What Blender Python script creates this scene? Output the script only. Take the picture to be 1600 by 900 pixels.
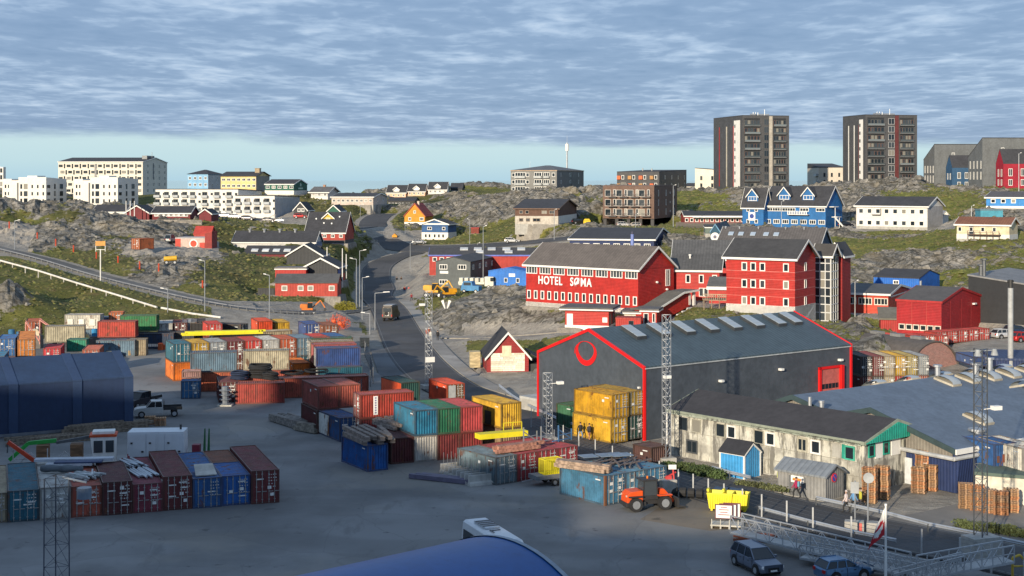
import bpy, bmesh, math, random
import numpy as np
from mathutils import Vector, Matrix
R = math.radians
random.seed(7)
for o in list(bpy.data.objects): bpy.data.objects.remove(o)
sc = bpy.context.scene
COL = sc.collection

# ------------------------------------------------------------------ camera
# survey frame: x east, y into the town, z up; the camera stands on the ship's deck 28 m above the quay, looking level
H, F, YH = 28.0, 2250.0, 281.0
cam_d = bpy.data.cameras.new('camera'); cam = bpy.data.objects.new('camera', cam_d); COL.objects.link(cam)
cam.location = (0, 0, H); cam.rotation_euler = (R(90), 0, 0)
cam_d.sensor_width = 36.0; cam_d.lens = 36.0*F/1600.0
cam_d.shift_y = -(450.0-YH)/1600.0
cam_d.clip_start = 1.0; cam_d.clip_end = 90000
sc.camera = cam
sc.render.resolution_x, sc.render.resolution_y = 1024, 576

# ------------------------------------------------------------------ sun, sky, exposure
SUN_EL = R(14.5); SDIR = Vector((0.42, 0.907, 0)).normalized()      # the way the sunlight travels
trav = Vector((SDIR.x*math.cos(SUN_EL), SDIR.y*math.cos(SUN_EL), -math.sin(SUN_EL)))
sl = bpy.data.lights.new('sun', 'SUN'); sun = bpy.data.objects.new('sun', sl); COL.objects.link(sun)
sun.rotation_euler = trav.to_track_quat('-Z', 'Y').to_euler(); sun.location = (-60, -120, 90)
sl.energy = 5.0; sl.angle = R(0.6); sl.color = (1.0, 0.86, 0.66)
W = bpy.data.worlds.new('World'); sc.world = W; W.use_nodes = True
nt = W.node_tree; nt.nodes.clear()
def wn(t, **k):
    n = nt.nodes.new(t)
    for a, b in k.items():
        if a in ('inp',):
            for i, v in b.items(): n.inputs[i].default_value = v
        else: setattr(n, a, b)
    return n
def wl(a, b): nt.links.new(a, b)
def wmath(op, a, b=None, clamp=False):
    n = nt.nodes.new('ShaderNodeMath'); n.operation = op; n.use_clamp = clamp
    for i, v in enumerate((a, b)):
        if v is None: continue
        if isinstance(v, (int, float)): n.inputs[i].default_value = v
        else: wl(v, n.inputs[i])
    return n.outputs[0]
out = wn('ShaderNodeOutputWorld'); bg = wn('ShaderNodeBackground'); wl(bg.outputs[0], out.inputs[0])
sky = wn('ShaderNodeTexSky'); sky.sky_type = 'NISHITA'; sky.sun_disc = False
sky.sun_elevation = SUN_EL; sky.sun_rotation = math.atan2(-SDIR.x, -SDIR.y)
sky.altitude = 0; sky.air_density = 1.0; sky.dust_density = 0.4; sky.ozone_density = 1.6
skm = wn('ShaderNodeVectorMath', operation='SCALE'); wl(sky.outputs[0], skm.inputs[0]); skm.inputs['Scale'].default_value = 1.0
tc = wn('ShaderNodeTexCoord'); sep = wn('ShaderNodeSeparateXYZ'); wl(tc.outputs['Generated'], sep.inputs[0])
zc = wmath('MAXIMUM', sep.outputs[2], 0.0)
den = wmath('ADD', zc, 0.032)
cxy = wn('ShaderNodeCombineXYZ')
wl(wmath('DIVIDE', sep.outputs[0], den), cxy.inputs[0]); wl(wmath('DIVIDE', sep.outputs[1], den), cxy.inputs[1])
# a flat deck of broken stratocumulus high over the town
mp1 = wn('ShaderNodeMapping'); wl(cxy.outputs[0], mp1.inputs[0]); mp1.inputs['Scale'].default_value = (1.7, 1.0, 1); mp1.inputs['Rotation'].default_value = (0, 0, R(14))
n1 = wn('ShaderNodeTexNoise', inp={'Scale': 1.0, 'Detail': 4.0, 'Roughness': 0.5, 'Distortion': 0.2}); wl(mp1.outputs[0], n1.inputs['Vector'])
mp2 = wn('ShaderNodeMapping'); wl(cxy.outputs[0], mp2.inputs[0]); mp2.inputs['Scale'].default_value = (6.0, 3.9, 1); mp2.inputs['Rotation'].default_value = (0, 0, R(-9))
n2 = wn('ShaderNodeTexNoise', inp={'Scale': 1.0, 'Detail': 4.0, 'Roughness': 0.55, 'Distortion': 0.3}); wl(mp2.outputs[0], n2.inputs['Vector'])
mp3 = wn('ShaderNodeMapping'); wl(cxy.outputs[0], mp3.inputs[0]); mp3.inputs['Scale'].default_value = (0.25, 0.16, 1)
n3 = wn('ShaderNodeTexNoise', inp={'Scale': 1.0, 'Detail': 3.0, 'Roughness': 0.5}); wl(mp3.outputs[0], n3.inputs['Vector'])
dens = wmath('ADD', wmath('MULTIPLY', n1.outputs[0], 0.5), wmath('ADD', wmath('MULTIPLY', n2.outputs[0], 0.36), wmath('MULTIPLY', n3.outputs[0], 0.3)))
cr = wn('ShaderNodeValToRGB'); wl(dens, cr.inputs[0])
e = cr.color_ramp.elements
e[0].position = 0.40; e[0].color = (0.52, 0.63, 0.78, 1)
e[1].position = 0.74; e[1].color = (0.18, 0.285, 0.46, 1)
m_ = cr.color_ramp.elements.new(0.51); m_.color = (0.335, 0.455, 0.635, 1)
m_ = cr.color_ramp.elements.new(0.59); m_.color = (0.23, 0.34, 0.52, 1)
# edge of the deck a little above the horizon, ragged, dipping towards the east
mpe = wn('ShaderNodeMapping'); wl(tc.outputs['Generated'], mpe.inputs[0]); mpe.inputs['Scale'].default_value = (9, 9, 60)
ne = wn('ShaderNodeTexNoise', inp={'Scale': 1.0, 'Detail': 6.0, 'Roughness': 0.6}); wl(mpe.outputs[0], ne.inputs['Vector'])
edge = wmath('ADD', wmath('ADD', zc, wmath('MULTIPLY', wmath('SUBTRACT', ne.outputs[0], 0.5), 0.02)), wmath('MULTIPLY', sep.outputs[0], 0.012))
mr = wn('ShaderNodeMapRange', interpolation_type='SMOOTHSTEP'); wl(edge, mr.inputs[0])
mr.inputs[1].default_value = 0.0215; mr.inputs[2].default_value = 0.0315
# clear band below it
cb = wn('ShaderNodeValToRGB'); wl(wmath('MULTIPLY', zc, 20.0), cb.inputs[0])
e = cb.color_ramp.elements
e[0].position = 0.0; e[0].color = (0.38, 0.58, 0.70, 1)
e[1].position = 0.65; e[1].color = (0.50, 0.67, 0.72, 1)
m_ = cb.color_ramp.elements.new(0.25); m_.color = (0.45, 0.64, 0.71, 1)
mix1 = wn('ShaderNodeMix', data_type='RGBA'); wl(mr.outputs[0], mix1.inputs[0]); wl(cb.outputs[0], mix1.inputs[6]); wl(cr.outputs[0], mix1.inputs[7])
# nishita daylight mixed in: the thin cloud lets it through
sks = wn('ShaderNodeVectorMath', operation='SCALE'); wl(sky.outputs[0], sks.inputs[0]); sks.inputs['Scale'].default_value = 0.10
mix2 = wn('ShaderNodeMix', data_type='RGBA', inp={0: 0.92}); wl(sks.outputs[0], mix2.inputs[6]); wl(mix1.outputs[2], mix2.inputs[7])
# background strength 0.1 on the physical scale of the sky texture
up = wn('ShaderNodeVectorMath', operation='SCALE'); wl(mix2.outputs[2], up.inputs[0]); up.inputs['Scale'].default_value = 10.0
wl(up.outputs[0], bg.inputs[0]); bg.inputs[1].default_value = 0.1
sc.view_settings.view_transform = 'Standard'; sc.view_settings.look = 'None'
sc.view_settings.exposure = 0.22; sc.view_settings.gamma = 1.0
sc.render.engine = 'CYCLES'

# ------------------------------------------------------------------ helpers
def tag(o, label=None, cat=None, group=None, kind=None):
    if label: o['label'] = label
    if cat: o['category'] = cat
    if group: o['group'] = group
    if kind: o['kind'] = kind
    return o
def empty(name, loc, rz=0, label=None, cat=None, group=None):
    o = bpy.data.objects.new(name, None); COL.objects.link(o)
    o.location = loc; o.rotation_euler = (0, 0, rz); o.empty_display_size = 0.5
    return tag(o, label, cat, group)
def GP(px, py, z=0.0):                       # surveyed point at height z
    D = (H-z)*F/(py-YH); return ((px-800)/F*D, D, z)
def PD(px, D): return (px-800)/F*D
def PZ(py, D): return H-(py-YH)*D/F
def PP(px, py, D): return (PD(px, D), D, PZ(py, D))

class MB:
    def __init__(s): s.v = []; s.f = []; s.m = []
    def add(s, vs, fs, m=0):
        b = len(s.v); s.v += [tuple(v) for v in vs]
        for f in fs: s.f.append(tuple(b+i for i in f)); s.m.append(m)
        return s
    def box(s, x0, y0, z0, x1, y1, z1, m=0):
        if x1 < x0: x0, x1 = x1, x0
        if y1 < y0: y0, y1 = y1, y0
        if z1 < z0: z0, z1 = z1, z0
        v = [(x0,y0,z0),(x1,y0,z0),(x1,y1,z0),(x0,y1,z0),(x0,y0,z1),(x1,y0,z1),(x1,y1,z1),(x0,y1,z1)]
        return s.add(v, [(0,3,2,1),(4,5,6,7),(0,1,5,4),(1,2,6,5),(2,3,7,6),(3,0,4,7)], m)
    def prism(s, poly, a, b, axis='y', m=0):      # poly in the two other axes, extruded a..b
        n = len(poly)
        def P(p, t):
            if axis == 'y': return (p[0], t, p[1])
            if axis == 'x': return (t, p[0], p[1])
            return (p[0], p[1], t)
        v = [P(p, a) for p in poly]+[P(p, b) for p in poly]
        fs = [tuple(range(n)), tuple(range(2*n-1, n-1, -1))]
        for i in range(n):
            j = (i+1) % n; fs.append((i, i+n, j+n, j))
        return s.add(v, fs, m)
    def bar(s, p, q, r, n=4, m=0, r2=None):
        p, q = Vector(p), Vector(q); d = q-p
        if d.length < 1e-6: return s
        z = d.normalized(); a = Vector((0,0,1)) if abs(z.z) < .95 else Vector((1,0,0))
        x = z.cross(a).normalized(); y = z.cross(x)
        r2 = r if r2 is None else r2
        off = math.pi/4 if n == 4 else 0
        v = [p+(x*math.cos(off+2*math.pi*i/n)+y*math.sin(off+2*math.pi*i/n))*r for i in range(n)]
        v += [q+(x*math.cos(off+2*math.pi*i/n)+y*math.sin(off+2*math.pi*i/n))*r2 for i in range(n)]
        fs = [(i, (i+1) % n, (i+1) % n+n, i+n) for i in range(n)]+[tuple(range(n-1, -1, -1)), tuple(range(n, 2*n))]
        return s.add(v, fs, m)
    def loft(s, rings, m=0, cap=True, closed=True):
        n = len(rings[0]); b = [v for r in rings for v in r]; fs = []
        for k in range(len(rings)-1):
            for i in range(n if closed else n-1):
                j = (i+1) % n; fs.append((k*n+i, k*n+j, (k+1)*n+j, (k+1)*n+i))
        if cap: fs.append(tuple(range(n-1, -1, -1))); fs.append(tuple(range((len(rings)-1)*n, len(rings)*n)))
        return s.add(b, fs, m)
    def mesh(s, name, mats, smooth=False, bevel=0):
        me = bpy.data.meshes.new(name); me.from_pydata(s.v, [], s.f)
        for mm in (mats if isinstance(mats, (list, tuple)) else [mats]): me.materials.append(mm)
        me.polygons.foreach_set('material_index', s.m)
        bm = bmesh.new(); bm.from_mesh(me); bmesh.ops.recalc_face_normals(bm, faces=bm.faces[:])
        if bevel: bmesh.ops.bevel(bm, geom=bm.edges[:], offset=bevel, segments=2, affect='EDGES', profile=.6)
        bm.to_mesh(me); bm.free()
        if smooth: me.polygons.foreach_set('use_smooth', [True]*len(me.polygons))
        me.update(); return me
    def build(s, name, mats, parent=None, loc=None, rz=0, smooth=False, bevel=0):
        return link(name, s.mesh(name, mats, smooth, bevel), parent, loc, rz)
def link(name, me, parent=None, loc=None, rz=0):
    o = bpy.data.objects.new(name, me); COL.objects.link(o)
    if loc is not None: o.location = loc
    if rz: o.rotation_euler = (0, 0, rz)
    if parent is not None: o.parent = parent
    return o
def copy_tree(o, parent=None):
    c = o.copy(); COL.objects.link(c); c.parent = parent
    for ch in o.children: copy_tree(ch, c)
    return c

# ------------------------------------------------------------------ materials
MATS = {}
def M(col, rough=.75, kind='paint', metal=0.0, var=.18, bump=.15, name=None, spec=None):
    key = (tuple(round(c, 3) for c in col), rough, kind, metal, var, bump)
    if key in MATS: return MATS[key]
    m = bpy.data.materials.new(name or kind); m.use_nodes = True; t = m.node_tree; N = t.nodes; L = t.links
    b = N['Principled BSDF']; b.inputs['Roughness'].default_value = rough; b.inputs['Metallic'].default_value = metal
    if spec is not None: b.inputs['Specular IOR Level'].default_value = spec
    tcn = N.new('ShaderNodeTexCoord')
    if kind in ('glass', 'plain', 'lamp'):
        b.inputs['Base Color'].default_value = (*col, 1)
        MATS[key] = m; return m
    def noise(scale, det=5, mapping=None, rgh=.6):
        n = N.new('ShaderNodeTexNoise'); n.inputs['Scale'].default_value = scale; n.inputs['Detail'].default_value = det; n.inputs['Roughness'].default_value = rgh
        if mapping:
            mp = N.new('ShaderNodeMapping'); mp.inputs['Scale'].default_value = mapping; L.new(tcn.outputs['Object'], mp.inputs[0]); L.new(mp.outputs[0], n.inputs['Vector'])
        else: L.new(tcn.outputs['Object'], n.inputs['Vector'])
        return n.outputs[0]
    def mth(op, a, c=None, cl=False):
        n = N.new('ShaderNodeMath'); n.operation = op; n.use_clamp = cl
        for i, v in enumerate((a, c)):
            if v is None: continue
            if isinstance(v, (int, float)): n.inputs[i].default_value = v
            else: L.new(v, n.inputs[i])
        return n.outputs[0]
    def ramp(x, p0, p1):
        n = N.new('ShaderNodeMapRange'); n.interpolation_type = 'SMOOTHSTEP'; L.new(x, n.inputs[0]); n.inputs[1].default_value = p0; n.inputs[2].default_value = p1; return n.outputs[0]
    def mixc(f, a, c):
        n = N.new('ShaderNodeMix'); n.data_type = 'RGBA'
        if isinstance(f, (int, float)): n.inputs[0].default_value = f
        else: L.new(f, n.inputs[0])
        for i, v in ((6, a), (7, c)):
            if isinstance(v, tuple): n.inputs[i].default_value = (*v[:3], 1)
            else: L.new(v, n.inputs[i])
        return n.outputs[2]
    lo = tuple(c*(1-var) for c in col); hi = tuple(min(.9, c*(1+var)) for c in col)
    if kind == 'cont':
        oi = N.new('ShaderNodeObjectInfo')
        dk = N.new('ShaderNodeVectorMath'); dk.operation = 'SCALE'; L.new(oi.outputs['Color'], dk.inputs[0]); dk.inputs['Scale'].default_value = .62
        rnd = N.new('ShaderNodeVectorMath'); rnd.operation = 'ADD'
        cb_ = N.new('ShaderNodeCombineXYZ'); L.new(mth('MULTIPLY', oi.outputs['Random'], 50.0), cb_.inputs[0])
        L.new(tcn.outputs['Object'], rnd.inputs[0]); L.new(cb_.outputs[0], rnd.inputs[1])
        def nz(scale, mp_, det=6):
            mp = N.new('ShaderNodeMapping'); mp.inputs['Scale'].default_value = mp_; L.new(rnd.outputs[0], mp.inputs[0])
            n = N.new('ShaderNodeTexNoise'); n.inputs['Scale'].default_value = scale; n.inputs['Detail'].default_value = det; n.inputs['Roughness'].default_value = .65; L.new(mp.outputs[0], n.inputs['Vector']); return n.outputs[0]
        a_ = nz(.8, (1, 1, 1)); s_ = nz(2.2, (1, 1, .16)); r_ = nz(1.3, (1, 1, .5))
        c1 = mixc(ramp(a_, .35, .65), dk.outputs[0], oi.outputs['Color'])
        gm = N.new('ShaderNodeNewGeometry'); sp = N.new('ShaderNodeSeparateXYZ'); L.new(gm.outputs['Normal'], sp.inputs[0])
        topf = mth('MULTIPLY', ramp(sp.outputs[2], .6, .95), mth('ADD', mth('MULTIPLY', ramp(r_, .38, .62), .4), .14))
        c1 = mixc(topf, c1, (.27, .235, .21))
        c1 = mixc(mth('MULTIPLY', ramp(s_, .54, .72), .5), c1, (.07, .055, .045))
        c1 = mixc(mth('MULTIPLY', ramp(mth('ADD', r_, mth('MULTIPLY', ramp(sp.outputs[2], .6, .95), .04)), .57, .66), .85), c1, (.12, .045, .02))
        L.new(c1, b.inputs['Base Color'])
        bp = N.new('ShaderNodeBump'); bp.inputs['Strength'].default_value = .2; bp.inputs['Distance'].default_value = .03; L.new(r_, bp.inputs['Height']); L.new(bp.outputs[0], b.inputs['Normal'])
        MATS[key] = m; return m
    n1 = noise(.35); n2 = noise(1.6, 6); st = noise(2.5, 5, (1, 1, .12))
    f = mth('ADD', mth('MULTIPLY', n1, .5), mth('MULTIPLY', n2, .5))
    c = mixc(ramp(f, .36, .64), lo, hi)
    hgt = n2; bs = bump; bd = .02
    if kind in ('boardv', 'boardh', 'ribs', 'ribsy', 'cladh'):
        w = N.new('ShaderNodeTexWave'); w.wave_profile = 'SIN'; w.bands_direction = {'boardv': 'X', 'boardh': 'Z', 'ribs': 'X', 'ribsy': 'Y', 'cladh': 'Z'}[kind]
        sc_ = {'boardv': 1.3, 'boardh': 1.3, 'ribs': .55, 'ribsy': .55, 'cladh': 3.2}[kind]
        w.inputs['Scale'].default_value = sc_; L.new(tcn.outputs['Object'], w.inputs['Vector'])
        if kind == 'boardv':                   # boards run up the wall on whichever side it faces
            mp = N.new('ShaderNodeMapping'); mp.inputs['Rotation'].default_value = (0, 0, R(45)); L.new(tcn.outputs['Object'], mp.inputs[0]); L.new(mp.outputs[0], w.inputs['Vector'])
        gr = ramp(w.outputs[0], .0, .22)
        c = mixc(mth('MULTIPLY', mth('SUBTRACT', 1.0, gr), .22 if kind == 'cladh' else .4), c, tuple(x*.45 for x in col))
        hgt = w.outputs[0]; bs = .5; bd = .05
    if kind in ('paint', 'boardv', 'boardh', 'concrete', 'cladh'):
        c = mixc(mth('MULTIPLY', ramp(st, .52, .75), .35), c, tuple(x*.5 for x in col))
    if kind == 'weather':                      # blotched, streaked old render
        st2 = noise(1.4, 8, (1, 1, .22), .7); bl = noise(.5, 6)
        c = mixc(mth('MULTIPLY', ramp(st2, .47, .58), .9), c, (.13, .125, .11))
        zz_ = N.new('ShaderNodeSeparateXYZ'); L.new(tcn.outputs['Object'], zz_.inputs[0]); c = mixc(mth('MULTIPLY', mth('MULTIPLY', ramp(bl, .4, .62), mth('SUBTRACT', 1.25, ramp(zz_.outputs[2], 2.3, 2.7), True)), .7), c, (.19, .18, .16))
    if kind == 'brick':
        bk = N.new('ShaderNodeTexBrick'); bk.inputs['Scale'].default_value = 1.5; bk.inputs['Color1'].default_value = (*lo, 1); bk.inputs['Color2'].default_value = (*hi, 1); bk.inputs['Mortar'].default_value = (.3, .27, .24, 1)
        cx = N.new('ShaderNodeSeparateXYZ'); L.new(tcn.outputs['Object'], cx.inputs[0]); cc = N.new('ShaderNodeCombineXYZ'); L.new(mth('ADD', cx.outputs[0], cx.outputs[1]), cc.inputs[0]); L.new(cx.outputs[2], cc.inputs[1]); L.new(cc.outputs[0], bk.inputs['Vector'])
        c = bk.outputs[0]
    if kind == 'asphalt':
        g = noise(.06, 6); fine = noise(9, 3); cr_ = noise(.5, 8, (1, .25, 1))
        c = mixc(ramp(g, .35, .65), tuple(x*.72 for x in col), tuple(x*1.3 for x in col))
        c = mixc(mth('MULTIPLY', ramp(cr_, .56, .7), .5), c, tuple(x*.55 for x in col))
        c = mixc(mth('MULTIPLY', ramp(noise(.05, 8), .50, .66), .6), c, tuple(x*1.35 for x in (col[0]*1.1, col[1], col[2]*.85)))
        dn_ = N.new('ShaderNodeVectorMath'); dn_.operation = 'ADD'; wn_ = N.new('ShaderNodeTexNoise'); wn_.inputs['Scale'].default_value = .25; wn_.inputs['Detail'].default_value = 4; L.new(tcn.outputs['Object'], wn_.inputs['Vector']); ws_ = N.new('ShaderNodeVectorMath'); ws_.operation = 'SCALE'; ws_.inputs['Scale'].default_value = 1.6; L.new(wn_.outputs['Color'], ws_.inputs[0]); L.new(tcn.outputs['Object'], dn_.inputs[0]); L.new(ws_.outputs[0], dn_.inputs[1])
        for ft in ('F1', 'DISTANCE_TO_EDGE'):
            v_ = N.new('ShaderNodeTexVoronoi'); v_.feature = ft; v_.inputs['Scale'].default_value = .13; L.new(dn_.outputs[0], v_.inputs['Vector'])
            if ft == 'F1': s3 = N.new('ShaderNodeSeparateColor'); L.new(v_.outputs['Color'], s3.inputs[0]); c = mixc(mth('MULTIPLY', ramp(s3.outputs[0], .5, .64), .2), c, tuple(x*.62 for x in col))
            else: c = mixc(mth('MULTIPLY', mth('SUBTRACT', 1.0, ramp(v_.outputs['Distance'], .003, .010)), .2), c, tuple(x*.4 for x in col))
        wv = N.new('ShaderNodeTexWave'); wv.wave_type = 'RINGS'; wv.inputs['Scale'].default_value = .016; wv.inputs['Distortion'].default_value = 9; wv.inputs['Detail'].default_value = 3; wv.inputs['Detail Scale'].default_value = .6; L.new(tcn.outputs['Object'], wv.inputs['Vector']); c = mixc(mth('MULTIPLY', ramp(wv.outputs[0], .90, .99), .3), c, tuple(x*.5 for x in col))
        c = mixc(mth('MULTIPLY', ramp(noise(.55, 5), .64, .70), .7), c, tuple(x*.35 for x in col))
        hgt = fine; bs = .25; bd = .02
    if kind == 'rust':
        r_ = noise(.9, 7, (1, 1, .5)); c = mixc(ramp(r_, .48, .6), c, (.13, .05, .02))
    if kind == 'wood':
        g = noise(3, 5, (.2, 1, 1)); c = mixc(ramp(g, .35, .65), tuple(x*.55 for x in col), hi)
    L.new(c, b.inputs['Base Color'])
    bp = N.new('ShaderNodeBump'); bp.inputs['Strength'].default_value = bs; bp.inputs['Distance'].default_value = bd; L.new(hgt, bp.inputs['Height']); L.new(bp.outputs[0], b.inputs['Normal'])
    MATS[key] = m; return m
GLASS = [M((.018,.026,.034), .08, 'glass', name='window_glass'), M((.05,.06,.07), .15, 'glass', name='window_glass_light'), M((.22,.21,.18), .5, 'glass', name='curtained_glass')]
WHITE = M((.78,.77,.73), .6, 'paint', var=.06, name='white_paint')
FELT = M((.045,.046,.052), .85, 'paint', var=.2, name='roof_felt')
STEEL = M((.42,.44,.46), .45, 'paint', .6, var=.12, name='galvanised_steel')
DSTEEL = M((.12,.13,.14), .5, 'paint', .5, name='dark_steel')
RUBBER = M((.02,.02,.021), .8, 'paint', name='rubber')
CONC = M((.38,.37,.34), .9, 'concrete', name='concrete')
TIMBER = M((.30,.22,.15), .85, 'wood', name='weathered_timber')
# ------------------------------------------------------------------ buildings
CTRL = []      # terrain control: x, y, z, rockiness
PADS = []      # level pads under buildings
WC = {}
def win_mesh(w, h, style, fm):
    k = (round(w, 2), round(h, 2), style, fm.name)
    if k in WC: return WC[k]
    t = .15 if w > .8 else .1
    m = MB(); x0, x1, z0, z1 = -w/2, w/2, -h/2, h/2
    if style == 'bare': t = .06
    m.box(x0, -.09, z0, x0+t, .01, z1); m.box(x1-t, -.09, z0, x1, .01, z1)
    m.box(x0+t, -.085, z0, x1-t, .01, z0+t); m.box(x0+t, -.085, z1-t, x1-t, .01, z1)
    if style == 'two': m.box(-.05, -.08, z0+t, .05, .01, z1-t)
    if style == 'three':
        for q in (-w/6, w/6): m.box(q-.05, -.08, z0+t, q+.05, .01, z1-t)
    if style == 'four':
        for q in (-w/4, 0, w/4): m.box(q-.06, -.08, z0+t, q+.06, .01, z1-t)
    fr = m.mesh('window', fm)
    p = MB(); p.box(x0+t*.8, -.035, z0+t*.8, x1-t*.8, -.005, z1-t*.8)
    pn = [p.mesh('pane', g) for g in GLASS]
    WC[k] = (fr, pn); return WC[k]
rw = random.Random(3)
class Bd: pass
def place(b, face, u, z):
    if face == 'f': return (u, 0, z), 0
    if face == 'r': return (b.L, u, z), R(90)
    if face == 'l': return (0, b.W-u, z), R(-90)
def window(b, face, u, z, w, h, style='one', fm=None, off=0.0, pane=None, name='window'):
    fr, pn = win_mesh(w, h, style, fm or WHITE)
    loc, rz = place(b, face, u, z)
    loc = Vector(loc)+Matrix.Rotation(rz, 3, 'Z') @ Vector((0, -off, 0))
    o = link(name, fr, b.root, loc, rz)
    i = pane if pane is not None else (0 if rw.random() < .62 else (1 if rw.random() < .7 else 2))
    link('pane', pn[i], o); return o
def wrow(b, face, n, u0, u1, z, w, h, style='one', fm=None, off=0.0, pane=None):
    T = b.L if face == 'f' else b.W
    for i in range(n):
        u = (u0+(u1-u0)*(i/(n-1) if n > 1 else .5))*T
        window(b, face, u, z, w, h, style, fm, off, pane)
def panel(b, face, u0, u1, z0, z1, m, name, t=.06, parent=None, rel=True):
    T = (b.L if face == 'f' else b.W) if rel else 1
    loc, rz = place(b, face, (u0+u1)/2*T, 0)
    w = (u1-u0)*T; q = MB(); q.box(-w/2, -t, z0, w/2, .01, z1)
    return q.build(name, m, parent or b.root, loc, rz)
def building(name, label, cat, px, yb, yt, D, xb, ang, xc, side='r', roof='gx', rise=2.0, wall=None, roofm=None, trim=WHITE,
             fnd=None, oh=.4, group=None, low=None, pad=True, deep=3.0, rock=.3, L=None, Wd=None):
    a = R(ang); dx, dy = math.cos(a), math.sin(a); nx, ny = -dy, dx
    b = Bd(); A = Vector((PD(px, D), D)); b.z0 = PZ(yb, D); b.h = (yb-yt)*D/F
    if L is None:
        u = (xb-800)/F; L = (u*A.y-A.x)/(dx-u*dy)
    b.L = L; B = A+Vector((dx, dy))*L
    if Wd is None:
        C = B if side == 'r' else A; u = (xc-800)/F
        Wd = (u*C.y-C.x)/(nx-u*ny)
    b.W = Wd = max(2.5, min(40, abs(Wd)))
    b.root = empty(name, (A.x, A.y, b.z0), a, label, cat, group); b.A = A; b.ang = a
    h = b.h; Wm = wall; roofm = roofm or FELT
    m = MB()
    if roof == 'gx': m.prism([(0, 0), (Wd, 0), (Wd, h), (Wd/2, h+rise), (0, h)], 0, L, 'x')
    elif roof == 'gy': m.prism([(0, 0), (L, 0), (L, h), (L/2, h+rise), (0, h)], 0, Wd, 'y')
    elif roof == 'shed': m.prism([(0, 0), (Wd, 0), (Wd, h+rise), (0, h)], 0, L, 'x')
    elif roof == 'shedx': m.prism([(0, 0), (L, 0), (L, h+rise), (0, h)], 0, Wd, 'y')
    else: m.box(0, 0, 0, L, Wd, h)
    m.build('wall', Wm, b.root)
    r = MB(); t = .16
    if roof == 'gx':
        k = rise/(Wd/2); e = h-oh*k
        r.prism([(-oh, e+.03), (Wd/2, h+rise+.03), (Wd/2, h+rise+t+.03), (-oh, e+t+.03)], -oh, L+oh, 'x')
        r.prism([(Wd+oh, e+.03), (Wd/2, h+rise+.03), (Wd/2, h+rise+t+.03), (Wd+oh, e+t+.03)], -oh, L+oh, 'x')
        r.build('roof', roofm, b.root)
        if trim:
            q = MB(); q.box(-oh, -oh-.09, e-.12, L+oh, -oh-.003, e+t+.05)
            for x in (-oh-.07, L+oh+.003):
                for s_ in (0, 1):
                    y0 = -oh if s_ == 0 else Wd+oh
                    q.prism([(y0, e-.14), (Wd/2, h+rise-.14), (Wd/2, h+rise+t+.06), (y0, e+t+.06)], x, x+.07, 'x')
            q.build('fascia', trim, b.root)
    elif roof == 'gy':
        k = rise/(L/2); e = h-oh*k
        r.prism([(-oh, e+.03), (L/2, h+rise+.03), (L/2, h+rise+t+.03), (-oh, e+t+.03)], -oh, Wd+oh, 'y')
        r.prism([(L+oh, e+.03), (L/2, h+rise+.03), (L/2, h+rise+t+.03), (L+oh, e+t+.03)], -oh, Wd+oh, 'y')
        r.build('roof', roofm, b.root)
        if trim:
            q = MB()
            for x0 in (-oh, L+oh): q.prism([(x0, e-.14), (L/2, h+rise-.14), (L/2, h+rise+t+.06), (x0, e+t+.06)], -oh-.08, -oh-.003, 'y')
            q.box(L+oh+.003, -oh, e-.12, L+oh+.08, Wd+oh, e+t+.04)
            q.build('fascia', trim, b.root)
    elif roof == 'hip':
        i = min(L, Wd)/2*.9
        v = [(-oh, -oh, h), (L+oh, -oh, h), (L+oh, Wd+oh, h), (-oh, Wd+oh, h), (i, Wd/2, h+rise), (L-i, Wd/2, h+rise)]
        r.add(v, [(0, 1, 5, 4), (1, 2, 5), (2, 3, 4, 5), (3, 0, 4), (3, 2, 1, 0)]); r.build('roof', roofm, b.root)
        if trim: q = MB(); q.box(-oh-.06, -oh-.06, h-.28, L+oh+.06, Wd+oh+.06, h-.004); q.build('fascia', trim, b.root)
    elif roof == 'shed':
        k = rise/Wd; r.prism([(-oh, h-oh*k+.02), (Wd+oh, h+rise+oh*k+.02), (Wd+oh, h+rise+oh*k+t+.1), (-oh, h-oh*k+t+.1)], -oh, L+oh, 'x'); r.build('roof', roofm, b.root)
        if trim: q = MB(); q.box(-oh, -oh-.08, h-.25-oh*k, L+oh, -oh-.003, h-oh*k+t+.12); q.build('fascia', trim, b.root)
    elif roof == 'shedx':
        k = rise/L; r.prism([(-oh, h-oh*k+.02), (L+oh, h+rise+oh*k+.02), (L+oh, h+rise+oh*k+t+.1), (-oh, h-oh*k+t+.1)], -oh, Wd+oh, 'y'); r.build('roof', roofm, b.root)
    else:
        r.box(-oh, -oh, h+.01, L+oh, Wd+oh, h+.3); r.build('roof', roofm, b.root)
        if trim: q = MB(); q.box(-oh-.05, -oh-.05, h-.2, L+oh+.05, Wd+oh+.05, h+.006); q.build('fascia', trim, b.root)
    fh, fm = fnd if fnd else (0, CONC)
    q = MB(); q.box(-.03, -.03, -deep, L+.03, Wd+.03, fh if fh else -.01); q.build('foundation', fm, b.root)
    if low: q = MB(); q.box(-.05, -.05, fh+.004, L+.05, Wd+.05, low[0]); q.build('lower_wall', low[1], b.root)
    def wp(x, y): return (A.x+dx*x+nx*y, A.y+dy*x+ny*y)
    b.wp = wp
    if pad:
        PADS.append(([wp(-1, -1), wp(L+1, -1), wp(L+1, Wd+1), wp(-1, Wd+1)], b.z0))
        for x, y in ((-1, -1), (L+1, -1), (L+1, Wd+1), (-1, Wd+1), (L/2, -1)): CTRL.append((*wp(x, y), b.z0, rock))
    return b
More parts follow.
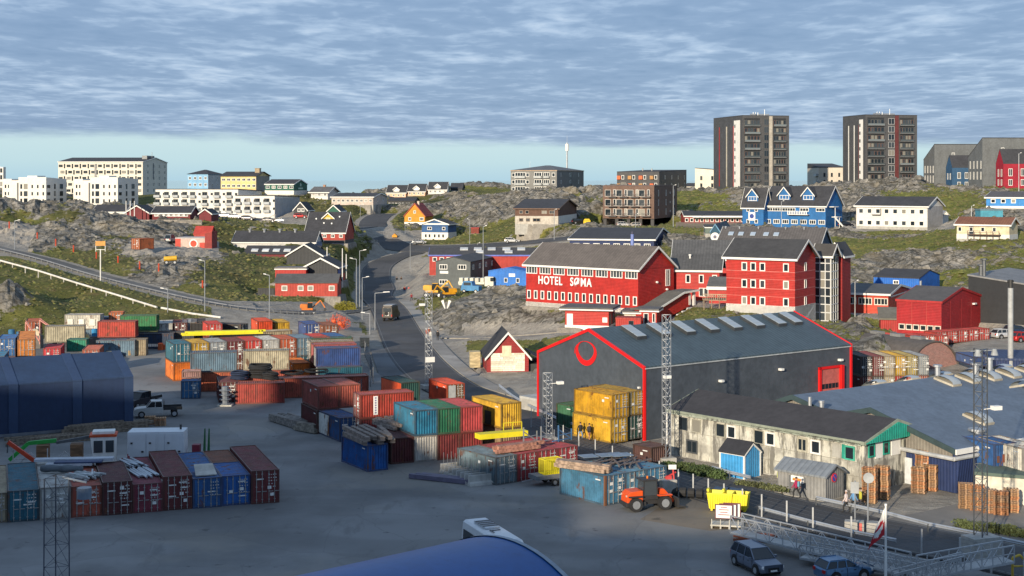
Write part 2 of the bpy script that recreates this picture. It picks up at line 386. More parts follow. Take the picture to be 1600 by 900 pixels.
def dormer(b, u, w, z0, wh, rise, wall, roofm, trim=WHITE, win=(1.6, 1.0, 'three')):
    slope = b.rs
    y0 = (z0-b.h)/slope; x = u*b.L
    d = empty('dormer', (x, y0, z0)); d.parent = b.root; yb_ = b.W/2-y0
    m = MB(); m.prism([(-w/2, -.3), (w/2, -.3), (w/2, wh), (0, wh+rise), (-w/2, wh)], 0, yb_, 'y'); m.build('dormer_wall', wall, d)
    r = MB(); o = .35; k = rise/(w/2)
    for s_ in (-1, 1): r.prism([(s_*(w/2+o), wh-o*k+.02), (0, wh+rise+.02), (0, wh+rise+.16), (s_*(w/2+o), wh-o*k+.16)], -.4, yb_, 'y')
    r.build('dormer_roof', roofm, d)
    q = MB()
    for s_ in (-1, 1): q.prism([(s_*(w/2+o), wh-o*k-.16), (0, wh+rise-.16), (0, wh+rise+.2), (s_*(w/2+o), wh-o*k+.2)], -.5, -.404, 'y')
    q.build('bargeboard', trim, d)
    fr, pn = win_mesh(win[0], win[1], win[2], WHITE)
    o_ = link('window', fr, d, (0, -.01, wh*.55)); return d
RED = M((.42,.022,.016), .6, 'boardh', name='red_boards'); REDV = M((.42,.025,.018), .6, 'boardv', name='red_upright_boards')
WINE = M((.16,.02,.025), .7, 'boardv', name='wine_boards'); BLUE = M((.02,.10,.36), .65, 'boardv', name='blue_boards')
BBLUE = M((.02,.16,.55), .6, 'boardv', name='bright_blue_boards'); NAVY = M((.018,.035,.11), .7, 'boardv', name='navy_boards')
LBLUE = M((.22,.42,.62), .75, 'paint'); CREAM = M((.70,.66,.56), .8, 'paint', var=.08); YEL = M((.66,.52,.24), .8, 'paint', var=.1)
WWALL = M((.70,.675,.62), .8, 'paint', var=.07); COLDW = M((.56,.56,.56), .8, 'boardh', var=.08); BEIGE = M((.60,.54,.45), .85, 'boardh', var=.1)
GREENB = M((.02,.11,.075), .7, 'boardv'); GREYW = M((.20,.20,.19), .8, 'paint', var=.1); BLACKW = M((.028,.031,.036), .6, 'boardv', name='black_boards')
BROWNB = M((.13,.07,.05), .8, 'boardh'); BROWNC = M((.17,.105,.08), .7, 'cladh'); CHAR = M((.078,.079,.083), .6, 'cladh', name='charcoal_cladding')
SLATE = M((.085,.10,.105), .6, 'boardh', name='slate_grey_sheet'); WGREY = M((.070,.083,.10), .55, 'cladh', name='grey_sheet_cladding')
ORANGE = M((.62,.27,.02), .7, 'boardv'); TEALP = M((.02,.30,.22), .7, 'boardv'); GROOF = M((.11,.10,.095), .8, 'ribs', name='ribbed_grey_roof')
REDROOF = M((.33,.04,.03), .7, 'ribs'); RUSTROOF = M((.20,.085,.05), .8, 'ribs'); STONE = M((.26,.24,.21), .9, 'brick')
SKYB = M((.05,.30,.62), .6, 'boardv', name='sky_blue_boards'); DRKG = M((.09,.095,.10), .6, 'paint')

def chimney(b, x, y, z, w=.7, h=1.4, m=CONC, name='chimney'):
    q = MB(); q.box(x-w/2, y-w/2, z-1, x+w/2, y+w/2, z+h); q.box(x-w*.6, y-w*.6, z+h+.003, x+w*.6, y+w*.6, z+h+.12); return q.build(name, m, b.root)
def vent(b, x, y, z, r=.22, h=.9, m=STEEL):
    q = MB(); q.bar((x, y, z-.4), (x, y, z+h), r, 8); q.bar((x, y, z+h+.004), (x, y, z+h+.25), r*1.7, 8); return q.build('roof_vent', m, b.root)

# --- west hill: the long pale apartment block
b = building('apartment_block', 'long cream five storey apartment block rising above the white cubes on the left skyline', 'building', 91,315,253,690, 223,-3,272, 'r','gx',2.2, CREAM, FELT, WHITE, oh=.3)
for r_ in range(6):
    z = b.h-1.9-r_*2.95
    if z < 1: break
    wrow(b, 'f', 11, .03+.02*(r_ % 2), .96, z, 1.9, 1.3, 'two', DRKG); wrow(b, 'f', 10, .075+.02*(r_ % 2), .92, z-.1, .7, 2.2, 'bare', DRKG, pane=0)
    wrow(b, 'r', 4, .2, .9, z, 1.5, 1.3, 'bare', DRKG, pane=0)
panel(b, 'f', .43, .455, 2, b.h-1, M((.2,.2,.2), .5), 'stair_window_strip')
panel(b, 'r', .40, .44, b.h-8, b.h-.5, M((.08,.09,.1), .5), 'stair_window_strip')
q = MB(); q.bar((b.L*.99, b.W*.4, b.h), (b.L*.99, b.W*.4, b.h+5), .12); q.box(b.L*.9, b.W*.3, b.h+1, b.L*.96, b.W*.6, b.h+3.2); q.build('roof_plant', DSTEEL, b.root)

def cube_house(px, D, label, yb=320):
    b = building('apartment_house', label, 'building', px+19, yb, yb-42, D, px+62, -14, px+94, 'r','shed',-.7, WWALL, WHITE, None, oh=.02, group='white cube apartment houses on the left hill')
    q = MB(); q.box(-5.2, 1.2, 0, -.02, 9, b.h-1.0); q.box(-9.5, 3, 0, -5.22, 10, b.h-.4); q.box(3.5, .9, b.h+.004, 8, 7, b.h+.9); q.build('wing', WWALL, b.root)
    q = MB(); q.box(-1.3, .9, 0, -.3, 1.19, b.h-2); q.build('stair_shade_panel', DRKG, b.root)  # dark box on the wing front paints the shade of a recess
    for r_ in range(3):
        z = b.h-4.1-r_*2.95+.6
        wrow(b, 'f', 3, .5, .9, z, .7, 1.4, 'bare', DRKG, pane=0); window(b, 'f', b.L*.1, z, .9, 1.9, 'bare', DRKG, pane=0); window(b, 'f', b.L*.26, z, 1.7, 2.1, 'bare', DRKG)
        window(b, 'r', b.W*.12, z, 2.2, 1.3, 'bare', DRKG); window(b, 'r', b.W*.42, z, 1.1, 2.1, 'bare', DRKG); window(b, 'r', b.W*.74, z, 2.4, 2.0, 'two', DRKG)
        for x in (-8, -6.5):
            fr, pn = win_mesh(.7, 1.4, 'bare', DRKG); o = link('window', fr, b.root, (x, 2.99, z)); link('pane', pn[0], o)
    return b
cube_house(10, 590, 'white cube apartment house farthest left that shows whole, in front of open sky')
cube_house(122, 590, 'white cube apartment house standing in front of the long cream block')
b = building('apartment_house', 'sliver of a white apartment house cut by the left edge of the photo', 'building', -40,298,262,640, 5,-5,9, 'r','flat',0, WWALL, WHITE, None, oh=.05)
for z in (3, 6, 9): window(b, 'f', b.L*.93, z, 1, 1.9, 'bare', DRKG)

# terraced white blocks with black roofs
def terrace(px, yb, yt, D, xb, xc, label, n, last):
    b = building('terrace_block', label, 'building', px, yb, yt, D, xb, -8, xc, 'r','shed',-.8, WWALL, FELT, None, oh=.25, group='white terraced blocks with black roofs', low=None)
    for r_ in range(3):
        z = b.h-1.8-r_*2.85
        if z < .8: break
        for i in range(n):
            u = (i+.5)/n*b.L
            window(b, 'f', u-1.1, z-.15, 2.0, 2.1, 'two', DRKG); window(b, 'f', u+1.6, z+.1, .9, .9, 'one', DRKG, pane=0)
            q = MB(); q.box(u-2.3, -1.1, z-1.3, u+.1, -.12, z-1.18)
            for xx in (u-2.3, u+.05): q.box(xx, -1.1, z-1.178, xx+.05, -.12, z-.3)
            q.box(u-2.245, -1.1, z-1.178, u+.045, -1.06, z-.35); q.build('balcony', M((.3,.33,.35), .4), b.root)
    return b
b = terrace(243, 328, 296, 560, 300, 345, 'white terraced block with a black roof, farthest left of the three', 4, 0)
b = terrace(296, 338, 296, 535, 372, 409, 'white terraced block with a black roof, middle of the three', 4, 0)
b = terrace(369, 341, 306, 515, 429, 468, 'white terraced block with a blank gable end darkened as shade, nearest of the three', 4, 1)
panel(b, 'r', 0, 1, 0, b.h-.9, M((.40,.41,.42), .7, 'boardh'), 'gable_wall', .05)  # unlit side of the white block painted in as a grey panel

b = building('apartment_house', 'light blue apartment house with a dark hipped roof left of the yellow one', 'building', 293,298,272,640, 325,-12,348, 'r','hip',2.0, LBLUE, FELT, None, oh=.5)
panel(b, 'r', 0, 1, 0, b.h-.3, M((.5,.5,.5), .8), 'gable_wall', .05)
for z in (b.h-1.8, b.h-4.7): wrow(b, 'f', 4, .12, .88, z, 1.2, 1.3, 'two'); wrow(b, 'r', 2, .3, .6, z, .9, 1.2, 'one', off=.06)
b = building('apartment_house', 'yellow two storey block with a chimney on its dark roof', 'building', 345,300,275,600, 400,-10,421, 'r','gx',1.7, YEL, FELT, None, oh=.7)
panel(b, 'r', 0, 1, 0, b.h-.02, M((.30,.28,.24), .8), 'gable_wall', .05)  # grey-beige panel paints the shade onto the yellow block's gable side
for z in (b.h-1.5, b.h-4.1): wrow(b, 'f', 7, .08, .94, z, 1.5, 1.2, 'two', WHITE, pane=0)
chimney(b, b.L*.9, b.W*.4, b.h+1.4, 2.0, 1.8, M((.34,.27,.18), .8))
b = building('school_hall', 'dark green hall with a white base and an emblem on its gable', 'building', 414,304,288,560, 459,-18,480, 'r','gx',1.8, GREENB, FELT, WHITE, oh=.2, low=(1.6, WWALL))
wrow(b, 'f', 5, .1, .92, b.h-1.1, 1.6, 1.1, 'two'); q = MB(); q.bar((b.L+.02, b.W*.5, b.h-.2), (b.L+.08, b.W*.5, b.h-.2), .7, 12); q.box(b.L+.02, b.W*.32, b.h-1.9, b.L+.06, b.W*.68, b.h-1.3); q.build('emblem', M((.35,.5,.42), .6), b.root)
b = building('detached_house', 'pale grey house with a wide grey roof and small chimney before the sea', 'house', 486,312,300,560, 512,-12,528, 'r','gx',1.9, M((.5,.5,.5), .8), M((.13,.13,.13), .8), WHITE, oh=.9, low=(1.2, WWALL))
wrow(b, 'f', 3, .15, .85, b.h-1.0, 1.1, 1.1, 'two'); chimney(b, b.L*.5, b.W*.5, b.h+1.6, .9, 1.1, M((.35,.2,.13), .8))
b = building('row_house', 'long low pale house with a dark flat-pitched roof by the hilltop road', 'house', 518,320,308,540, 583,-6,605, 'r','gx',1.3, M((.52,.44,.38), .8), FELT, WHITE, oh=.4)
wrow(b, 'f', 9, .06, .94, 1.6, 1.1, 1.1, 'two'); wrow(b, 'r', 2, .3, .7, 1.8, 1.3, 1.3, 'two')
for px, yb, yt, xb, xc, lab in ((604,309,301,634,640,'dark roofed house with walls tinted sunlit pink leftmost of the sunlit three on the ridge'), (637,306,299,664,669,'dark roofed house with a small dormer, middle of the sunlit three on the ridge'), (669,303,296,698,702,'black roofed house with a white gabled dormer on the dark ridge')):
    b = building('ridge_house', lab, 'house', px,yb,yt,640, xb,-8,xc, 'r','gx',3.2, M((.72,.45,.30) if xb < 690 else (.7,.64,.58), .8), FELT, WHITE, oh=.3, group='dark roofed houses on the ridge by the sea')  # white walls of the first two carry orange sunlight in their colour
    wrow(b, 'f', 4, .12, .88, 1.1, 1.0, 1.1, 'two'); b.rs = 3.2/(b.W/2); dormer(b, .5, 2.6, b.h+.3, 1.1, 1.0, WHITE, FELT, WHITE, (1.3, 1.0, 'two'))
b = building('ridge_house', 'low dark roofed shed right of the houses on the dark ridge', 'house', 704,298,294,650, 722,-8,726, 'r','gx',2.2, BLACKW, FELT, None, oh=.3)
b = building('long_hall', 'long low black hall with small windows behind the orange house', 'building', 606,322,314,600, 648,-4,655, 'r','gx',1.3, BLACKW, FELT, None, oh=.3)
wrow(b, 'f', 8, .06, .94, 1.0, .8, .7, 'one')

# --- east skyline
b = building('apartment_block', 'grey three storey apartment block with recessed balconies below the tall mast', 'building', 798,304,266,560, 870,-22,912, 'r','hip',2.0, GREYW, M((.12,.125,.13), .7), M((.42,.30,.2), .7), oh=.1)
for r_ in range(3):
    z = b.h-1.8-r_*2.75
    for u in (.06, .37, .93): window(b, 'f', u*b.L, z, 1.3, 1.5, 'one')
    for u, w in ((.21, 4.4), (.62, 4.0), (.76, 3.2)):
        window(b, 'f', u*b.L, z-.1, w, 2.1, 'four'); q = MB(); q.box(u*b.L-w/2, -.9, z-1.3, u*b.L+w/2, -.1, z-1.15); q.box(u*b.L-w/2, -.9, z-1.148, u*b.L+w/2, -.85, z-.4); q.build('balcony', M((.36,.38,.38), .5), b.root)
    wrow(b, 'r', 3, .15, .8, z, .8, 1.5, 'one')
    window(b, 'r', b.W*.52, z-.2, 1.0, 2.4, 'bare', DRKG, pane=0)
q = MB(); q.bar((b.L*.1, b.W*.5, b.h), (b.L*.1, b.W*.5, b.h+3.5), .06); q.build('aerial', STEEL, b.root)
e_ = empty('antenna_mast', PP(886, 268, 600), 0, 'tall slim antenna mast with a drum of antennas near its top', 'mast')
q = MB(); q.bar((0, 0, -8), (0, 0, 12), .38, 8, r2=.3); q.build('mast_pole', STEEL, e_); q = MB(); q.bar((0, 0, 8.6), (0, 0, 11.5), .75, 8); q.build('antenna_drum', WHITE, e_); q = MB(); q.bar((0, 0, 12), (0, 0, 15), .06); q.build('rod', STEEL, e_)
b = building('apartment_block', 'black apartment block with orange balcony screens behind the brown one', 'building', 964,300,269,560, 1030,-22,1075, 'r','shed',.9, CHAR, FELT, None, oh=.05)
for r_ in range(2):
    z = b.h-2-r_*3.0
    for i in range(4):
        window(b, 'f', (.06+.26*i)*b.L, z, 1.3, 1.6, 'bare', DRKG); window(b, 'f', (.14+.26*i)*b.L, z, 1.1, 1.6, 'one')
        q = MB(); q.box((.0+.26*i)*b.L+.2, -.8, z-.8, (.0+.26*i)*b.L+1.6, -.12, z+.6); q.build('balcony_screen', M((.65,.12,.03), .6) if (i+r_) % 2 == 0 else M((.4,.2,.06), .6), b.root)
    wrow(b, 'r', 4, .2, .92, z, 1.1, 1.5, 'one')
chimney(b, b.L*.4, b.W*.3, b.h, .3, 1.5); chimney(b, b.L*.62, b.W*.3, b.h, .3, 1.4)
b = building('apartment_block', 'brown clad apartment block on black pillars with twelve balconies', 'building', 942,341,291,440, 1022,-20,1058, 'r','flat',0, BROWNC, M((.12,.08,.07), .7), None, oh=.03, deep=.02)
for r_ in range(3):
    z = b.h-2.1-r_*2.9
    for i in range(4):
        u = (.1+.22*i)*b.L; window(b, 'f', u, z, 1.9, 2.1, 'one', M((.45,.42,.38), .6)); window(b, 'f', u+2.1, z+.1, .8, 2.0, 'one')
        q = MB(); q.box(u+.2, -1.3, z-1.3, u+2.9, -.12, z-1.15)
        for k in range(8): q.box(u+.22+k*.37, -1.3, z-1.148, u+.3+k*.37, -1.26, z-.25)
        q.box(u+.2, -1.3, z-.248, u+2.9, -1.22, z-.18); q.build('balcony', M((.07,.07,.075), .5), b.root)
    for u in (.18, .5, .86): window(b, 'r', u*b.W, z, .7, 1.9, 'one')
    window(b, 'r', b.W*.68, z, .6, .6, 'one')
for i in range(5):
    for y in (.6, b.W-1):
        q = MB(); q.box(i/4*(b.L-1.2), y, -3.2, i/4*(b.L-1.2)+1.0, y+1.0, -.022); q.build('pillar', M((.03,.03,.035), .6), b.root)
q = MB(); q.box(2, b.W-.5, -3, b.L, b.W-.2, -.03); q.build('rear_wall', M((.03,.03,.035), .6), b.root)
PADS.append(([b.wp(-1, -1), b.wp(b.L+1, -1), b.wp(b.L+1, b.W+1), b.wp(-1, b.W+1)], b.z0-2.3))
del PADS[-2]
CTRL[-5:] = [(x, y, z-2.3, r) for x, y, z, r in CTRL[-5:]]
b = building('apartment_block', 'pale cream block half hidden behind the left tower', 'building', 1086,300,263,590, 1135,-15,1160, 'r','shedx',-1, CREAM, FELT, None, oh=.02)
for z in (b.h-4, b.h-7): wrow(b, 'f', 3, .2, .9, z, .9, 1.7, 'bare', DRKG)
b = building('detached_house', 'small white house with a dark roof in the gap left of the cream block', 'house', 1072,298,291,620, 1086,-15,1092, 'r','gx',1.2, WWALL, FELT, None)

def tower(A_, xb, xc, yt, D, label, strips, cols, ladder, accent, rows):
    b = building('tower_block', label, 'tower block', A_, 300, yt, D, xb, 14, xc, 'l', 'flat', 0, CHAR, M((.05,.05,.055), .7), None, oh=.02, group='the two tall tower blocks on the skyline', deep=6)
    L = b.L
    for u, w, m_ in strips: panel(b, 'l', u, u+w, 0 if w > .04 else 2, b.h-1.5-(2 if w < .05 else 0), m_, 'cladding_strip', .08)
    for u in [s[0] for s in strips if s[1] > .08]:
        for r_ in range(rows): window(b, 'l', (u+.04)*b.W, b.h-3.6-r_*2.93, .8, 1.2, 'bare', DRKG, off=.09, pane=0)
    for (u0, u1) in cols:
        panel(b, 'f', u0, u1, 0, b.h-.8, M((.03,.032,.035), .6), 'recess_shade_panel', .03)  # flat dark panel paints in the shade behind the balconies
        for r_ in range(rows+1):
            z = b.h-1.3-r_*2.93
            if z < 1: break
            w = (u1-u0)*L; n = 5; cx_ = (u0+u1)/2*L
            for k in range(n):
                ww = w/n*.82; window(b, 'f', u0*L+w*(k+.5)/n, z-1.25, ww, 1.9, 'bare', rw.choice([DRKG, M((.25,.14,.11), .6), GREYW]), off=.04, pane=rw.choice([0, 0, 1, 2]))
            q = MB(); q.box(u0*L, -.75, z-2.55, u1*L, -.1, z-2.3); q.build('balcony_slab', M((.17,.175,.18), .7), b.root)
            q = MB(); q.box(u0*L+.05, -.74, z-2.297, u1*L-.05, -.70, z-1.75); q.build('balcony_glass', M((.07,.085,.09) if rw.random() < .7 else (.17,.2,.21), .25, 'glass'), b.root)
    u0, u1 = ladder
    for r_ in range(rows+1):
        z = b.h-2.2-r_*2.93
        if z < 0: break
        window(b, 'f', (u0+u1)/2*L, z, (u1-u0)*L, 2.3, 'two', M((.4,.4,.4), .6) if accent[2] == 2 else DRKG, off=.02)
    panel(b, 'f', accent[0], accent[1], 0, b.h-.02, accent[3], 'cladding_strip', .12)
    q = MB(); q.box(L*.25, 2, b.h+.3, L*.33, 4, b.h+1); q.box(L*.4, 2, b.h+.3, L*.62, 5, b.h+.9)
    for k in range(3): q.bar((L*(.3+.05*k), 3, b.h+.3), (L*(.3+.05*k), 3, b.h+1.5), .15, 6)
    q.bar((L*.52, 2, b.h+.3), (L*.52, 2, b.h+2.6), .12, 6); q.build('roof_plant', STEEL, b.root)
    return b
REDP = M((.38,.02,.02), .6, 'paint'); DRED = M((.12,.03,.03), .6, 'paint')
tower(1160, 1233, 1115, 181, 535, 'left tower block with red and white strips on its dark side', [(.2, .02, REDP), (.45, .03, M((.5,.46,.38), .6)), (.72, .2, WHITE), (.69, .028, REDP)],
      [(.04, .37), (.66, .93)], (.46, .56), (.57, .64, 0, M((.42,.38,.32), .7)), 10)
tower(1352, 1433, 1317, 180, 535, 'right tower block with a dark red strip and white framed stair windows', [(.25, .03, WHITE), (.5, .03, WHITE), (.74, .16, WHITE), (.70, .028, DRED)],
      [(.04, .36), (.66, .93)], (.44, .56), (.57, .64, 2, DRED), 10)
b = building('apartment_block', 'pale boarded apartment block between the two towers', 'building', 1279,294,262,600, 1325,-5,1253, 'l','flat',0, BEIGE, FELT, None, oh=.02)
for z in (b.h-3, b.h-6): wrow(b, 'f', 3, .2, .7, z, .8, 1.7, 'bare', DRKG)
q = MB(); q.prism([(0, b.h+.31), (b.W, b.h+.31), (b.W, b.h+2.2)], 0, b.L*.9, 'x'); q.build('attic_roof', FELT, b.root)
for z in (2, 5): panel(b, 'l', .75, .98, z, z+1, M((.4,.42,.42), .5), 'balcony', 1.0)
def grey_house(px, yt, yl, xb, xc, D, mat_, roofm, label, wins, kind='shed', rise=0):
    b = building('gabled_apartment_house', label, 'building', px, 295, yt, D, xb, 4, xc, 'l', kind, rise, mat_, roofm, None, oh=.03, deep=6)
    for (f, n, u0, u1, z, w, h) in wins: wrow(b, f, n, u0, u1, z, w, h, 'two' if w > 1 else 'one')
    return b
b = grey_house(1460, 226, 249, 1530, 1443, 520, M((.15,.16,.165), .7, 'cladh'), FELT, 'big plain grey gabled apartment house right of the right tower', [('f', 1, .42, .42, 12.3, 1.1, 1.5), ('l', 4, .15, .9, 7.0, .7, 2.6), ('l', 4, .15, .9, 3.5, .7, 2.6)], 'shed', -5.4)
b = grey_house(1488, 262, 262, 1530, 1478, 500, M((.03,.09,.18), .7, 'boardv'), FELT, 'blue gabled apartment house in front of the plain grey one', [('f', 3, .25, .8, 4.6, 1.2, 2.2), ('l', 2, .3, .7, 4.3, .7, 2.2), ('f', 3, .25, .8, 1.4, 1.2, 2.0)], 'gx', 4.2)
b = grey_house(1535, 216, 243, 1640, 1513, 480, M((.15,.16,.165), .7, 'cladh'), FELT, 'largest plain grey gabled apartment house at the right edge of the skyline', [('f', 1, .3, .3, 13.0, 1.1, 1.5), ('l', 4, .15, .9, 8.0, .7, 2.6), ('l', 4, .15, .9, 4.4, .7, 2.6)], 'shed', -6.0)
b = grey_house(1568, 256, 256, 1640, 1556, 455, M((.33,.012,.03), .65, 'boardv'), FELT, 'crimson gabled apartment house with white windows at the right edge', [('f', 4, .15, .95, 5.2, 1.3, 2.4), ('f', 4, .15, .95, 2.0, 1.3, 2.0), ('l', 2, .35, .75, 5, .8, 2.4), ('l', 2, .35, .75, 2, .8, 2.0)], 'gx', 4.6)

# --- bright blue seamen's house with dormers
b = building('blue_guesthouse', 'bright blue three storey house with black dormered roof and outside stair', 'building', 1194,355,320,395, 1290,-36,1316, 'r','gx',5.0, M((.012,.13,.36), .6, 'boardv', name='strong_blue_boards'), FELT, WHITE, oh=.45)
b.rs = 5.0/(b.W/2); BB = M((.012,.13,.36), .6, 'boardv', name='strong_blue_boards')
dormer(b, .3, 3.4, b.h+1.2, 1.6, 2.0, BB, FELT, win=(2.8, 1.2, 'three')); dormer(b, .69, 3.4, b.h+1.2, 1.6, 2.0, BB, FELT, win=(2.8, 1.2, 'three'))
wrow(b, 'f', 4, .08, .45, b.h-1.2, 2.4, 1.0, 'three'); wrow(b, 'f', 2, .66, .92, b.h-1.2, 2.6, 1.0, 'three')
wrow(b, 'f', 7, .06, .94, b.h-4.5, 1.9, 1.2, 'three')
q = MB(); q.box(b.L*.42, -1.4, b.h-2.6, b.L*.75, -.1, b.h-2.45)
for k in range(12): q.box(b.L*(.42+.0275*k), -1.4, b.h-2.447, b.L*(.42+.0275*k)+.25, -1.34, b.h-1.5)
q.build('balcony', WHITE, b.root)
q = MB()
q.box(b.L+.02, b.W*.2, b.h-.5, b.L+1.4, b.W*.5, b.h-.3)
q.bar((b.L+1.5, b.W*.2, b.h-3), (b.L+4.5, b.W*.1, .6), .22); q.box(b.L+1.0, b.W*.15, b.h-3.2, b.L+2.6, b.W*.4, b.h-3)
for x, z in ((1.3, b.h-.4), (2.5, b.h-3)): q.bar((b.L+x, b.W*.3, 0), (b.L+x, b.W*.3, z), .09)
q.build('outside_stair', WHITE, b.root)
w2 = building('blue_guesthouse_wing', 'projecting blue wing with one dormer and a round emblem banner', 'building', 1160,355,321,396, 1193,-36,1204, 'r','gx',4.6, BB, FELT, WHITE, oh=.4)
w2.rs = 4.6/(w2.W/2); dormer(w2, .45, 3.2, w2.h+1.0, 1.6, 1.9, BB, FELT, win=(2.6, 1.2, 'three'))
for z in (w2.h-1.1, w2.h-4.3): wrow(w2, 'f', 2, .28, .66, z, 1.0, 1.1, 'one')
q = MB(); q.box(w2.L*.3, -.16, w2.h-4.1, w2.L*.62, -.1, w2.h-1.8); ob = q.build('banner', WHITE, w2.root)
q = MB(); q.bar((w2.L*.46, -.19, w2.h-2.9), (w2.L*.46, -.165, w2.h-2.9), .65, 14); q.build('round_emblem', M((.03,.06,.25), .6), ob)
b = building('white_barrack', 'long white two storey building with a black roof and grey gable', 'building', 1338,357,321,375, 1449,-38,1473, 'r','gx',2.2, WWALL, FELT, WHITE, oh=.5, fnd=(.7, CONC), rock=.2)
for z in (b.h-1.4, b.h-4.4): wrow(b, 'f', 8, .07, .92, z, 1.3, 1.3, 'one')
panel(b, 'r', 0, 1, .72, b.h-.05, M((.42,.41,.40), .7, 'boardh'), 'gable_wall', .05); q = MB(); q.box(b.L*.24, -.9, 3.6, b.L*.36, -.1, 3.75); q.box(b.L*.35, -.2, 3.76, b.L*.36, -.1, 5.3); q.build('entry_canopy', DSTEEL, b.root)
b2 = building('garden_shed', 'white arched shed at the gable end of the long white building', 'shed', 1474,352,335,385, 1482,-10,1486, 'r','gy',.8, WWALL, M((.35,.35,.36), .6), None, rock=.2)
b = building('detached_house', 'bright blue house with three white windows and a dark roof near the right edge', 'house', 1541,325,309,350, 1602,-26,1618, 'r','gx',1.3, M((.03,.22,.55), .65, 'boardv'), GROOF, WHITE, fnd=(.5, WHITE), rock=.4)
wrow(b, 'f', 3, .18, .7, 1.7, 1.1, 1.0, 'one')
b = building('storage_shed', 'flat teal shed just below the bright blue house', 'shed', 1532,341,329,338, 1567,-4,1576, 'r','flat',0, M((.06,.27,.36), .7), M((.12,.2,.24), .8), None, oh=.1, rock=.4)
b = building('detached_house', 'cream house with a rust brown roof and a railed deck on the right slope', 'house', 1495,373,350,318, 1577,-34,1590, 'r','gx',1.4, M((.62,.53,.36), .8), RUSTROOF, WHITE, oh=.5, low=(1.1, WWALL), rock=.6, pad=False)
CTRL += [(*b.wp(x_, y_), b.z0-.2, .7) for x_, y_ in ((0, 0), (b.L, 0), (b.L, b.W), (0, b.W), (b.L/2, -1))]
wrow(b, 'f', 4, .06, .72, b.h-1.1, .8, 1.0, 'one'); window(b, 'f', b.L*.28, b.h-1.3, .9, 1.7, 'bare', DRKG)
q = MB(); q.box(b.L*.24, -1.6, b.h-2.3, b.L*.85, -.1, b.h-2.15); q.box(b.L*.24, -1.6, b.h-1.4, b.L*.85, -1.55, b.h-1.34)
for k in range(6): q.box(b.L*(.24+.12*k), -1.6, 0, b.L*(.24+.12*k)+.1, -1.5, b.h-1.41)
q.build('deck', M((.09,.05,.04), .7), b.root)
b = building('long_hall', 'low red hall with a pale veranda roof below the rock wall', 'building', 1070,350,338,430, 1170,-2,1180, 'r','gx',1.3, M((.32,.05,.05), .7, 'boardv'), FELT, WHITE, oh=.3)
wrow(b, 'f', 12, .03, .9, 1.2, 1.0, 1.1, 'one'); q = MB(); q.box(b.L*.12, -2, 1.9, b.L*.95, -.4, 2.1); q.build('veranda_roof', M((.5,.5,.48), .7), b.root)
e_ = empty('board_fence', (*[PD(1056, 405), 405], PZ(357, 405)), R(-3), 'dark grey board fence in front of the low red hall', 'fence')
q = MB(); q.box(0, 0, -1, .31, .06, 1.75); me_ = q.mesh('board', M((.13,.12,.115), .85, 'wood'))
for k in range(52): link('board', me_, e_, (k*.37, 0, 0))
CTRL.append((PD(1056, 405), 405, PZ(356, 405), .2)); CTRL.append((PD(1150, 403), 403, PZ(356, 403), .2))

b = building('detached_house', 'brown boarded house over a pale concrete storey, above the grassy bank', 'house', 805,350,326,410, 872,-12,901, 'r','gx',2.4, BROWNB, FELT, M((.16,.1,.07), .8), oh=.5, low=(2.3, M((.46,.42,.36), .85)), rock=.3)
for u in (.14, .28, .68, .86): window(b, 'f', u*b.L, 3.4, 1.1 if u < .5 else 1.6, 1.0, 'one' if u < .5 else 'two', M((.25,.2,.16), .7), off=.0)
for u in (.14, .3, .5): window(b, 'f', u*b.L, 1.2, 1.2 if u < .4 else 2.2, 1.0, 'two', M((.25,.2,.16), .7), off=.06)
panel(b, 'r', .02, .98, .1, 2.3, WWALL, 'pale_base_panel', .1)
b = building('detached_house', 'orange house with a steep red edged roof beside the uphill road', 'house', 632,351,337,498, 664,-14,676, 'r','gy',4.2, ORANGE, REDROOF, M((.35,.06,.04), .7), oh=.25, fnd=(.9, WHITE), rock=.2)
window(b, 'f', b.L*.26, 2.0, 1.0, 1.2, 'two'); window(b, 'f', b.L*.84, 2.0, 1.5, 1.2, 'three'); window(b, 'f', b.L*.5, 4.4, .9, 1.0, 'two'); chimney(b, b.L*.55, b.W*.35, b.h+4, .7, .9, M((.6,.5,.42), .8))
b = building('detached_house', 'blue and white two storey house with a white low gable', 'house', 659,374,350,468, 700,-18,713, 'r','gy',1.5, M((.03,.10,.25), .7, 'boardh'), FELT, WHITE, oh=.5, low=(2.3, WWALL), rock=.2)
panel(b, 'f', 0, 1, b.h-.2, b.h+.25, WHITE, 'gable_base'); window(b, 'f', b.L*.3, 3.6, 1.6, 1.0, 'two'); window(b, 'f', b.L*.84, 3.6, 1.1, 1.0, 'one')
for u in (.16, .3, .5, .66, .82): window(b, 'f', u*b.L, 1.2, .8, 1.2, 'one', off=.06)
b = building('storage_shed', 'tiny rusty red shed on the grass right of the blue and white house', 'shed', 736,365,357,462, 748,-4,750, 'r','flat',0, M((.22,.05,.035), .8, 'boardv'), REDROOF, None, oh=.1)
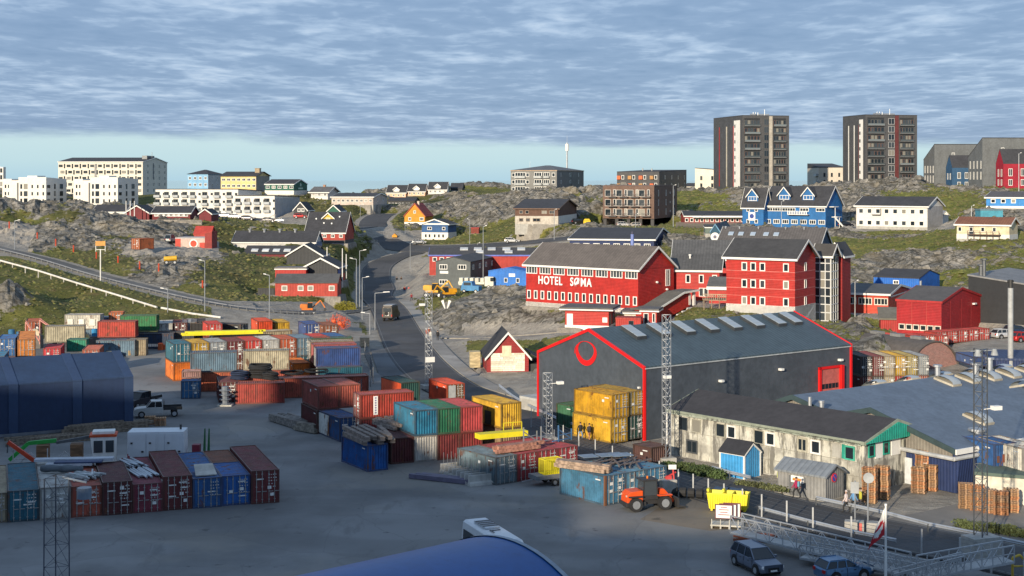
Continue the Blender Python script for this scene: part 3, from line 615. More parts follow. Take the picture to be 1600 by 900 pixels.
# black house with the yellow dormer
b = building('detached_house', 'red house under a huge black roof with a yellow gable dormer', 'house', 477,380,363,415, 539,-6,543, 'r','gx',5.6, M((.36,.05,.035), .7, 'boardv'), FELT, WHITE, oh=.3, fnd=(.9, M((.08,.08,.08), .8)), Wd=12, rock=.2)
b.rs = 5.6/(b.W/2); wrow(b, 'f', 5, .08, .9, 2.1, 1.1, 1.0, 'two'); dormer(b, .5, 3.2, b.h+3.6, .5, 1.4, M((.6,.42,.05), .7), FELT, win=(1.3, .5, 'one'))
for u, z in ((.42, 2.4), (.62, 2.3), (.2, 3.6), (.78, 4.2)): chimney(b, u*b.L, z/b.rs, b.h+z, .35, .3, STEEL, 'roof_window')
b = building('detached_house', 'dark green gabled house peeking over the huge black roof', 'house', 511,340,330,450, 531,-4,540, 'r','gy',1.8, GREENB, FELT, WHITE, oh=.25)
b = building('detached_house', 'black gabled house with white edges left of the huge black roof', 'house', 459,341,328,455, 480,-10,490, 'r','gy',2.4, BLACKW, FELT, WHITE, oh=.3)
wrow(b, 'f', 2, .4, .68, 2.6, 1.0, 1.1, 'two')
# long dark hall with vents
b = building('long_hall', 'long white walled hall with four vents on its black roof', 'building', 364,388,378,400, 492,-5,499, 'r','gx',2.8, M((.55,.55,.54), .8, 'boardh'), FELT, WHITE, oh=.4, Wd=9)
for u in (.16, .34, .53, .72): vent(b, u*b.L, b.W*.45, b.h+2.6, .35, .7)
panel(b, 'r', 0, 1, 0, b.h, M((.16,.22,.34), .7, 'boardv'), 'gable_wall', .05)
b = building('long_hall', 'lower black roofed lean-to hall with white roof lights in front of the vented hall', 'building', 383,402,396,380, 496,-5,503, 'r','gx',1.8, WINE, FELT, None, oh=.4, Wd=7)
for u in (.12, .27, .42, .57, .72, .87): q = MB(); q.prism([(.6, b.h+.5), (1.6, b.h+1.02), (1.6, b.h+1.2), (.6, b.h+.7)], u*b.L-.9, u*b.L+.9, 'x'); q.build('roof_light', M((.55,.58,.6), .4), b.root)
b = building('detached_house', 'black gabled house with thin white edges behind the red sheds', 'house', 448,414,399,350, 503,-2,512, 'r','gy',2.6, BLACKW, FELT, WHITE, oh=.4, Wd=9)
b = building('detached_house', 'wide black gabled house with a red base beside the road', 'house', 476,441,417,322, 527,-4,534, 'r','gy',1.9, BLACKW, FELT, WHITE, oh=.5, low=(1.6, REDV), Wd=9)
q = MB(); q.box(b.L+.02, .5, .6, b.L+.1, 4, 2.8); q.build('blue_door_panel', M((.05,.12,.35), .6), b.root)
b = building('storage_shed', 'flat roofed red shed behind the red house by the hill road', 'shed', 430,442,420,319, 478,0,480, 'r','flat',0, REDV, M((.16,.15,.15), .8), WHITE, oh=.15, Wd=5)
b = building('detached_house', 'red boarded house with four pale windows under a plain grey roof', 'house', 430,463,442,311, 527,0,529, 'r','gx',1.6, M((.40,.045,.03), .65, 'boardv'), M((.09,.09,.09), .85), None, oh=.25, Wd=7, rock=.1)
for u in (.15, .41, .57, .91): window(b, 'f', u*b.L, 1.75, 1.25, 1.15, 'one', pane=2)
b = building('lean_to_shed', 'small black lean-to at the left end of the red boarded house', 'shed', 403,461,452,312, 429,0,430, 'r','shed',-.3, BLACKW, FELT, None, oh=.1, Wd=4)
# burgundy school buildings
b = building('school_wing', 'burgundy school wing with a long white window band, left part', 'building', 145,345,331,440, 195,-3,200, 'r','gx',2.0, WINE, FELT, WHITE, oh=.4, Wd=10)
panel(b, 'f', .1, 1, 1.2, 2.4, WHITE, 'window_band'); wrow(b, 'f', 8, .16, .95, 1.8, 1.0, .9, 'two', off=.07)
b = building('school_wing', 'burgundy school gable with white edges beside three flagpoles', 'building', 195,345,333,432, 233,-3,240, 'r','gy',2.2, WINE, FELT, WHITE, oh=.4, Wd=10)
b = building('school_wing', 'burgundy school wing with white windows and a stone terrace wall', 'building', 238,344,333,432, 297,-3,310, 'r','gx',1.9, WINE, FELT, WHITE, oh=.4)
panel(b, 'f', .06, .95, 1.1, 2.0, WHITE, 'window_band'); wrow(b, 'f', 7, .1, .9, 1.55, 1.1, .8, 'two', off=.07)
b = building('school_wing', 'short burgundy school wing with a white gable frame at the right end', 'building', 311,346,334,425, 330,-3,338, 'r','gy',1.3, WINE, FELT, WHITE, oh=.3, Wd=8)
e_ = empty('stone_wall', PP(222, 353, 420), R(-2), 'low stone terrace wall below the burgundy school', 'wall')
rs = random.Random(5)
sm_ = []
for k in range(6): q = MB(); q.box(0, rs.uniform(-.06, .02), 0, .95, .4, .42); sm_.append(q.mesh('stone', [M((.27,.25,.22), .9), M((.33,.30,.26), .9), M((.21,.2,.18), .9)][k % 3]))
for r_ in range(4):
    for k in range(17): link('stone', rs.choice(sm_), e_, (k*1.0+(r_ % 2)*.4, 0, r_*.46))
q = MB(); q.box(-.1, .1, -1.5, 17.6, .38, 1.8); q.build('wall_core', M((.2,.19,.17), .9), e_)
CTRL += [(PD(222, 419), 419, PZ(353, 419), .3), (PD(310, 419), 419, PZ(353, 419), .3)]
# box hut with the round sign
b = building('site_hut', 'red and white striped site hut with a round sign on the hilltop', 'shed', 274,388,373,375, 320,-4,333, 'r','flat',0, M((.55,.42,.36), .7, 'boardv'), M((.45,.42,.4), .7), None, oh=.05, rock=.6)
panel(b, 'f', 0, .18, .1, b.h, M((.5,.06,.04), .7), 'red_panel'); panel(b, 'f', .82, 1, .1, b.h*.6, M((.5,.06,.04), .7), 'red_panel')
q = MB(); q.bar((b.L*.62, -.12, b.h*.5), (b.L*.62, -.06, b.h*.5), 1.15, 18); ob = q.build('round_sign', WHITE, b.root); q = MB(); q.bar((b.L*.62, -.16, b.h*.5), (b.L*.62, -.125, b.h*.5), .85, 18); q.build('sign_disc', M((.45,.06,.03), .7), ob)
b = building('site_hut', 'dark red flat box hut right behind the striped hut', 'shed', 320,388,366,372, 331,-4,336, 'r','shedx',.5, M((.26,.03,.025), .7, 'boardv'), REDROOF, None, oh=.05, Wd=5, rock=.6)
b = building('site_hut', 'small hut with a sloping bright red roof behind the striped hut', 'shed', 303,372,366,392, 329,-4,334, 'r','gx',2.0, M((.4,.05,.04), .7), M((.42,.05,.035), .7), None, oh=.2, Wd=5, rock=.6)
# grey centre building
b = building('workshop', 'slate grey two storey workshop with a low gable and white windows', 'building', 681,450,409,345, 735,-14,835, 'r','gy',1.1, SLATE, M((.06,.06,.065), .8), None, oh=.15, rock=.1)
for u, w in ((.22, 2.0), (.76, 2.1)): window(b, 'f', u*b.L, b.h-1.2, w, 1.2, 'three')
window(b, 'f', b.L*.22, 1.5, 2.1, 1.1, 'three'); panel(b, 'f', .12, .36, 3.5, 4.1, WHITE, 'sign_board'); panel(b, 'f', .66, .9, .8, 1.8, M((.6,.6,.5), .7), 'sign_board')
wrow(b, 'r', 7, .06, .95, b.h-1.3, 1.5, 1.2, 'three')
b = building('long_hall', 'red walled hall with rows of white roof lights on its grey roof', 'building', 671,430,399,363, 838,0,842, 'r','gx',1.6, M((.40,.04,.03), .65, 'boardv'), M((.06,.06,.065), .8), M((.12,.16,.5), .6), oh=.2, Wd=9, rock=.1)
wrow(b, 'f', 3, .05, .18, b.h-1.0, 1.1, 1.1, 'one')
for u, t in ((.32, .75), (.45, .75), (.58, .75), (.72, .75), (.86, .75), (.47, .35), (.74, .35)):
    y = b.W/2*t; z = b.h+1.6*t; k = 1.6/(b.W/2)
    q = MB(); q.prism([(y-.7, z-.7*k+.2), (y+.7, z+.7*k+.2), (y+.7, z+.7*k+.4), (y-.7, z-.7*k+.4)], u*b.L-1.0, u*b.L+1.0, 'x'); q.build('roof_light', M((.5,.52,.53), .5), b.root)
b = building('container_office', 'low bright blue cabin between the grey workshop and the hotel', 'building', 763,451,424,322, 823,-20,835, 'r','gy',.8, BBLUE, BBLUE, None, oh=.02, rock=.1)
wrow(b, 'f', 3, .15, .77, 2.0, .8, 1.0, 'one'); panel(b, 'f', .54, .7, 2.8, 3.5, WHITE, 'sign_board')
# navy hall
b = building('navy_hall', 'navy blue long house with white windows behind the hotel', 'building', 890,392,374,335, 1022,-11,1046, 'r','gx',2.0, NAVY, FELT, WHITE, oh=.35, rock=.1)
wrow(b, 'f', 8, .08, .92, b.h-1.3, 1.5, .9, 'three'); wrow(b, 'r', 3, .2, .8, b.h-1.6, .7, 1.0, 'one')
e_ = empty('vent_pipe', PP(988, 400, 318), 0, 'tall pale blue flue pipe rising from behind the hotel roof', 'chimney'); q = MB(); q.bar((0, 0, -2), (0, 0, 4.8), .38, 12); q.build('flue', M((.16,.22,.5), .5), e_); q = MB(); q.bar((0, 0, 4.8), (0, 0, 5.4), .2, 8); q.build('flue_cap', M((.05,.05,.1), .5), e_)
# long grey roof behind the hotel with the sign house
b = building('parish_house', 'long house with a grey ribbed roof and dark blue gable behind the red blocks', 'building', 1120,410,383,305, 1280,-24,1304, 'r','gx',3.6, M((.02,.06,.12), .7, 'boardv'), GROOF, WHITE, oh=.3, rock=.2, Wd=12)
for u in (.1, .2, .32, .45, .55): 
    y = b.W*.28; z = b.h+y*.6; q = MB(); q.prism([(y-.5, z+.0), (y+.5, z+.6), (y+.5, z+.75), (y-.5, z+.15)], u*b.L-.55, u*b.L+.55, 'x'); q.build('roof_window', M((.35,.42,.5), .2, 'glass'), b.root)
for u in (.02, .16, .35, .62, .8): vent(b, u*b.L, b.W*.45, b.h+3.1, .15, .5)
panel(b, 'r', .1, .9, b.h-1, b.h+.3, WHITE, 'window_band')
b = building('sign_house', 'small dark blue gable with a round white emblem above the ribbed roof', 'building', 1110,384,362,318, 1125,-14,1142, 'r','gy',1.6, M((.015,.07,.12), .7, 'boardv'), M((.04,.06,.08), .7), M((.1,.25,.4), .6), oh=.1)
q = MB(); q.bar((b.L*.5, -.55, 2.0), (b.L*.5, -.1, 2.0), .95, 20); ob = q.build('round_emblem', WHITE, b.root); q = MB(); q.bar((b.L*.5, -.6, 2.0), (b.L*.5, -.555, 2.0), .38, 12); q.box(b.L*.5-.1, -.64, 1.85, b.L*.5+.1, -.605, 2.2); q.build('emblem_mark', M((.12,.13,.2), .6), ob)
b = building('storage_shed', 'small grey green shed with a white roof edge left of the round emblem', 'shed', 1102,371,355,340, 1118,-6,1121, 'r','flat',0, M((.13,.17,.15), .8, 'boardv'), FELT, WHITE, oh=.1, low=(.9, CONC), rock=.2)
q = MB(); q.box(-1.2, 0, .3, -.04, 1.2, .45); q.box(-1.2, -.02, .454, -1.14, 1.2, 1.4); q.box(-1.13, -.02, 1.0, -.04, .04, 1.08); q.build('porch', TIMBER, b.root)
# ------------------------------------------------------------------ hotel
def text_mesh(name, body, size, m, parent, loc, rot, extrude=.06, bold=.02, align='LEFT', xs=1.0):
    cu = bpy.data.curves.new(name, 'FONT'); cu.body = body; cu.size = size; cu.extrude = extrude; cu.offset = bold; cu.align_x = align; cu.space_character = 1.14
    o = bpy.data.objects.new(name, cu); COL.objects.link(o); dg = bpy.context.evaluated_depsgraph_get(); dg.update()
    me = bpy.data.meshes.new_from_object(o.evaluated_get(dg)); bpy.data.objects.remove(o)
    me.materials.clear(); me.materials.append(m)
    o = link(name, me, parent, loc); o.rotation_euler = rot; o.scale = (xs, 1, 1); return o
b = building('hotel', 'long red hotel with HOTEL SØMA in white letters and a brown ribbed roof', 'hotel', 822,477,412,260, 997,-40,1053, 'r','gx',3.5, RED, M((.13,.112,.10), .8, 'ribs', name='brown_ribbed_roof'), WHITE, oh=.5, fnd=(.7, WHITE), rock=.4, deep=5)
hot = b
q = MB(); q.box(0, -.03, -.9, b.L, .3, .72); q.build('base_band', WHITE, b.root)
wrow(b, 'f', 8, .055, .945, b.h-.95, 2.55, 1.55, 'four', M((.72,.72,.70), .6), pane=1)
wrow(b, 'f', 16, .03, .975, 2.05, .82, 1.55, 'one')
for k, ch in enumerate(("HOTEL", "SØMA")): text_mesh('sign_letters', ch, 2.05, M((.85,.85,.83), .5, 'plain'), b.root, (b.L*(.12 if k == 0 else .415), -.16, 4.05), (R(90), 0, 0), .08, .032, 'LEFT', .78)
window(b, 'r', b.W*.82, b.h-1.9, 1.3, 2.9, 'two'); q = MB(); q.bar((b.L+.02, b.W*.5, 5), (b.L+.35, b.W*.5, 5.0), .18, 8); q.build('wall_lamp', WHITE, b.root)
q = MB(); q.bar((b.L+.02, b.W*.78, 3.6), (b.L+.35, b.W*.78, 3.6), .18, 8); q.build('wall_lamp', WHITE, b.root)
for z in (b.h-.02,): panel(b, 'r', 0, 1, z-.12, z+.02, M((.30,.015,.012), .6), 'cladding_joint', .03)
# entrance annex
x = building('hotel_annex', 'low red annex with a flat grey roof and white door in front of the hotel', 'building', 883,511,482,234, 951,-14,975, 'r','flat',0, RED, M((.10,.10,.10), .8), WHITE, oh=.8, fnd=(.35, WHITE), rock=.1, Wd=6)
q = MB(); q.box(.3, -.08, .36, 1.3, -.01, 2.2); q.build('door', WHITE, x.root); panel(x, 'f', .86, .97, .9, 1.7, WHITE, 'notice_board')
panel(x, 'r', .1, .35, .3, 2.1, TIMBER, 'timber_panel'); panel(x, 'r', .6, .85, .36, 2.1, DRKG, 'door')
x = building('porch', 'pale rendered hotel porch under a small sagging grey roof', 'building', 975,510,488,236, 1003,-12,1010, 'r','flat',0, M((.58,.54,.46), .8), M((.12,.12,.12), .8), WHITE, oh=.5, rock=.1, Wd=5)
x = building('skip_shed', 'small red shed with a black window below the hotel porch', 'shed', 962,513,499,228, 1001,-10,1004, 'r','flat',0, REDV, REDROOF, None, oh=.05, rock=.1, Wd=3)
window(x, 'f', x.L*.62, .9, .8, .7, 'bare', DRKG, pane=0)
x = building('entrance_hut', 'little red entrance block with a white glazed door by the covered stair', 'building', 1004,508,485,232, 1026,-14,1032, 'r','flat',0, RED, M((.12,.12,.12), .8), WHITE, oh=.4, rock=.1, Wd=4)
window(x, 'f', x.L*.25, 1.0, .8, 1.9, 'one'); window(x, 'f', x.L*.8, 1.2, .5, 1.5, 'one')
# covered stair climbing from the entrance to the terrace
pa = Vector(PP(1012, 506, 234)); pb = Vector(PP(1078, 478, 243)); dv = (pb-pa); ln = math.hypot(dv.x, dv.y); an = math.atan2(dv.y, dv.x)
e_ = empty('covered_stair', pa, an, 'red covered stair with a white edged sloping roof and stepped white base', 'staircase')
hz = pb.z-pa.z; s_ = hz/ln
q = MB(); q.prism([(0, 0), (ln*.25, 0), (ln, hz), (ln, hz+2.4), (ln*.25, 2.4), (0, 2.2)], 0, 2.6, 'y'); q.build('wall', RED, e_)
q = MB(); q.prism([(-.6, 2.22), (ln*.25, 2.42), (ln*.8, hz*.95+2.42), (ln+2, hz+2.5), (ln+2, hz+2.68), (ln*.8, hz*.95+2.62), (ln*.25, 2.62), (-.6, 2.4)], -.5, 3.1, 'y'); q.build('roof', M((.13,.12,.10), .8), e_)
q = MB(); q.prism([(-.6, 2.14), (ln*.25, 2.34), (ln*.8, hz*.95+2.34), (ln+2, hz+2.42), (ln+2, hz+2.72), (ln*.8, hz*.95+2.66), (ln*.25, 2.66), (-.6, 2.44)], -.6, -.503, 'y'); q.build('fascia', WHITE, e_)
q = MB()
for k in range(5): q.box(ln*(.45+.12*k), -.1, -1.5, ln*(.45+.12*k+.119), .2, hz*(.05+.21*k))
q.build('stepped_base', M((.62,.62,.62), .8), e_)
q = MB(); q.box(ln*.97, -.06, hz+.2, ln*1.02, -.003, hz+2.0); q.box(ln*1.08, -.06, hz, ln*1.13, .2, hz+2.3); q.build('glazed_frame', WHITE, e_)
# link block and tall slope behind
b = building('hotel_link', 'red two storey link with white framed windows between hotel and tall red block', 'building', 1050,469,421,254, 1124,-12,1136, 'r','gx',2.4, RED, M((.085,.085,.085), .8, 'ribs'), WHITE, oh=.5, rock=.2, Wd=9)
for u in (.34, .62, .90): window(b, 'f', u*b.L, b.h-1.6, .85, 1.5, 'one')
for u in (.62, .72): window(b, 'f', u*b.L, 1.5, .8, 1.5, 'one')
vent(b, b.L*.35, b.W*.35, b.h+1.5, .15, .8, WHITE)
b2 = building('rear_wing', 'grey ribbed roof wing rising behind the red link building', 'building', 1052,440,404,275, 1160,-10,1170, 'r','gx',3.2, RED, M((.10,.10,.10), .8, 'ribs'), WHITE, oh=.4, rock=.2, Wd=11)
q = MB(); y = 2.2; q.prism([(y-.6, b2.h+.8), (y+.6, b2.h+1.5), (y+.6, b2.h+1.6), (y-.6, b2.h+.95)], b2.L*.68, b2.L*.74, 'x'); q.build('roof_window', M((.5,.52,.5), .3, 'glass'), b2.root)
x = building('low_link', 'low red lean-to with a grey roof against the tall red block', 'building', 1108,474,449,246, 1138,-14,1142, 'r','shed',1.2, RED, M((.12,.12,.115), .8), WHITE, oh=.4, rock=.1, Wd=4)
# four storey block
b = building('hotel_tower_block', 'tall red four storey block with white windows and a white base', 'building', 1135,479,400,232, 1242,-33,1274, 'r','gx',2.6, RED, M((.05,.05,.052), .85), WHITE, oh=.55, fnd=(.5, WHITE), rock=.2, deep=5, pad=False)
hb = b
for x_, y_, d_ in ((-1, 0, .6), (b.L*.5, -1, 1.2), (b.L+1, -1, 2.4), (b.L+1, b.W+1, 2.4), (b.L*.5, b.W*.5, 1.0)): CTRL.append((*b.wp(x_, y_), b.z0-d_, .3))
q = MB(); q.box(0, -.03, -3.2, b.L+.03, b.W, .52); q.build('base_band', WHITE, b.root)
for r_ in range(3):
    z = b.h-1.55-r_*2.72
    for u in (.27, .40, .535, .875): window(b, 'f', u*b.L, z, .95, 1.35, 'one')
    window(b, 'r', b.W*.5, z, .8, 1.35, 'one')
    for f_ in ('f', 'r'): panel(b, f_, 0, 1, z-.75, z-.68, M((.6,.2,.17), .6), 'cladding_joint', .025)
    if r_: 
        for f_ in ('f', 'r'): panel(b, f_, 0, 1, z+.75, z+.8, M((.6,.2,.17), .6), 'cladding_joint', .025)
# glass stair tower and wing on its right
pt = b.wp(b.L+.3, b.W+.2)
tw = building('glass_stair_tower', 'glazed white framed stair tower with a small gable roof on the red block', 'building', 1273,515,397,237, 1298,-33,1308, 'r','gx',1.5, M((.20,.19,.185), .6), M((.07,.065,.06), .85), WHITE, oh=.5, rock=.1, Wd=3.2, deep=2)
WF = M((.70,.71,.70), .5, 'paint', var=.05)
for f_, T in (('f', tw.L), ('r', tw.W)):
    nrow = 9; hh = (tw.h-.3)/nrow; nc = 3
    for r_ in range(nrow):
        for c_ in range(nc): window(tw, f_, T*(c_+.5)/nc, .2+hh*(r_+.5), T/nc*.98, hh*.98, 'bare', WF, pane=[1, 1, 0, 2][(r_*3+c_*2+r_//2) % 4])
wg = building('red_stair_wing', 'narrow red wing with a white gable edge behind the glass stair tower', 'building', 1296,505,395,241, 1316,-33,1321, 'r','gy',1.6, M((.26,.012,.012), .6, 'boardh'), FELT, WHITE, oh=.5, rock=.1, Wd=4, deep=6)
# terrace deck with tables
e_ = empty('timber_terrace', PP(1098, 478, 236), R(-15), 'pale timber terrace with railings and table sets beside the red link', 'terrace')
q = MB(); q.box(0, 0, .9, 6.5, 4, 1.05)
for k in range(6): q.bar((.2+k*1.25, .1, -1), (.2+k*1.25, .1, .9), .08)
q.build('deck', TIMBER, e_)
q = MB(); q.box(0, 0, 1.9, 6.5, .06, 2.0)
for k in range(20): q.box(k*.34, 0, 1.053, k*.34+.08, .06, 1.897)
q.build('railing', M((.42,.32,.22), .8, 'wood'), e_)
tb = None
for k in range(3):
    t = empty('picnic_table', (Vector(e_.location)+Matrix.Rotation(R(-15), 3, 'Z') @ Vector((1+k*2, 1.8, 1.06))), R(-15+10*k), ['pale picnic table at the left end of the timber terrace', 'pale picnic table in the middle of the timber terrace', 'pale picnic table at the right end of the timber terrace'][k], 'table', 'picnic tables on the timber terrace')
    q = MB(); q.box(-.8, -.35, .7, .8, .35, .76); q.build('table_top', M((.5,.42,.33), .8), t)
    q = MB(); q.box(-.8, -.75, .42, .8, -.5, .47); q.box(-.8, .5, .42, .8, .75, .47); q.build('bench', M((.5,.42,.33), .8), t)
    q = MB()
    for xx in (-.6, .6): q.bar((xx, -.65, 0), (xx, .1, .7), .04); q.bar((xx, .65, 0), (xx, -.1, .7), .04); q.bar((xx, -.7, .38), (xx, .7, .38), .04)
    q.build('leg', TIMBER, t)

# ------------------------------------------------------------------ right middle
b = building('red_workshop', 'low red workshop with a big white framed window band right of the glass tower', 'building', 1318,488,458,255, 1388,-27,1420, 'r','gx',1.1, M((.50,.05,.022), .6, 'boardh'), M((.085,.088,.09), .8), WHITE, oh=.4, rock=.2)
wrow(b, 'f', 3, .14, .84, b.h-1.25, 2.4, 1.25, 'four', M((.6,.58,.5), .6)); panel(b, 'r', .1, .9, b.h-.6, b.h-.4, WHITE, 'trim_board')
b = building('bright_blue_hall', 'bright blue windowed hall with a dark roof at the foot of the rocky slope', 'building', 1365,458,433,272, 1436,-33,1468, 'r','gx',1.2, M((.01,.13,.52), .6, 'boardv'), M((.045,.045,.05), .85), None, oh=.1, rock=.3)
window(b, 'f', b.L*.5, b.h-.8, 1.1, .8, 'two'); q = MB(); q.box(b.L+.01, .5, .3, b.L+.08, 1.4, 2.6); q.build('door', WHITE, b.root)
b = building('red_hall', 'tall plain red hall with a strip of low white framed windows', 'building', 1401,521,469,228, 1471,-38,1532, 'r','gx',1.7, M((.36,.014,.018), .6, 'boardh'), M((.095,.088,.083), .8), M((.38,.02,.02), .6), oh=.12, rock=.1)
wrow(b, 'f', 6, .12, .92, 1.15, 1.05, .95, 'one', M((.6,.55,.46), .6), pane=0)
for u in (.34, .67): panel(b, 'f', u, u+.006, 0, b.h, M((.5,.08,.06), .6), 'cladding_joint', .03)
for u in (.22, .5, .75): panel(b, 'r', u, u+.006, 0, b.h, M((.27,.01,.012), .6), 'cladding_joint', .03)
q = MB(); q.box(b.L+.02, b.W*.78, b.h-1.2, b.L+.4, b.W*.84, b.h-.95); q.build('wall_lamp', WHITE, b.root)
b = building('lean_to_shed', 'low red lean-to with a moss grey roof left of the tall red hall', 'shed', 1376,519,499,236, 1402,-12,1406, 'r','shed',1.2, M((.36,.02,.018), .6, 'boardv'), M((.17,.16,.13), .9), None, oh=.3, rock=.2, Wd=6)
b = building('black_hall', 'big black windowless hall with a pale rooftop edge at the right of the photo', 'building', 1513,503,431,238, 1640,-36,1700, 'r','shedx',-1.6, M((.022,.024,.028), .6, 'cladh'), M((.2,.2,.2), .7), None, oh=.15, rock=.1, Wd=22)
for u in (.12, .16): vent(b, u*b.L, 1.5, b.h+.2, .35, 1.4 if u < .13 else 2.4, DSTEEL)
panel(b, 'f', .0, .03, .2, 2.6, M((.2,.4,.45), .5), 'door'); q = MB(); q.box(-1.0, -1.6, .4, .9, -.4, 2.4); q.build('cooling_unit', M((.5,.5,.45), .7), b.root)
# brick barrel vault
bx, by, _ = PP(1459, 590, 203)
e_ = empty('barrel_hut', (bx, by, PZ(588, 203)), R(30), 'old barrel vaulted hut with a pink brick end wall and tarred roof', 'building')
r_ = 4.8; pts = [(r_*1.05*math.cos(a), r_*1.05*math.sin(a)) for a in [math.pi*k/16 for k in range(17)]]
q = MB(); q.prism([(x*.96, z*.96) for x, z in pts], 0, 18, 'y'); q.build('brick_wall', M((.30,.14,.12), .9, 'brick'), e_)
q = MB(); o = [(x, z) for x, z in pts]; i_ = [(x*.965, z*.965) for x, z in reversed(pts)]
for k in range(16): q.prism([o[k], o[k+1], (o[k+1][0]*.963, o[k+1][1]*.963), (o[k][0]*.963, o[k][1]*.963)], -.3, 18.2, 'y')
q.build('vault_roof', M((.10,.088,.08), .9), e_)
q = MB()
for k in range(4): q.box(-.5, 2+k*4, r_*1.05-.1, .5, 4+k*4, r_*1.05+.35)
q.build('roof_hatch', M((.2,.2,.2), .7), e_)
x = building('flat_shed', 'flat mossy roofed grey shed left of the brick barrel hut', 'shed', 1378,560,543,212, 1428,-14,1432, 'r','flat',0, M((.2,.2,.2), .8), M((.28,.26,.2), .9), None, oh=.2, rock=.1, Wd=8)
x = building('blue_hall', 'dark navy lattice topped wall and roof at the right edge behind the blue grey roof', 'building', 1556,590,563,192, 1640,-8,1700, 'r','flat',0, NAVY, M((.03,.05,.12), .6, 'ribs'), None, oh=.2, rock=.1, Wd=10)
# silver flue
e_ = empty('flue_column', (PD(1579, 192), 192, 0), 0, 'tall pale cylindrical flue column with a black cap right of the red hall', 'chimney')
zt = PZ(450, 192); q = MB(); q.bar((0, 0, -.5), (0, 0, zt), .36, 16); q.build('flue', M((.36,.37,.37), .5), e_); q = MB(); q.bar((0, 0, zt), (0, 0, zt+1.1), .3, 10); q.bar((-.4, 0, zt+.9), (.4, 0, zt+.9), .15, 8); q.build('flue_cap', M((.03,.03,.03), .6), e_)

# ------------------------------------------------------------------ little barn
b = building('barn', 'small old red barn with boarded up white gable and black roof', 'barn', 761,582,558,206, 826,6,737, 'l','gy',3.4, M((.30,.03,.03), .75, 'boardh'), M((.035,.035,.038), .85), WHITE, oh=.35, rock=.1, Wd=8.5)
rb = random.Random(9); mm = [MB().box(0, -.05, 0, 1, -.002, .27).mesh('board', m_) for m_ in (M((.72,.68,.55), .8), M((.62,.58,.46), .8), M((.78,.75,.64), .8))]
for k in range(9):
    x = .55
    while x < b.L-.6:
        w = min(rb.uniform(1.2, 2.2), b.L-.55-x); o = link('board', rb.choice(mm), b.root, (x, -rb.uniform(0, .03), .15+k*.29)); o.scale = (w-.03, 1, 1); x += w
q = MB(); q.box(b.L*.36, -.12, b.h+.1, b.L*.58, -.01, b.h+1.6); q.build('loft_hatch', M((.7,.6,.42), .8), b.root)
q = MB(); q.prism([(b.L+.35, b.h+.2), (b.L+3.0, b.h-1.1), (b.L+3.0, b.h-.95), (b.L+.35, b.h+.38)], .2, 8.3, 'y'); q.build('lean_to_roof', M((.05,.045,.04), .85), b.root)
q = MB(); q.box(b.L+.02, .6, -.5, b.L+2.6, 8, b.h-1.15); q.build('lean_to_wall', M((.05,.05,.05), .8), b.root)
q = MB(); q.box(-2.0, 5.5, 0, -.5, 7.4, 2.3); q.build('timber_stack', M((.55,.45,.26), .8, 'wood'), b.root)

# ------------------------------------------------------------------ the big grey warehouse
P0 = Vector((3.05, 170.6)); P1 = Vector((14.35, 156.0)); gw = (P1-P0); ga = math.atan2(gw.y, gw.x)
b = building('warehouse', 'huge dark grey warehouse with bright red edges and a red ring on its gable', 'warehouse', 841,654,550.5,170.6, 1007,math.degrees(ga),1347, 'r','gy',3.4, WGREY, M((.058,.085,.10), .55, 'ribsy', name='blue_grey_sheet_roof'), None, oh=.06, rock=.0, Wd=34.5)
wh = b; L, Wd, h, rise = b.L, b.W, b.h, 3.4
RT = M((.70,.012,.012), .45, 'paint', var=.05, name='signal_red')
q = MB(); q.prism([(-.1, h-.15), (L/2, h+rise-.15), (L/2, h+rise+.22), (-.1, h+.2)], -.14, .1, 'y'); q.prism([(L+.1, h-.15), (L/2, h+rise-.15), (L/2, h+rise+.22), (L+.1, h+.2)], -.14, .1, 'y'); q.build('red_verge', RT, b.root)
q = MB(); q.box(-.1, -.12, 0, .14, .12, h-.1); q.build('corner_trim', RT, b.root)
q = MB(); q.box(L-.16, -.12, 0, L+.08, .16, h-.1); q.build('corner_trim', RT, b.root)
q = MB(); q.box(L-.2, Wd-.12, 0, L+.14, Wd+.2, h-.05); q.build('corner_trim', RT, b.root)
q = MB(); q.prism([(L+.1, h+.02), (L/2, h+rise+.02), (L/2, h+rise+.3), (L+.1, h+.25)], Wd+.08, Wd+.25, 'y'); q.build('red_verge', RT, b.root)
q = MB(); q.box(L+.06, 0, h-.1, L+.14, Wd, h+.02); q.build('gutter', M((.4,.42,.43), .5), b.root)
# brush-drawn ring
cxr, czr = L*.475, h+.75
q = MB(); n = 40; pts = []
for k in range(n+1):
    a = math.radians(100)+2*math.pi*k/n; wd_ = .09+.42*max(0, math.sin(a*.5-.95))**1.5
    ro = 1.62+.05*math.sin(3*a); ri = ro-wd_*1.25
    pts.append(((ro*math.cos(a)*1.12, ro*math.sin(a)*.86), (ri*math.cos(a)*1.12+.08, ri*math.sin(a)*.86+.06)))
for k in range(n):
    (a0, a1), (b0, b1) = pts[k], pts[k+1]; q.prism([a0, b0, b1, a1], -.08, -.02, 'y')
for k in range(10):
    a = math.radians(190)-k*.14; c = math.radians(190)-(k+1)*.14
    q.prism([(1.85*math.cos(a)*1.1, 1.3*math.sin(a)), (1.85*math.cos(c)*1.1, 1.3*math.sin(c)), (1.8*math.cos(c)*1.1, 1.26*math.sin(c)), (1.8*math.cos(a)*1.1, 1.26*math.sin(a))], -.08, -.02, 'y')
q.build('ring_emblem', RT, b.root, (cxr, 0, czr))
k_ = rise/(L/2)
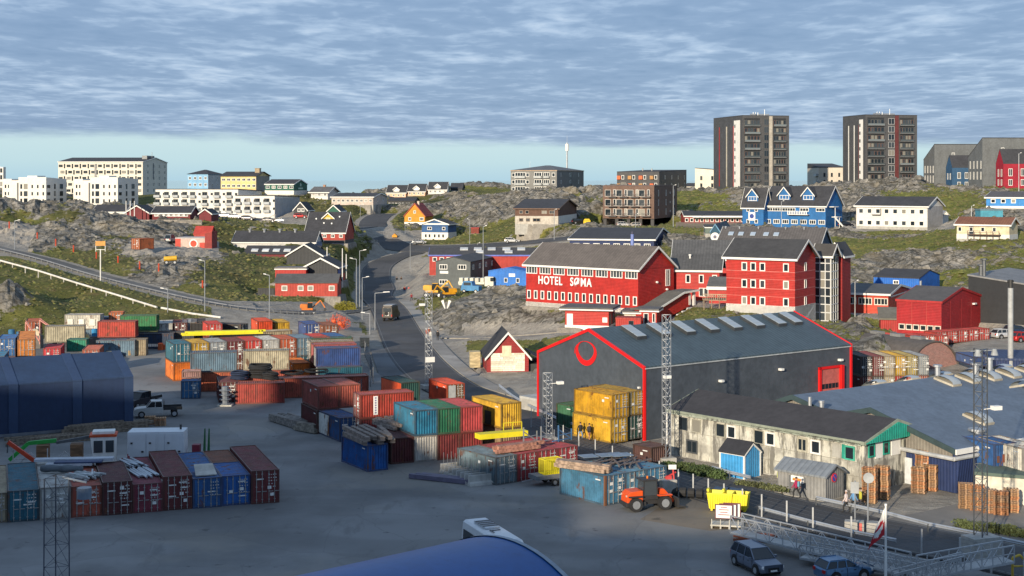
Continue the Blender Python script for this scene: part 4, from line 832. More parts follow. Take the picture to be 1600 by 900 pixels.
for i in range(8):
    y = 4.2+i*3.95-(.0 if i < 5 else 0); x0, x1 = L/2+.7, L/2+3.5
    if i == 7: y -= 1.0
    z0, z1 = h+rise-k_*.7, h+rise-k_*3.5
    q = MB(); q.prism([(x0, z0+.1), (x1, z1+.1), (x1, z1+.55), (x0, z0+.55)], y, y+1.5, 'y'); o_ = q.build('roof_light_kerb', M((.04,.045,.05), .6), b.root)
    for j in range(4):
        xa = x0+(x1-x0)*j/4+.04; xb_ = x0+(x1-x0)*(j+1)/4-.04; f = lambda xx: h+rise-k_*(xx-L/2)+.56
        q = MB(); q.prism([(xa, f(xa)), (xb_, f(xb_)), (xb_, f(xb_)+.06), (xa, f(xa)+.06)], y+.06, y+1.44, 'y'); q.build('pane', M((.34,.39,.43), .25, 'glass', name='opal_glazing'), o_)
dy0, dy1 = Wd*.835, Wd*.935
q = MB(); q.box(L+.02, dy0, .1, L+.12, dy1, 5.4); q.build('roller_door', M((.50,.13,.11), .6, 'paint'), b.root)
q = MB(); q.box(L+.02, dy0-.35, 0, L+.3, dy0-.004, 5.7); q.box(L+.02, dy1+.004, 0, L+.5, dy1+.5, 5.7); q.box(L+.02, dy0-.35, 5.41, L+.3, dy1+.003, 5.7); q.build('door_frame', RT, b.root)
for z in (1.3, 3.0):
    for k in range(5):
        y = dy0+.15+(dy1-dy0-.3)*k/5; q = MB(); q.box(L+.1, y+.05, z, L+.15, y+(dy1-dy0-.3)/5-.05, z+.6); q.build('door_pane', GLASS[0], b.root)
for u, z in ((.33, 5.4), (.62, 5.9), (.93, 6.2)):
    q = MB(); q.box(L+.02, Wd*u, z, L+.5, Wd*u+.5, z+.25); q.build('wall_lamp', WHITE, b.root)
q = MB(); q.box(L-.8, -.3, 5.6, L-.6, -.02, 5.8); q.build('wall_lamp', WHITE, b.root)
x = building('concrete_bay', 'low concrete ramp block with pale edge left of the warehouse', 'wall', 812,640,622,176, 846,-52,850, 'r','flat',0, CONC, M((.42,.42,.4), .8), None, oh=.02, rock=0, Wd=2.5)

# ------------------------------------------------------------------ old rendered building beside the street
WTH = M((.56,.545,.47), .85, 'weather', name='weathered_render')
b = building('old_workshop', 'long stained cream workshop with a black low roof and green gable end', 'building', 1048,709,640,147.2, 1350,-50,1442, 'r','gx',1.45, WTH, M((.042,.040,.044), .9), M((.25,.28,.22), .8), oh=.35, rock=0)
ow = b; L = b.L; h = b.h
EM = WHITE
for u, st, fm in ((.075, 'bare', DSTEEL), (.15, 'bare', M((.35,.34,.28), .8)), (.285, 'bare', M((.35,.34,.28), .8)), (.345, 'one', EM), (.49, 'bare', M((.35,.34,.28), .8)), (.55, 'one', EM), (.71, 'two', M((.4,.38,.3), .8)), (.775, 'one', EM), (.935, 'one', M((.05,.35,.25), .7))):
    window(b, 'f', u*L, h-1.2, 1.15, 1.3, st, fm, pane=0 if u != .15 else 2)
panel(b, 'f', .855, .895, h-1.8, h-.5, M((.38,.37,.33), .8), 'boarded_window', .08); panel(b, 'f', .90, .912, h-1.8, h-.5, TEALP, 'green_strip', .09)
window(b, 'f', .125*L, 1.15, 1.5, 1.35, 'two', DSTEEL, pane=0)
for z in (2.55, 1.3): panel(b, 'f', .0 if z > 2 else .5, 1, z, z+.03, M((.22,.21,.18), .9), 'render_joint', .03)
for k in range(1, 13): panel(b, 'f', k/13, k/13+.0016, 0, h-.1, M((.26,.25,.2), .9), 'render_joint', .025)
q = MB(); q.prism([(-.36, h-.1), (b.W+.36, h-.1), (b.W/2, h+1.38)], b.L+.42, b.L+.55, 'x'); q.build('green_gable', M((.02,.33,.24), .65, 'boardv'), b.root)
for u, fm in ((.12, TEALP), (.36, TEALP), (.7, M((.3,.3,.26), .8))): window(b, 'r', u*b.W, h-.9, 1.0, 1.2, 'one', fm, pane=0)
panel(b, 'r', .18, .3, h-1.7, h-.2, WHITE, 'white_panel'); panel(b, 'r', .45, .6, h-1.7, h-.2, WHITE, 'white_panel')
q = MB(); q.bar((-.3, -.25, .3), (-.3, -.25, h-.2), .07, 8); q.build('downpipe', WHITE, b.root)
q = MB()
for k in range(8): q.box(L*k/8, -.44, h-.32+(k % 3)*.01, L*(k+1)/8-.05, -.353, h-.1)
q.build('eave_board', M((.38,.42,.34), .85, 'weather'), b.root)
e2 = MB(); e2.bar((b.L*.56, b.W*.62, h+.9), (b.L*.56, b.W*.62, h+2.3), .18, 8); e2.build('roof_vent', STEEL, b.root)
e2 = MB(); e2.bar((b.L*.62, b.W*.62, h+.9), (b.L*.62, b.W*.62, h+1.9), .22, 8); e2.bar((b.L*.62, b.W*.62, h+1.9), (b.L*.62, b.W*.62, h+2.1), .3, 8); e2.build('roof_vent', STEEL, b.root)
# blue-white street sheds
x = building('street_shed', 'bright sky blue shed with white corners against the old stained wall', 'shed', 1125,742,705,137.5, 1163,-46,1185, 'r','gx',.95, SKYB, M((.03,.03,.035), .85), None, oh=.12, rock=0)
q = MB()
for (xx, yy) in ((-.04, -.06), (x.L-.1, -.06), (x.L-.1, x.W-.08)): q.box(xx, yy, 0, xx+.15, yy+.15, x.h)
q.prism([(-.1, x.h-.12), (x.W/2, x.h+.85), (x.W/2, x.h+1.0), (-.1, x.h+.03)], x.L+.03, x.L+.14, 'x'); q.prism([(x.W+.1, x.h-.12), (x.W/2, x.h+.85), (x.W/2, x.h+1.0), (x.W+.1, x.h+.03)], x.L+.03, x.L+.14, 'x'); q.box(-.05, -.1, x.h-.12, x.L, -.03, x.h+.02); q.build('white_trim', WHITE, x.root)
q = MB(); q.box(.1, .1, -.6, x.L-.1, x.W-.1, 0); q.build('plinth', CONC, x.root)
x = building('street_shed', 'grey corrugated shed with a round no parking sign and a small orange lettered board', 'shed', 1215,770,733,130.5, 1290,-44,1318, 'r','gx',.75, M((.24,.24,.235), .7, 'boardv'), M((.20,.22,.24), .6, 'ribs'), None, oh=.25, rock=0)
panel(x, 'f', .24, .6, .05, x.h-.35, M((.13,.135,.14), .7, 'boardv'), 'dark_door', .05)
q = MB(); q.box(x.L*.3, -.14, x.h-.9, x.L*.56, -.06, x.h-.3); ob = q.build('sign_board', WHITE, x.root); q = MB(); q.bar((x.L*.35, -.16, x.h-.6), (x.L*.51, -.16, x.h-.6), .13, 6); q.build('sign_badge', M((.7,.25,.05), .6), ob)
q = MB(); q.bar((x.L+.02, x.W*.45, x.h-.25), (x.L+.08, x.W*.45, x.h-.25), .42, 20); ob = q.build('no_parking_sign', M((.55,.03,.05), .5), x.root)
q = MB(); q.bar((x.L+.085, x.W*.45, x.h-.25), (x.L+.1, x.W*.45, x.h-.25), .31, 20); q.build('sign_face', M((.02,.07,.4), .5), ob); q = MB(); q.bar((x.L+.11, x.W*.45-.22, x.h-.03), (x.L+.11, x.W*.45+.22, x.h-.47), .045); q.build('sign_stroke', M((.55,.03,.05), .5), ob)

# ------------------------------------------------------------------ twin-gabled hall with blue grey roof
ge = Vector((.81, .586)); gg = Vector((.586, -.81)); a0 = math.atan2(gg.y, gg.x)
e_ = empty('sawtooth_hall', (34.0, 135.9, 0), a0, 'broad hall with two shallow blue grey roofs, dome lights and navy walls', 'building')
prof = [(-15.2, 4.6), (-9.9, 6.5), (-4.6, 5.3), (0, 6.5), (9.6, 4.0)]
LL = 62.0
q = MB(); q.prism([(-15.0, 0)]+[(s, z-.25) for s, z in prof]+[(9.3, 0)], .3, LL, 'y'); q.build('wall', NAVY, e_)
q = MB()
for (s0, z0), (s1, z1) in zip(prof, prof[1:]):
    q.prism([(s0, z0-.2), (s1, z1-.2), (s1, z1+.02), (s0, z0+.02)], -.25, LL, 'y')
q.build('roof', M((.115,.15,.20), .6, 'paint', var=.14, name='blue_grey_roofing'), e_)
q = MB()
for (s0, z0), (s1, z1) in zip(prof, prof[1:]): q.prism([(s0, z0-.45), (s1, z1-.45), (s1, z1+.07), (s0, z0+.07)], -.36, -.254, 'y')
q.build('verge_board', M((.035,.06,.065), .7), e_)
q = MB(); q.box(9.61, -.3, 3.55, 9.75, LL, 4.03); q.build('gutter', WHITE, e_)
q = MB(); q.prism([(-14.5, .0), (-14.5, 4.3), (-9.9, 6.1), (-4.6, 4.9), (0, 6.1), (8.9, 3.9), (8.9, 3.0), (0, 3.0), (0, 0)], .2, .296, 'y'); q.build('gable_boarding', M((.24,.22,.19), .85, 'boardv'), e_)
def dome(s, y, w=1.5, l=2.6):
    z = None
    for (s0, z0), (s1, z1) in zip(prof, prof[1:]):
        if s0 <= s <= s1: z = z0+(z1-z0)*(s-s0)/(s1-s0); k = (z1-z0)/(s1-s0)
    d = empty('dome_light', (s, y, z+.02)); d.parent = e_; d.rotation_euler = (0, -math.atan(k), 0)
    q = MB(); q.box(-l/2, -w/2, 0, l/2, w/2, .22); q.build('kerb', M((.42,.38,.3), .7), d)
    rings = []
    for j in range(7):
        t = math.pi*j/6; rings.append([(-l/2*.94*math.cos(t)*(1), -w/2*.92+w*.92*i/4, .23+.55*math.sin(t)*(1-.25*abs(i-2)/2)) for i in range(5)])
    q = MB(); q.loft(rings, cap=False, closed=False); q.build('dome', M((.33,.37,.40), .15, 'glass', name='acrylic_dome'), d, smooth=True)
for k in range(5): dome(-8.2, 22+k*3.6)
for k in range(5): dome(-.1, 24+k*4.5)
for k in range(7): dome(-11.5, 14+k*5.5)
dome(5.2, 9.0); dome(-3.2, 47.0)
vent_ = lambda s, y, z, h_, r_=.22: (MB().bar((s, y, z-.3), (s, y, z+h_), r_, 8).bar((s, y, z+h_+.003), (s, y, z+h_+.2), r_*1.7, 8)).build('roof_vent', STEEL, e_)
vent_(-9.5, 22, 6.4, 1.3, .3); vent_(-9.0, 28, 6.3, 1.2, .35); vent_(-8.6, 30, 6.2, 1.8, .3); vent_(-7, 58, 6, 1.3, .3); vent_(7.3, 6, 4.5, .25, .5)
# doors and pipe on the navy gable
q = MB(); q.box(.9, .12, 0, 3.1, .19, 3.0); o_ = q.build('doorway_frame', WHITE, e_); q = MB(); q.box(1.2, .06, 0, 2.5, .118, 2.6); q.build('blue_door', M((.03,.10,.32), .5), e_)
q = MB(); q.box(3.5, .1, 0, 4.5, .19, 2.4); q.build('white_door', M((.55,.58,.6), .6), e_); q = MB(); q.box(5.2, .1, 0, 6.2, .19, 2.3); q.build('white_door', M((.6,.6,.58), .6), e_)
q = MB(); q.bar((-1.6, -.5, 0), (-1.6, -.5, 2.9), .2, 8); q.bar((-1.6, -.5, 2.9), (-.8, -.5, 3.3), .2, 8); q.bar((-.8, -.5, 3.3), (9.6, -.5, 3.2), .2, 8); q.bar((9.6, -.5, 3.2), (9.9, 8, 3.3), .2, 8); q.build('duct', M((.45,.46,.46), .5), e_)
PADS.append(([(15, 162), (20, 150), (34, 120), (50, 110), (110, 150), (90, 215)], 0.0))
CTRL += [(x_, y_, 0, 0) for x_, y_ in ((34, 125), (45, 118), (60, 150), (80, 170), (50, 185), (75, 190), (95, 160))]
# concrete shed with retaining wall right edge, under the blue container
x = building('concrete_store', 'pale concrete store with a green netted roof edge at the right border', 'wall', 1524,783,742,125.5, 1640,-24,1680, 'r','flat',0, M((.62,.58,.48), .85), M((.09,.13,.11), .8), None, oh=.15, rock=0, Wd=7)

# ------------------------------------------------------------------ navy fabric hall on the left
TN = M((.016,.034,.085), .75, 'paint', var=.1, name='navy_fabric')
b = building('fabric_hall', 'large navy blue fabric storage hall at the left edge of the yard', 'building', -180,698,616,150.5, 206,29,190, 'r','gx',2.2, TN, M((.02,.044,.10), .7, 'paint', var=.12), None, oh=.05, rock=0, Wd=12)
for u in [(b.L-.35)/b.L]+[.765-.0, .5, .25]:
    q = MB(); x = u*b.L; q.box(x-.5, -.12, 0, x+.5, -.03, b.h); q.prism([(-.12, b.h+.02), (b.W/2, b.h+2.2+.22), (b.W/2, b.h+2.2+.3), (-.12, b.h+.2)], x-.5, x+.5, 'x'); q.build('seam_band', M((.024,.05,.115), .7, 'paint', var=.08), b.root)
q = MB(); q.box(-.2, -.25, 0, b.L, -.05, .3); q.build('ballast_tube', M((.15,.16,.18), .7), b.root)
# ------------------------------------------------------------------ blue vaulted roof in front
ax = Vector((.745, .667)); pr = Vector((ax.y, -ax.x)); an = math.atan2(ax.y, ax.x)
top = Vector((PD(765, 80.5), 80.5)); r_ = 9.8; zt = 8.3
c0 = top+pr*1.5+Vector((.1, -.3))
e_ = empty('vaulted_shed', (c0.x, c0.y, 0), an, 'royal blue barrel vaulted shed roof in the bottom foreground', 'building')
pts = [(-r_*math.cos(a), zt-r_+r_*math.sin(a)) for a in [math.pi*k/40 for k in range(41)]]
q = MB(); q.loft([[(0, y, z) for y, z in pts], [(-.25, y*.995, z) for y, z in pts], [(-60, y*.995, z) for y, z in pts]], cap=False, closed=False); ob = q.build('vault', M((.006,.075,.27), .42, 'paint', var=.08, bump=.05, name='royal_blue_sheet'), e_, smooth=True)
q = MB(); q.prism([(y*.985, z-.05) for y, z in pts], -.35, -.3, 'x'); q.build('end_wall', M((.2,.2,.22), .7), e_)
q = MB(); q.loft([[(0, y, z) for y, z in pts], [(0, y*1.008, z+.06) for y, z in pts], [(-.3, y*1.008, z+.06) for y, z in pts]], cap=False, closed=False); q.build('edge_roll', M((.25,.3,.36), .5), e_)
q = MB(); q.box(-60, -r_+.05, 0, -.3, r_-.05, zt-r_); q.build('side_wall', M((.15,.16,.2), .7), e_)
q = MB(); q.box(-2, -r_+1, 0, 3.6, -r_-2.6, 2.2); q.build('plank_ramp', M((.45,.32,.24), .8, 'wood'), e_)
# ------------------------------------------------------------------ land
def cpt(px, py, D, r=.5): CTRL.append((PD(px, D), D, PZ(py, D), r))
for t in [
 # west slope and hill
 (-60,440,268,.9),(8,440,268,.9),(20,480,262,.9),(0,505,258,.7),(60,432,300,.1),(100,470,284,.1),(200,480,275,.1),(150,497,267,.3),(90,497,262,.5),(250,492,268,.1),(330,500,264,.1),(450,503,266,.2),
 (540,505,272,.3),(380,480,282,.15),(300,460,292,.2),(60,398,348,.7),(120,412,332,.7),(180,425,320,.6),(250,438,308,.5),(320,450,300,.4),(400,468,294,.3),
 (100,372,372,.8),(200,400,345,.8),(250,412,335,.6),(300,400,345,.5),(330,420,325,.4),(370,440,312,.3),(40,350,395,.9),(0,318,400,1),(60,318,405,1),(120,324,402,1),(20,455,275,.3),(180,344,398,1),(235,358,396,1),(270,372,388,1),
 (200,372,375,.7),(330,392,362,.5),(360,400,352,.4),(400,420,340,.2),(400,404,352,.2),(-80,330,395,1),(-80,400,345,.4),(-150,360,380,1),(20,370,372,.9),(150,350,395,1),
 (330,352,440,.2),(400,362,425,.1),(440,372,415,.1),(455,372,400,.2),(540,385,410,.1),(555,400,385,.1),(560,440,330,.1),(545,458,312,.1),(550,354,470,.3),(610,345,520,.5),(470,352,440,.5),(430,350,460,.7),
 (60,423,299,.1),(120,442,291,.1),(190,463,281,.1),(245,482,273,.1),(0,408,306,.1),(250,330,480,.1),(350,338,480,.1),(440,345,470,.1),(100,326,500,.5),(50,325,520,.5),(200,322,560,.3),(0,318,560,.5),(-150,320,520,.5),
 (500,312,590,.4),(560,326,560,.6),(545,340,500,.6),(560,395,420,.2),(575,385,430,.2),(480,318,540,.4),(540,322,545,.6),
 (620,328,560,.9),(625,366,465,.2),(700,302,640,.5),(745,287,690,.8),(780,290,690,.8),(800,296,690,.8),(690,305,600,.8),(740,310,560,1),(700,322,540,.9),(640,318,600,.8),(720,340,490,.8),(780,330,480,.9),(780,310,520,1),(850,306,500,1),(900,300,505,1),(935,292,520,1),
 (880,325,440,.9),(930,318,450,1),(760,352,460,.4),(700,381,452,.1),(640,382,450,.1),(740,379,445,.6),(790,372,430,.8),(850,365,399,.6),(820,367,406,.6),(808,353,404,.3),(840,354,402,.3),(872,354,398,.3),(480,466,306,.1),(530,466,306,.1),(880,352,415,.3),(920,352,418,.3),(900,362,395,.5),(960,355,418,.5),(1000,360,405,.5),(1040,365,395,.3),(1100,378,350,.2),(1060,372,370,.15),(1080,390,330,.1),(960,368,355,.3),
 (1060,300,520,.8),(1100,297,525,.9),(1075,330,455,1),(1130,330,452,1),(1180,302,500,.9),(1060,348,440,.6),(1250,300,500,.9),(1160,300,500,.9),(1310,290,520,1),(1330,310,450,1),(1320,345,405,.8),(1380,283,515,1),(1440,280,520,1),(1500,285,500,1),(1560,296,470,1),(1620,300,470,1),
 (1400,300,440,1),(1480,305,420,1),(1500,330,385,.9),(1470,345,392,.6),(1520,345,350,.9),(1590,350,335,.9),(1700,340,360,.8),(1490,355,370,.3),(1440,372,352,.3),(1400,395,322,.8),(1470,412,300,1),(1420,430,292,.8),(1380,438,292,1),(1350,372,355,.4),(1300,365,375,.4),(1330,390,335,.3),(1400,385,330,.25),(1460,385,320,.25),
 (1340,420,305,1),(1400,410,310,1),(1450,400,312,.9),(1500,400,302,1),(1560,398,300,.8),(1620,400,300,.7),(1500,425,285,.8),(1345,445,285,.9),(1480,445,275,.8),(1540,430,270,.7),(1600,430,280,.6),(1560,445,262,.5),
 # hotel knoll and outcrops
 (690,500,268,.75),(700,478,282,.7),(690,462,295,.4),(740,470,290,.85),(790,452,300,.85),(810,470,278,.7),(815,500,255,.6),(760,500,262,.8),(850,505,246,.6),(700,517,255,.5),(760,516,252,.4),(820,520,243,.3),(880,516,238,.1),(960,520,230,.1),(720,527,245,.1),(830,535,232,.05),(860,545,215,.05),
 (1060,500,228,.1),(1120,490,232,.1),(1090,482,238,.1),(1180,495,226,.1),(1000,525,218,.1),(1240,500,222,.2),
 (1330,505,222,1),(1350,500,216,1),(1375,515,208,1),(1330,540,206,.9),(1378,560,203,.6),(1300,525,215,.6),(1395,540,214,.3),(1345,488,235,.9),
 (800,600,196,.3),(780,590,203,.3),(830,600,190,.3)]: cpt(*t)
for X_, Y_ in [(x, y) for y in (22, 45, 75, 105, 135, 165, 190) for x in (-.55, -.4, -.25, -.1, .05, .2)]: CTRL.append((X_*Y_, Y_, 0, 0))
for X_, Y_ in [(x, y) for y in (22, 45, 75, 100, 118) for x in (.35, .5)]: CTRL.append((X_*Y_, Y_, 0, 0))
for px, D in ((30,232),(120,232),(200,240),(300,235),(420,232),(520,225),(30,215),(-60,230),(240,252),(330,250),(440,250),(560,245),(-100,205),(-40,245),(100,250)): CTRL.append((PD(px, D), D, .1, 0))
for px, D in ((640,235),(640,260),(625,300),(620,340),(650,340),(640,380),(660,400),(740,225),(700,225),(650,240)): CTRL.append((PD(px, D), D, .1, 0))
for px, D in ((1450,205),(1520,210),(1590,215),(1560,230),(1640,220),(1420,222),(1500,200),(1600,250),(1700,230)): CTRL.append((PD(px, D), D, 28-(D*(540-281)/2250 if 0 else 28)+ (1.2 if D < 208 else 3.2), 0))
# the land falls to the fjord behind the ridge
for u in (-.7, -.5, -.33, -.2, -.1, 0, .12, .25, .4, .55, .7):
    for D, z in ((820, 14), (1000, 2), (1300, -8)): CTRL.append((u*D, D, z, .8))
C_ = np.array(CTRL, dtype=np.float64)
def warp(x, y): return np.stack([x/y*9.0, np.log(y)*9.0], -1)
cw = warp(C_[:, 0], C_[:, 1])
# drop near duplicates
keep = []
for i in range(len(cw)):
    if all(np.hypot(*(cw[i]-cw[j])) > .035 for j in keep): keep.append(i)
cw = cw[keep]; C_ = C_[keep]
dist = np.linalg.norm(cw[:, None]-cw[None], axis=-1)
A_ = dist.copy(); n_ = len(cw); A_ -= np.eye(n_)*.02
ext = np.zeros((n_+1, n_+1)); ext[:n_, :n_] = A_; ext[:n_, n_] = 1; ext[n_, :n_] = 1
zmean = 0
wts = np.linalg.solve(ext, np.concatenate([C_[:, 2:4], [[0, 0]]]))
def rbf(x, y):
    p = warp(x, y); out = np.zeros((len(x), 2))
    for s in range(0, len(x), 20000):
        d = np.linalg.norm(p[s:s+20000, None]-cw[None], axis=-1); out[s:s+20000] = d @ wts[:n_]+wts[n_]
    return out
# value noise, vectorised
def vnoise(x, y, seed=0):
    xi = np.floor(x).astype(np.int64); yi = np.floor(y).astype(np.int64); xf = x-xi; yf = y-yi
    def hsh(a, b):
        h = (a*374761393+b*668265263+seed*974711) & 0x7fffffff; h = (h ^ (h >> 13))*1274126177 & 0x7fffffff; return ((h ^ (h >> 16)) & 0xffff)/65535.0
    u = xf*xf*(3-2*xf); v = yf*yf*(3-2*yf)
    return (hsh(xi, yi)*(1-u)+hsh(xi+1, yi)*u)*(1-v)+(hsh(xi, yi+1)*(1-u)+hsh(xi+1, yi+1)*u)*v
def fbm(x, y, o=5, seed=0, ridge=False):
    s = 0; a = .5; t = 0
    for k in range(o):
        n = vnoise(x, y, seed+k*17)
        if ridge: n = 1-np.abs(2*n-1)
        s = s+a*n; t += a; a *= .55; x, y = x*1.93+y*.31, y*1.97-x*.27
    return s/t
def inpoly(px, py, poly):
    r = np.zeros(px.shape, bool); n = len(poly)
    for i in range(n):
        x0, y0 = poly[i]; x1, y1 = poly[(i+1) % n]
        c = ((y0 > py) != (y1 > py)) & (px < (x1-x0)*(py-y0)/((y1-y0) if y1 != y0 else 1e-9)+x0); r ^= c
    return r
def polydist(px, py, line):
    best = np.full(px.shape, 1e9); zz = np.zeros(px.shape); sg = np.zeros(px.shape)
    for (x0, y0, z0), (x1, y1, z1) in zip(line, line[1:]):
        dx, dy = x1-x0, y1-y0; t = np.clip(((px-x0)*dx+(py-y0)*dy)/(dx*dx+dy*dy), 0, 1)
        d = np.hypot(px-x0-t*dx, py-y0-t*dy); m = d < best; best = np.where(m, d, best); zz = np.where(m, z0+t*(z1-z0), zz); sg = np.where(m, np.sign(dx*(py-y0)-dy*(px-x0)), sg)
    return best, zz, sg*best
def catmull(pts, k=8):
    P = [Vector(p) for p in pts]; P = [P[0]*2-P[1]]+P+[P[-1]*2-P[-2]]; out = []
    for i in range(1, len(P)-2):
        for j in range(k):
            t = j/k; a, b, c, d = P[i-1:i+3]
            out.append(tuple(.5*((2*b)+(c-a)*t+(2*a-5*b+4*c-d)*t*t+(3*b-a-3*c+d)*t**3)))
    out.append(tuple(P[-2])); return out
def g3(px, py): x, y, z = GP(px, py); return (x, y, 0.0)
main = catmull([(40,102,0),(37.5,105.5,0),(30.8,113,0),(25.4,119,0),(18.2,130,0),(12.6,142,0),(5.8,154.8,0),(-2.4,180.5,0),(-9.2,197.5,0),(-16.6,236,0),(-26.5,310,.05),(-32.5,345,.2),PP(592,450,368),PP(587,432,395),PP(592,416,412),PP(614,403,428),PP(648,394,438)])
side = catmull([PP(603,334,540),PP(592,338,520),PP(583,347,500),PP(583,358,480),PP(592,371,465),PP(612,382,452),PP(645,388,446),PP(700,387.5,438),PP(770,383,418),PP(850,376,390),PP(905,370,376),PP(950,365,368)])
west = catmull([PP(-90,365,368),PP(0,388,350),PP(80,408,335),PP(157,431,316),PP(240,452,298),PP(319,470,285),PP(400,484,280),PP(470,490,288),PP(540,488,302),(-32,316,.1)])
apron = catmull([PP(690,527,256),PP(760,527,250),PP(830,522,242),PP(900,517,236),PP(980,520,226)])
hill = catmull([PP(440,347,470),PP(360,338,480),PP(300,332,485),PP(240,326,500)])
access = catmull([PP(545,357,470),PP(560,356,474),PP(580,353,490)])
roads = [(main, 4.0), (side, 4.6), (west, 2.0), (hill, 3.5)]
# yard sheet
yp = [(-150,18),(-150,205)]+[(PD(px, D), D) for px, D in ((-60,228),(40,238),(130,246),(250,250),(420,247),(548,238),(575,215),(610,200),(640,186),(690,172),(760,160))]+[(3.0,148.5),(10.2,137.4),(15.8,125.6),(23,114.8),(28.4,108.6),(35,101.2),(38,97),(60,70),(60,18)]
FC = ((29,117.5),(34,121),(42,127),(58,122),(75,118),(70,100),(46,101),(36,110.5))
RL = ((50,150),(115,150),(115,232),(60,226),(40,215),(36,195))
YPOLY = [yp, FC]
# view fan of ground samples: near cells are small, far ones large
NU, NV = 760, 700
uu = np.linspace(-.66, .66, NU); vv = np.exp(np.linspace(np.log(16), np.log(230), 190)); vv = np.concatenate([vv, np.exp(np.linspace(np.log(230.6), np.log(720), 450)), np.exp(np.linspace(np.log(724), np.log(1500), 60))]); NV = len(vv)
U, V = np.meshgrid(uu, vv); X = (U*V).ravel(); Y = V.ravel()
o_ = rbf(X, Y); Z = o_[:, 0]; RK = np.clip(o_[:, 1], 0, 1)
padm = np.zeros(len(X))
flatm = np.zeros(len(X), bool)
for poly, z0 in PADS:
    xs = [p[0] for p in poly]; ys = [p[1] for p in poly]
    bb = (X > min(xs)) & (X < max(xs)) & (Y > min(ys)) & (Y < max(ys)); idx = np.nonzero(bb)[0]
    k = inpoly(X[idx], Y[idx], poly); idx = idx[k]; Z[idx] = z0-.05; padm[idx] = 1
# rock shapes
big = fbm(X*.035, Y*.035, 4, 3); blk = fbm(X*.12+big*3, Y*.10+X*.05, 5, 11, True); fine = fbm(X*.5, Y*.45, 4, 29, True)
rm = np.clip((RK*.9+(fbm(X*.05, Y*.035, 5, 41)-.5)*2.6-.36)*2.4, 0, 1)
far = np.clip(Y/300, .3, 1.6)
disp = rm*((np.round(blk*6)/6*.35+blk*.65-.55)*3.6*far+(fine-.5)*.55*far)+(1-rm)*((fbm(X*.15, Y*.12, 4, 55)-.5)*1.1*np.clip(RK*2.2+.25, 0, 1))
Px = 800+X/Y*F; Py = YH+(H-Z)*F/Y
yardp = [(-900,900),(-900,560),(-200,545),(20,528),(110,520),(250,505),(420,510),(560,520),(572,545),(600,640),(700,640),(840,690),(960,700),(1100,760),(1700,930),(1700,1300),(-900,1300)]
flat = (Y < 190) & (Z < 1.5) | (np.abs(Z) < .35) & (Y < 262)
disp = np.where(flat, 0, disp)*(1-padm)
near_road = np.full(len(X), 1e9)
for line, hw in roads+[(apron, 1.6), (access, 3.0)]:
    ys = [p[1] for p in line]; xs = [p[0] for p in line]; idx = np.nonzero((Y > min(ys)-20) & (Y < max(ys)+20) & (X > min(xs)-20) & (X < max(xs)+20))[0]
    d, zz, sd = polydist(X[idx], Y[idx], line)
    if line is side: zz = zz+np.clip(sd, -8, 8)*.17*np.clip((X[idx]+44)/4, 0, 1)
    w = np.clip((d-hw-1.0)/7.0, 0, 1); w = w*w*(3-2*w); w = np.maximum(w, padm[idx]*(d > hw))
    Zb = Z[idx]+disp[idx]*np.clip(w, 0, 1)
    Z[idx] = (zz-.16)*(1-w)+Zb*w; disp[idx] = 0; near_road[idx] = np.minimum(near_road[idx], d-hw)
Z = Z+disp
for pl in YPOLY: k_ = inpoly(X, Y, pl); Z[k_] = -.14
# cover: r rock, g grass freshness, b gravel
Px = 800+X/Y*F; Py = YH+(H-Z)*F/Y
grav = np.zeros(len(X))
for poly in ([(615,455),(640,480),(665,520),(690,545),(745,600),(790,608),(780,585),(735,565),(728,530),(700,520),(665,500),(650,470),(640,440),(650,405),(615,410),(598,430)], [(600,405),(680,400),(690,440),(660,470),(612,452)],
             [(620,360),(660,360),(662,378),(620,378)], [(330,470),(585,472),(590,500),(480,512),(330,508)], [(255,500),(345,495),(560,505),(585,560),(560,640),(250,560)],
             [(1280,480),(1620,470),(1620,600),(1350,600),(1385,535),(1395,505)], [(720,505),(980,505),(980,530),(730,532)], [(775,570),(850,565),(850,660),(790,630)], [(590,372),(572,340),(600,335),(606,352),(620,375),(660,385),(690,398),(650,402),(560,420)],
             [(990,470),(1140,470),(1120,500),(990,520)], [(1300,345),(1345,350),(1500,345),(1490,358),(1330,362)], [(200,376),(340,376),(345,402),(190,398)], [(-50,340),(60,352),(40,400),(-50,400)], [(230,318),(480,330),(480,352),(230,330)]):
    grav = np.maximum(grav, inpoly(Px, Py, poly)*1.0)
grav = np.maximum(grav, np.clip(1.3-near_road/2.6, 0, 1)); grav = np.maximum(grav, (flat | (padm > 0))*1.0)
grassy = inpoly(Px, Py, [(850,527),(985,522),(990,536),(840,545)]) | inpoly(Px, Py, [(1060,478),(1200,488),(1200,505),(1050,520)])
grav = np.where(grassy, 0, grav); 
fresh = np.clip(.35+.5*(Px > 1040)+.25*(Px > 700)+(fbm(X*.06, Y*.05, 4, 77)-.5)*1.6, 0, 1)
slope_r = np.clip((fine-.45)*3, 0, 1)
me = bpy.data.meshes.new('ground'); vs = np.stack([X, Y, Z], -1).astype(np.float32)
ii = np.arange(NV*NU).reshape(NV, NU); q_ = np.stack([ii[:-1, :-1], ii[:-1, 1:], ii[1:, 1:], ii[1:, :-1]], -1).reshape(-1, 4)
me.vertices.add(len(vs)); me.vertices.foreach_set('co', vs.ravel())
me.loops.add(q_.size); me.loops.foreach_set('vertex_index', q_.ravel().astype(np.int32))
me.polygons.add(len(q_)); me.polygons.foreach_set('loop_start', np.arange(0, q_.size, 4, dtype=np.int32)); me.polygons.foreach_set('loop_total', np.full(len(q_), 4, dtype=np.int32))
me.update(calc_edges=True)
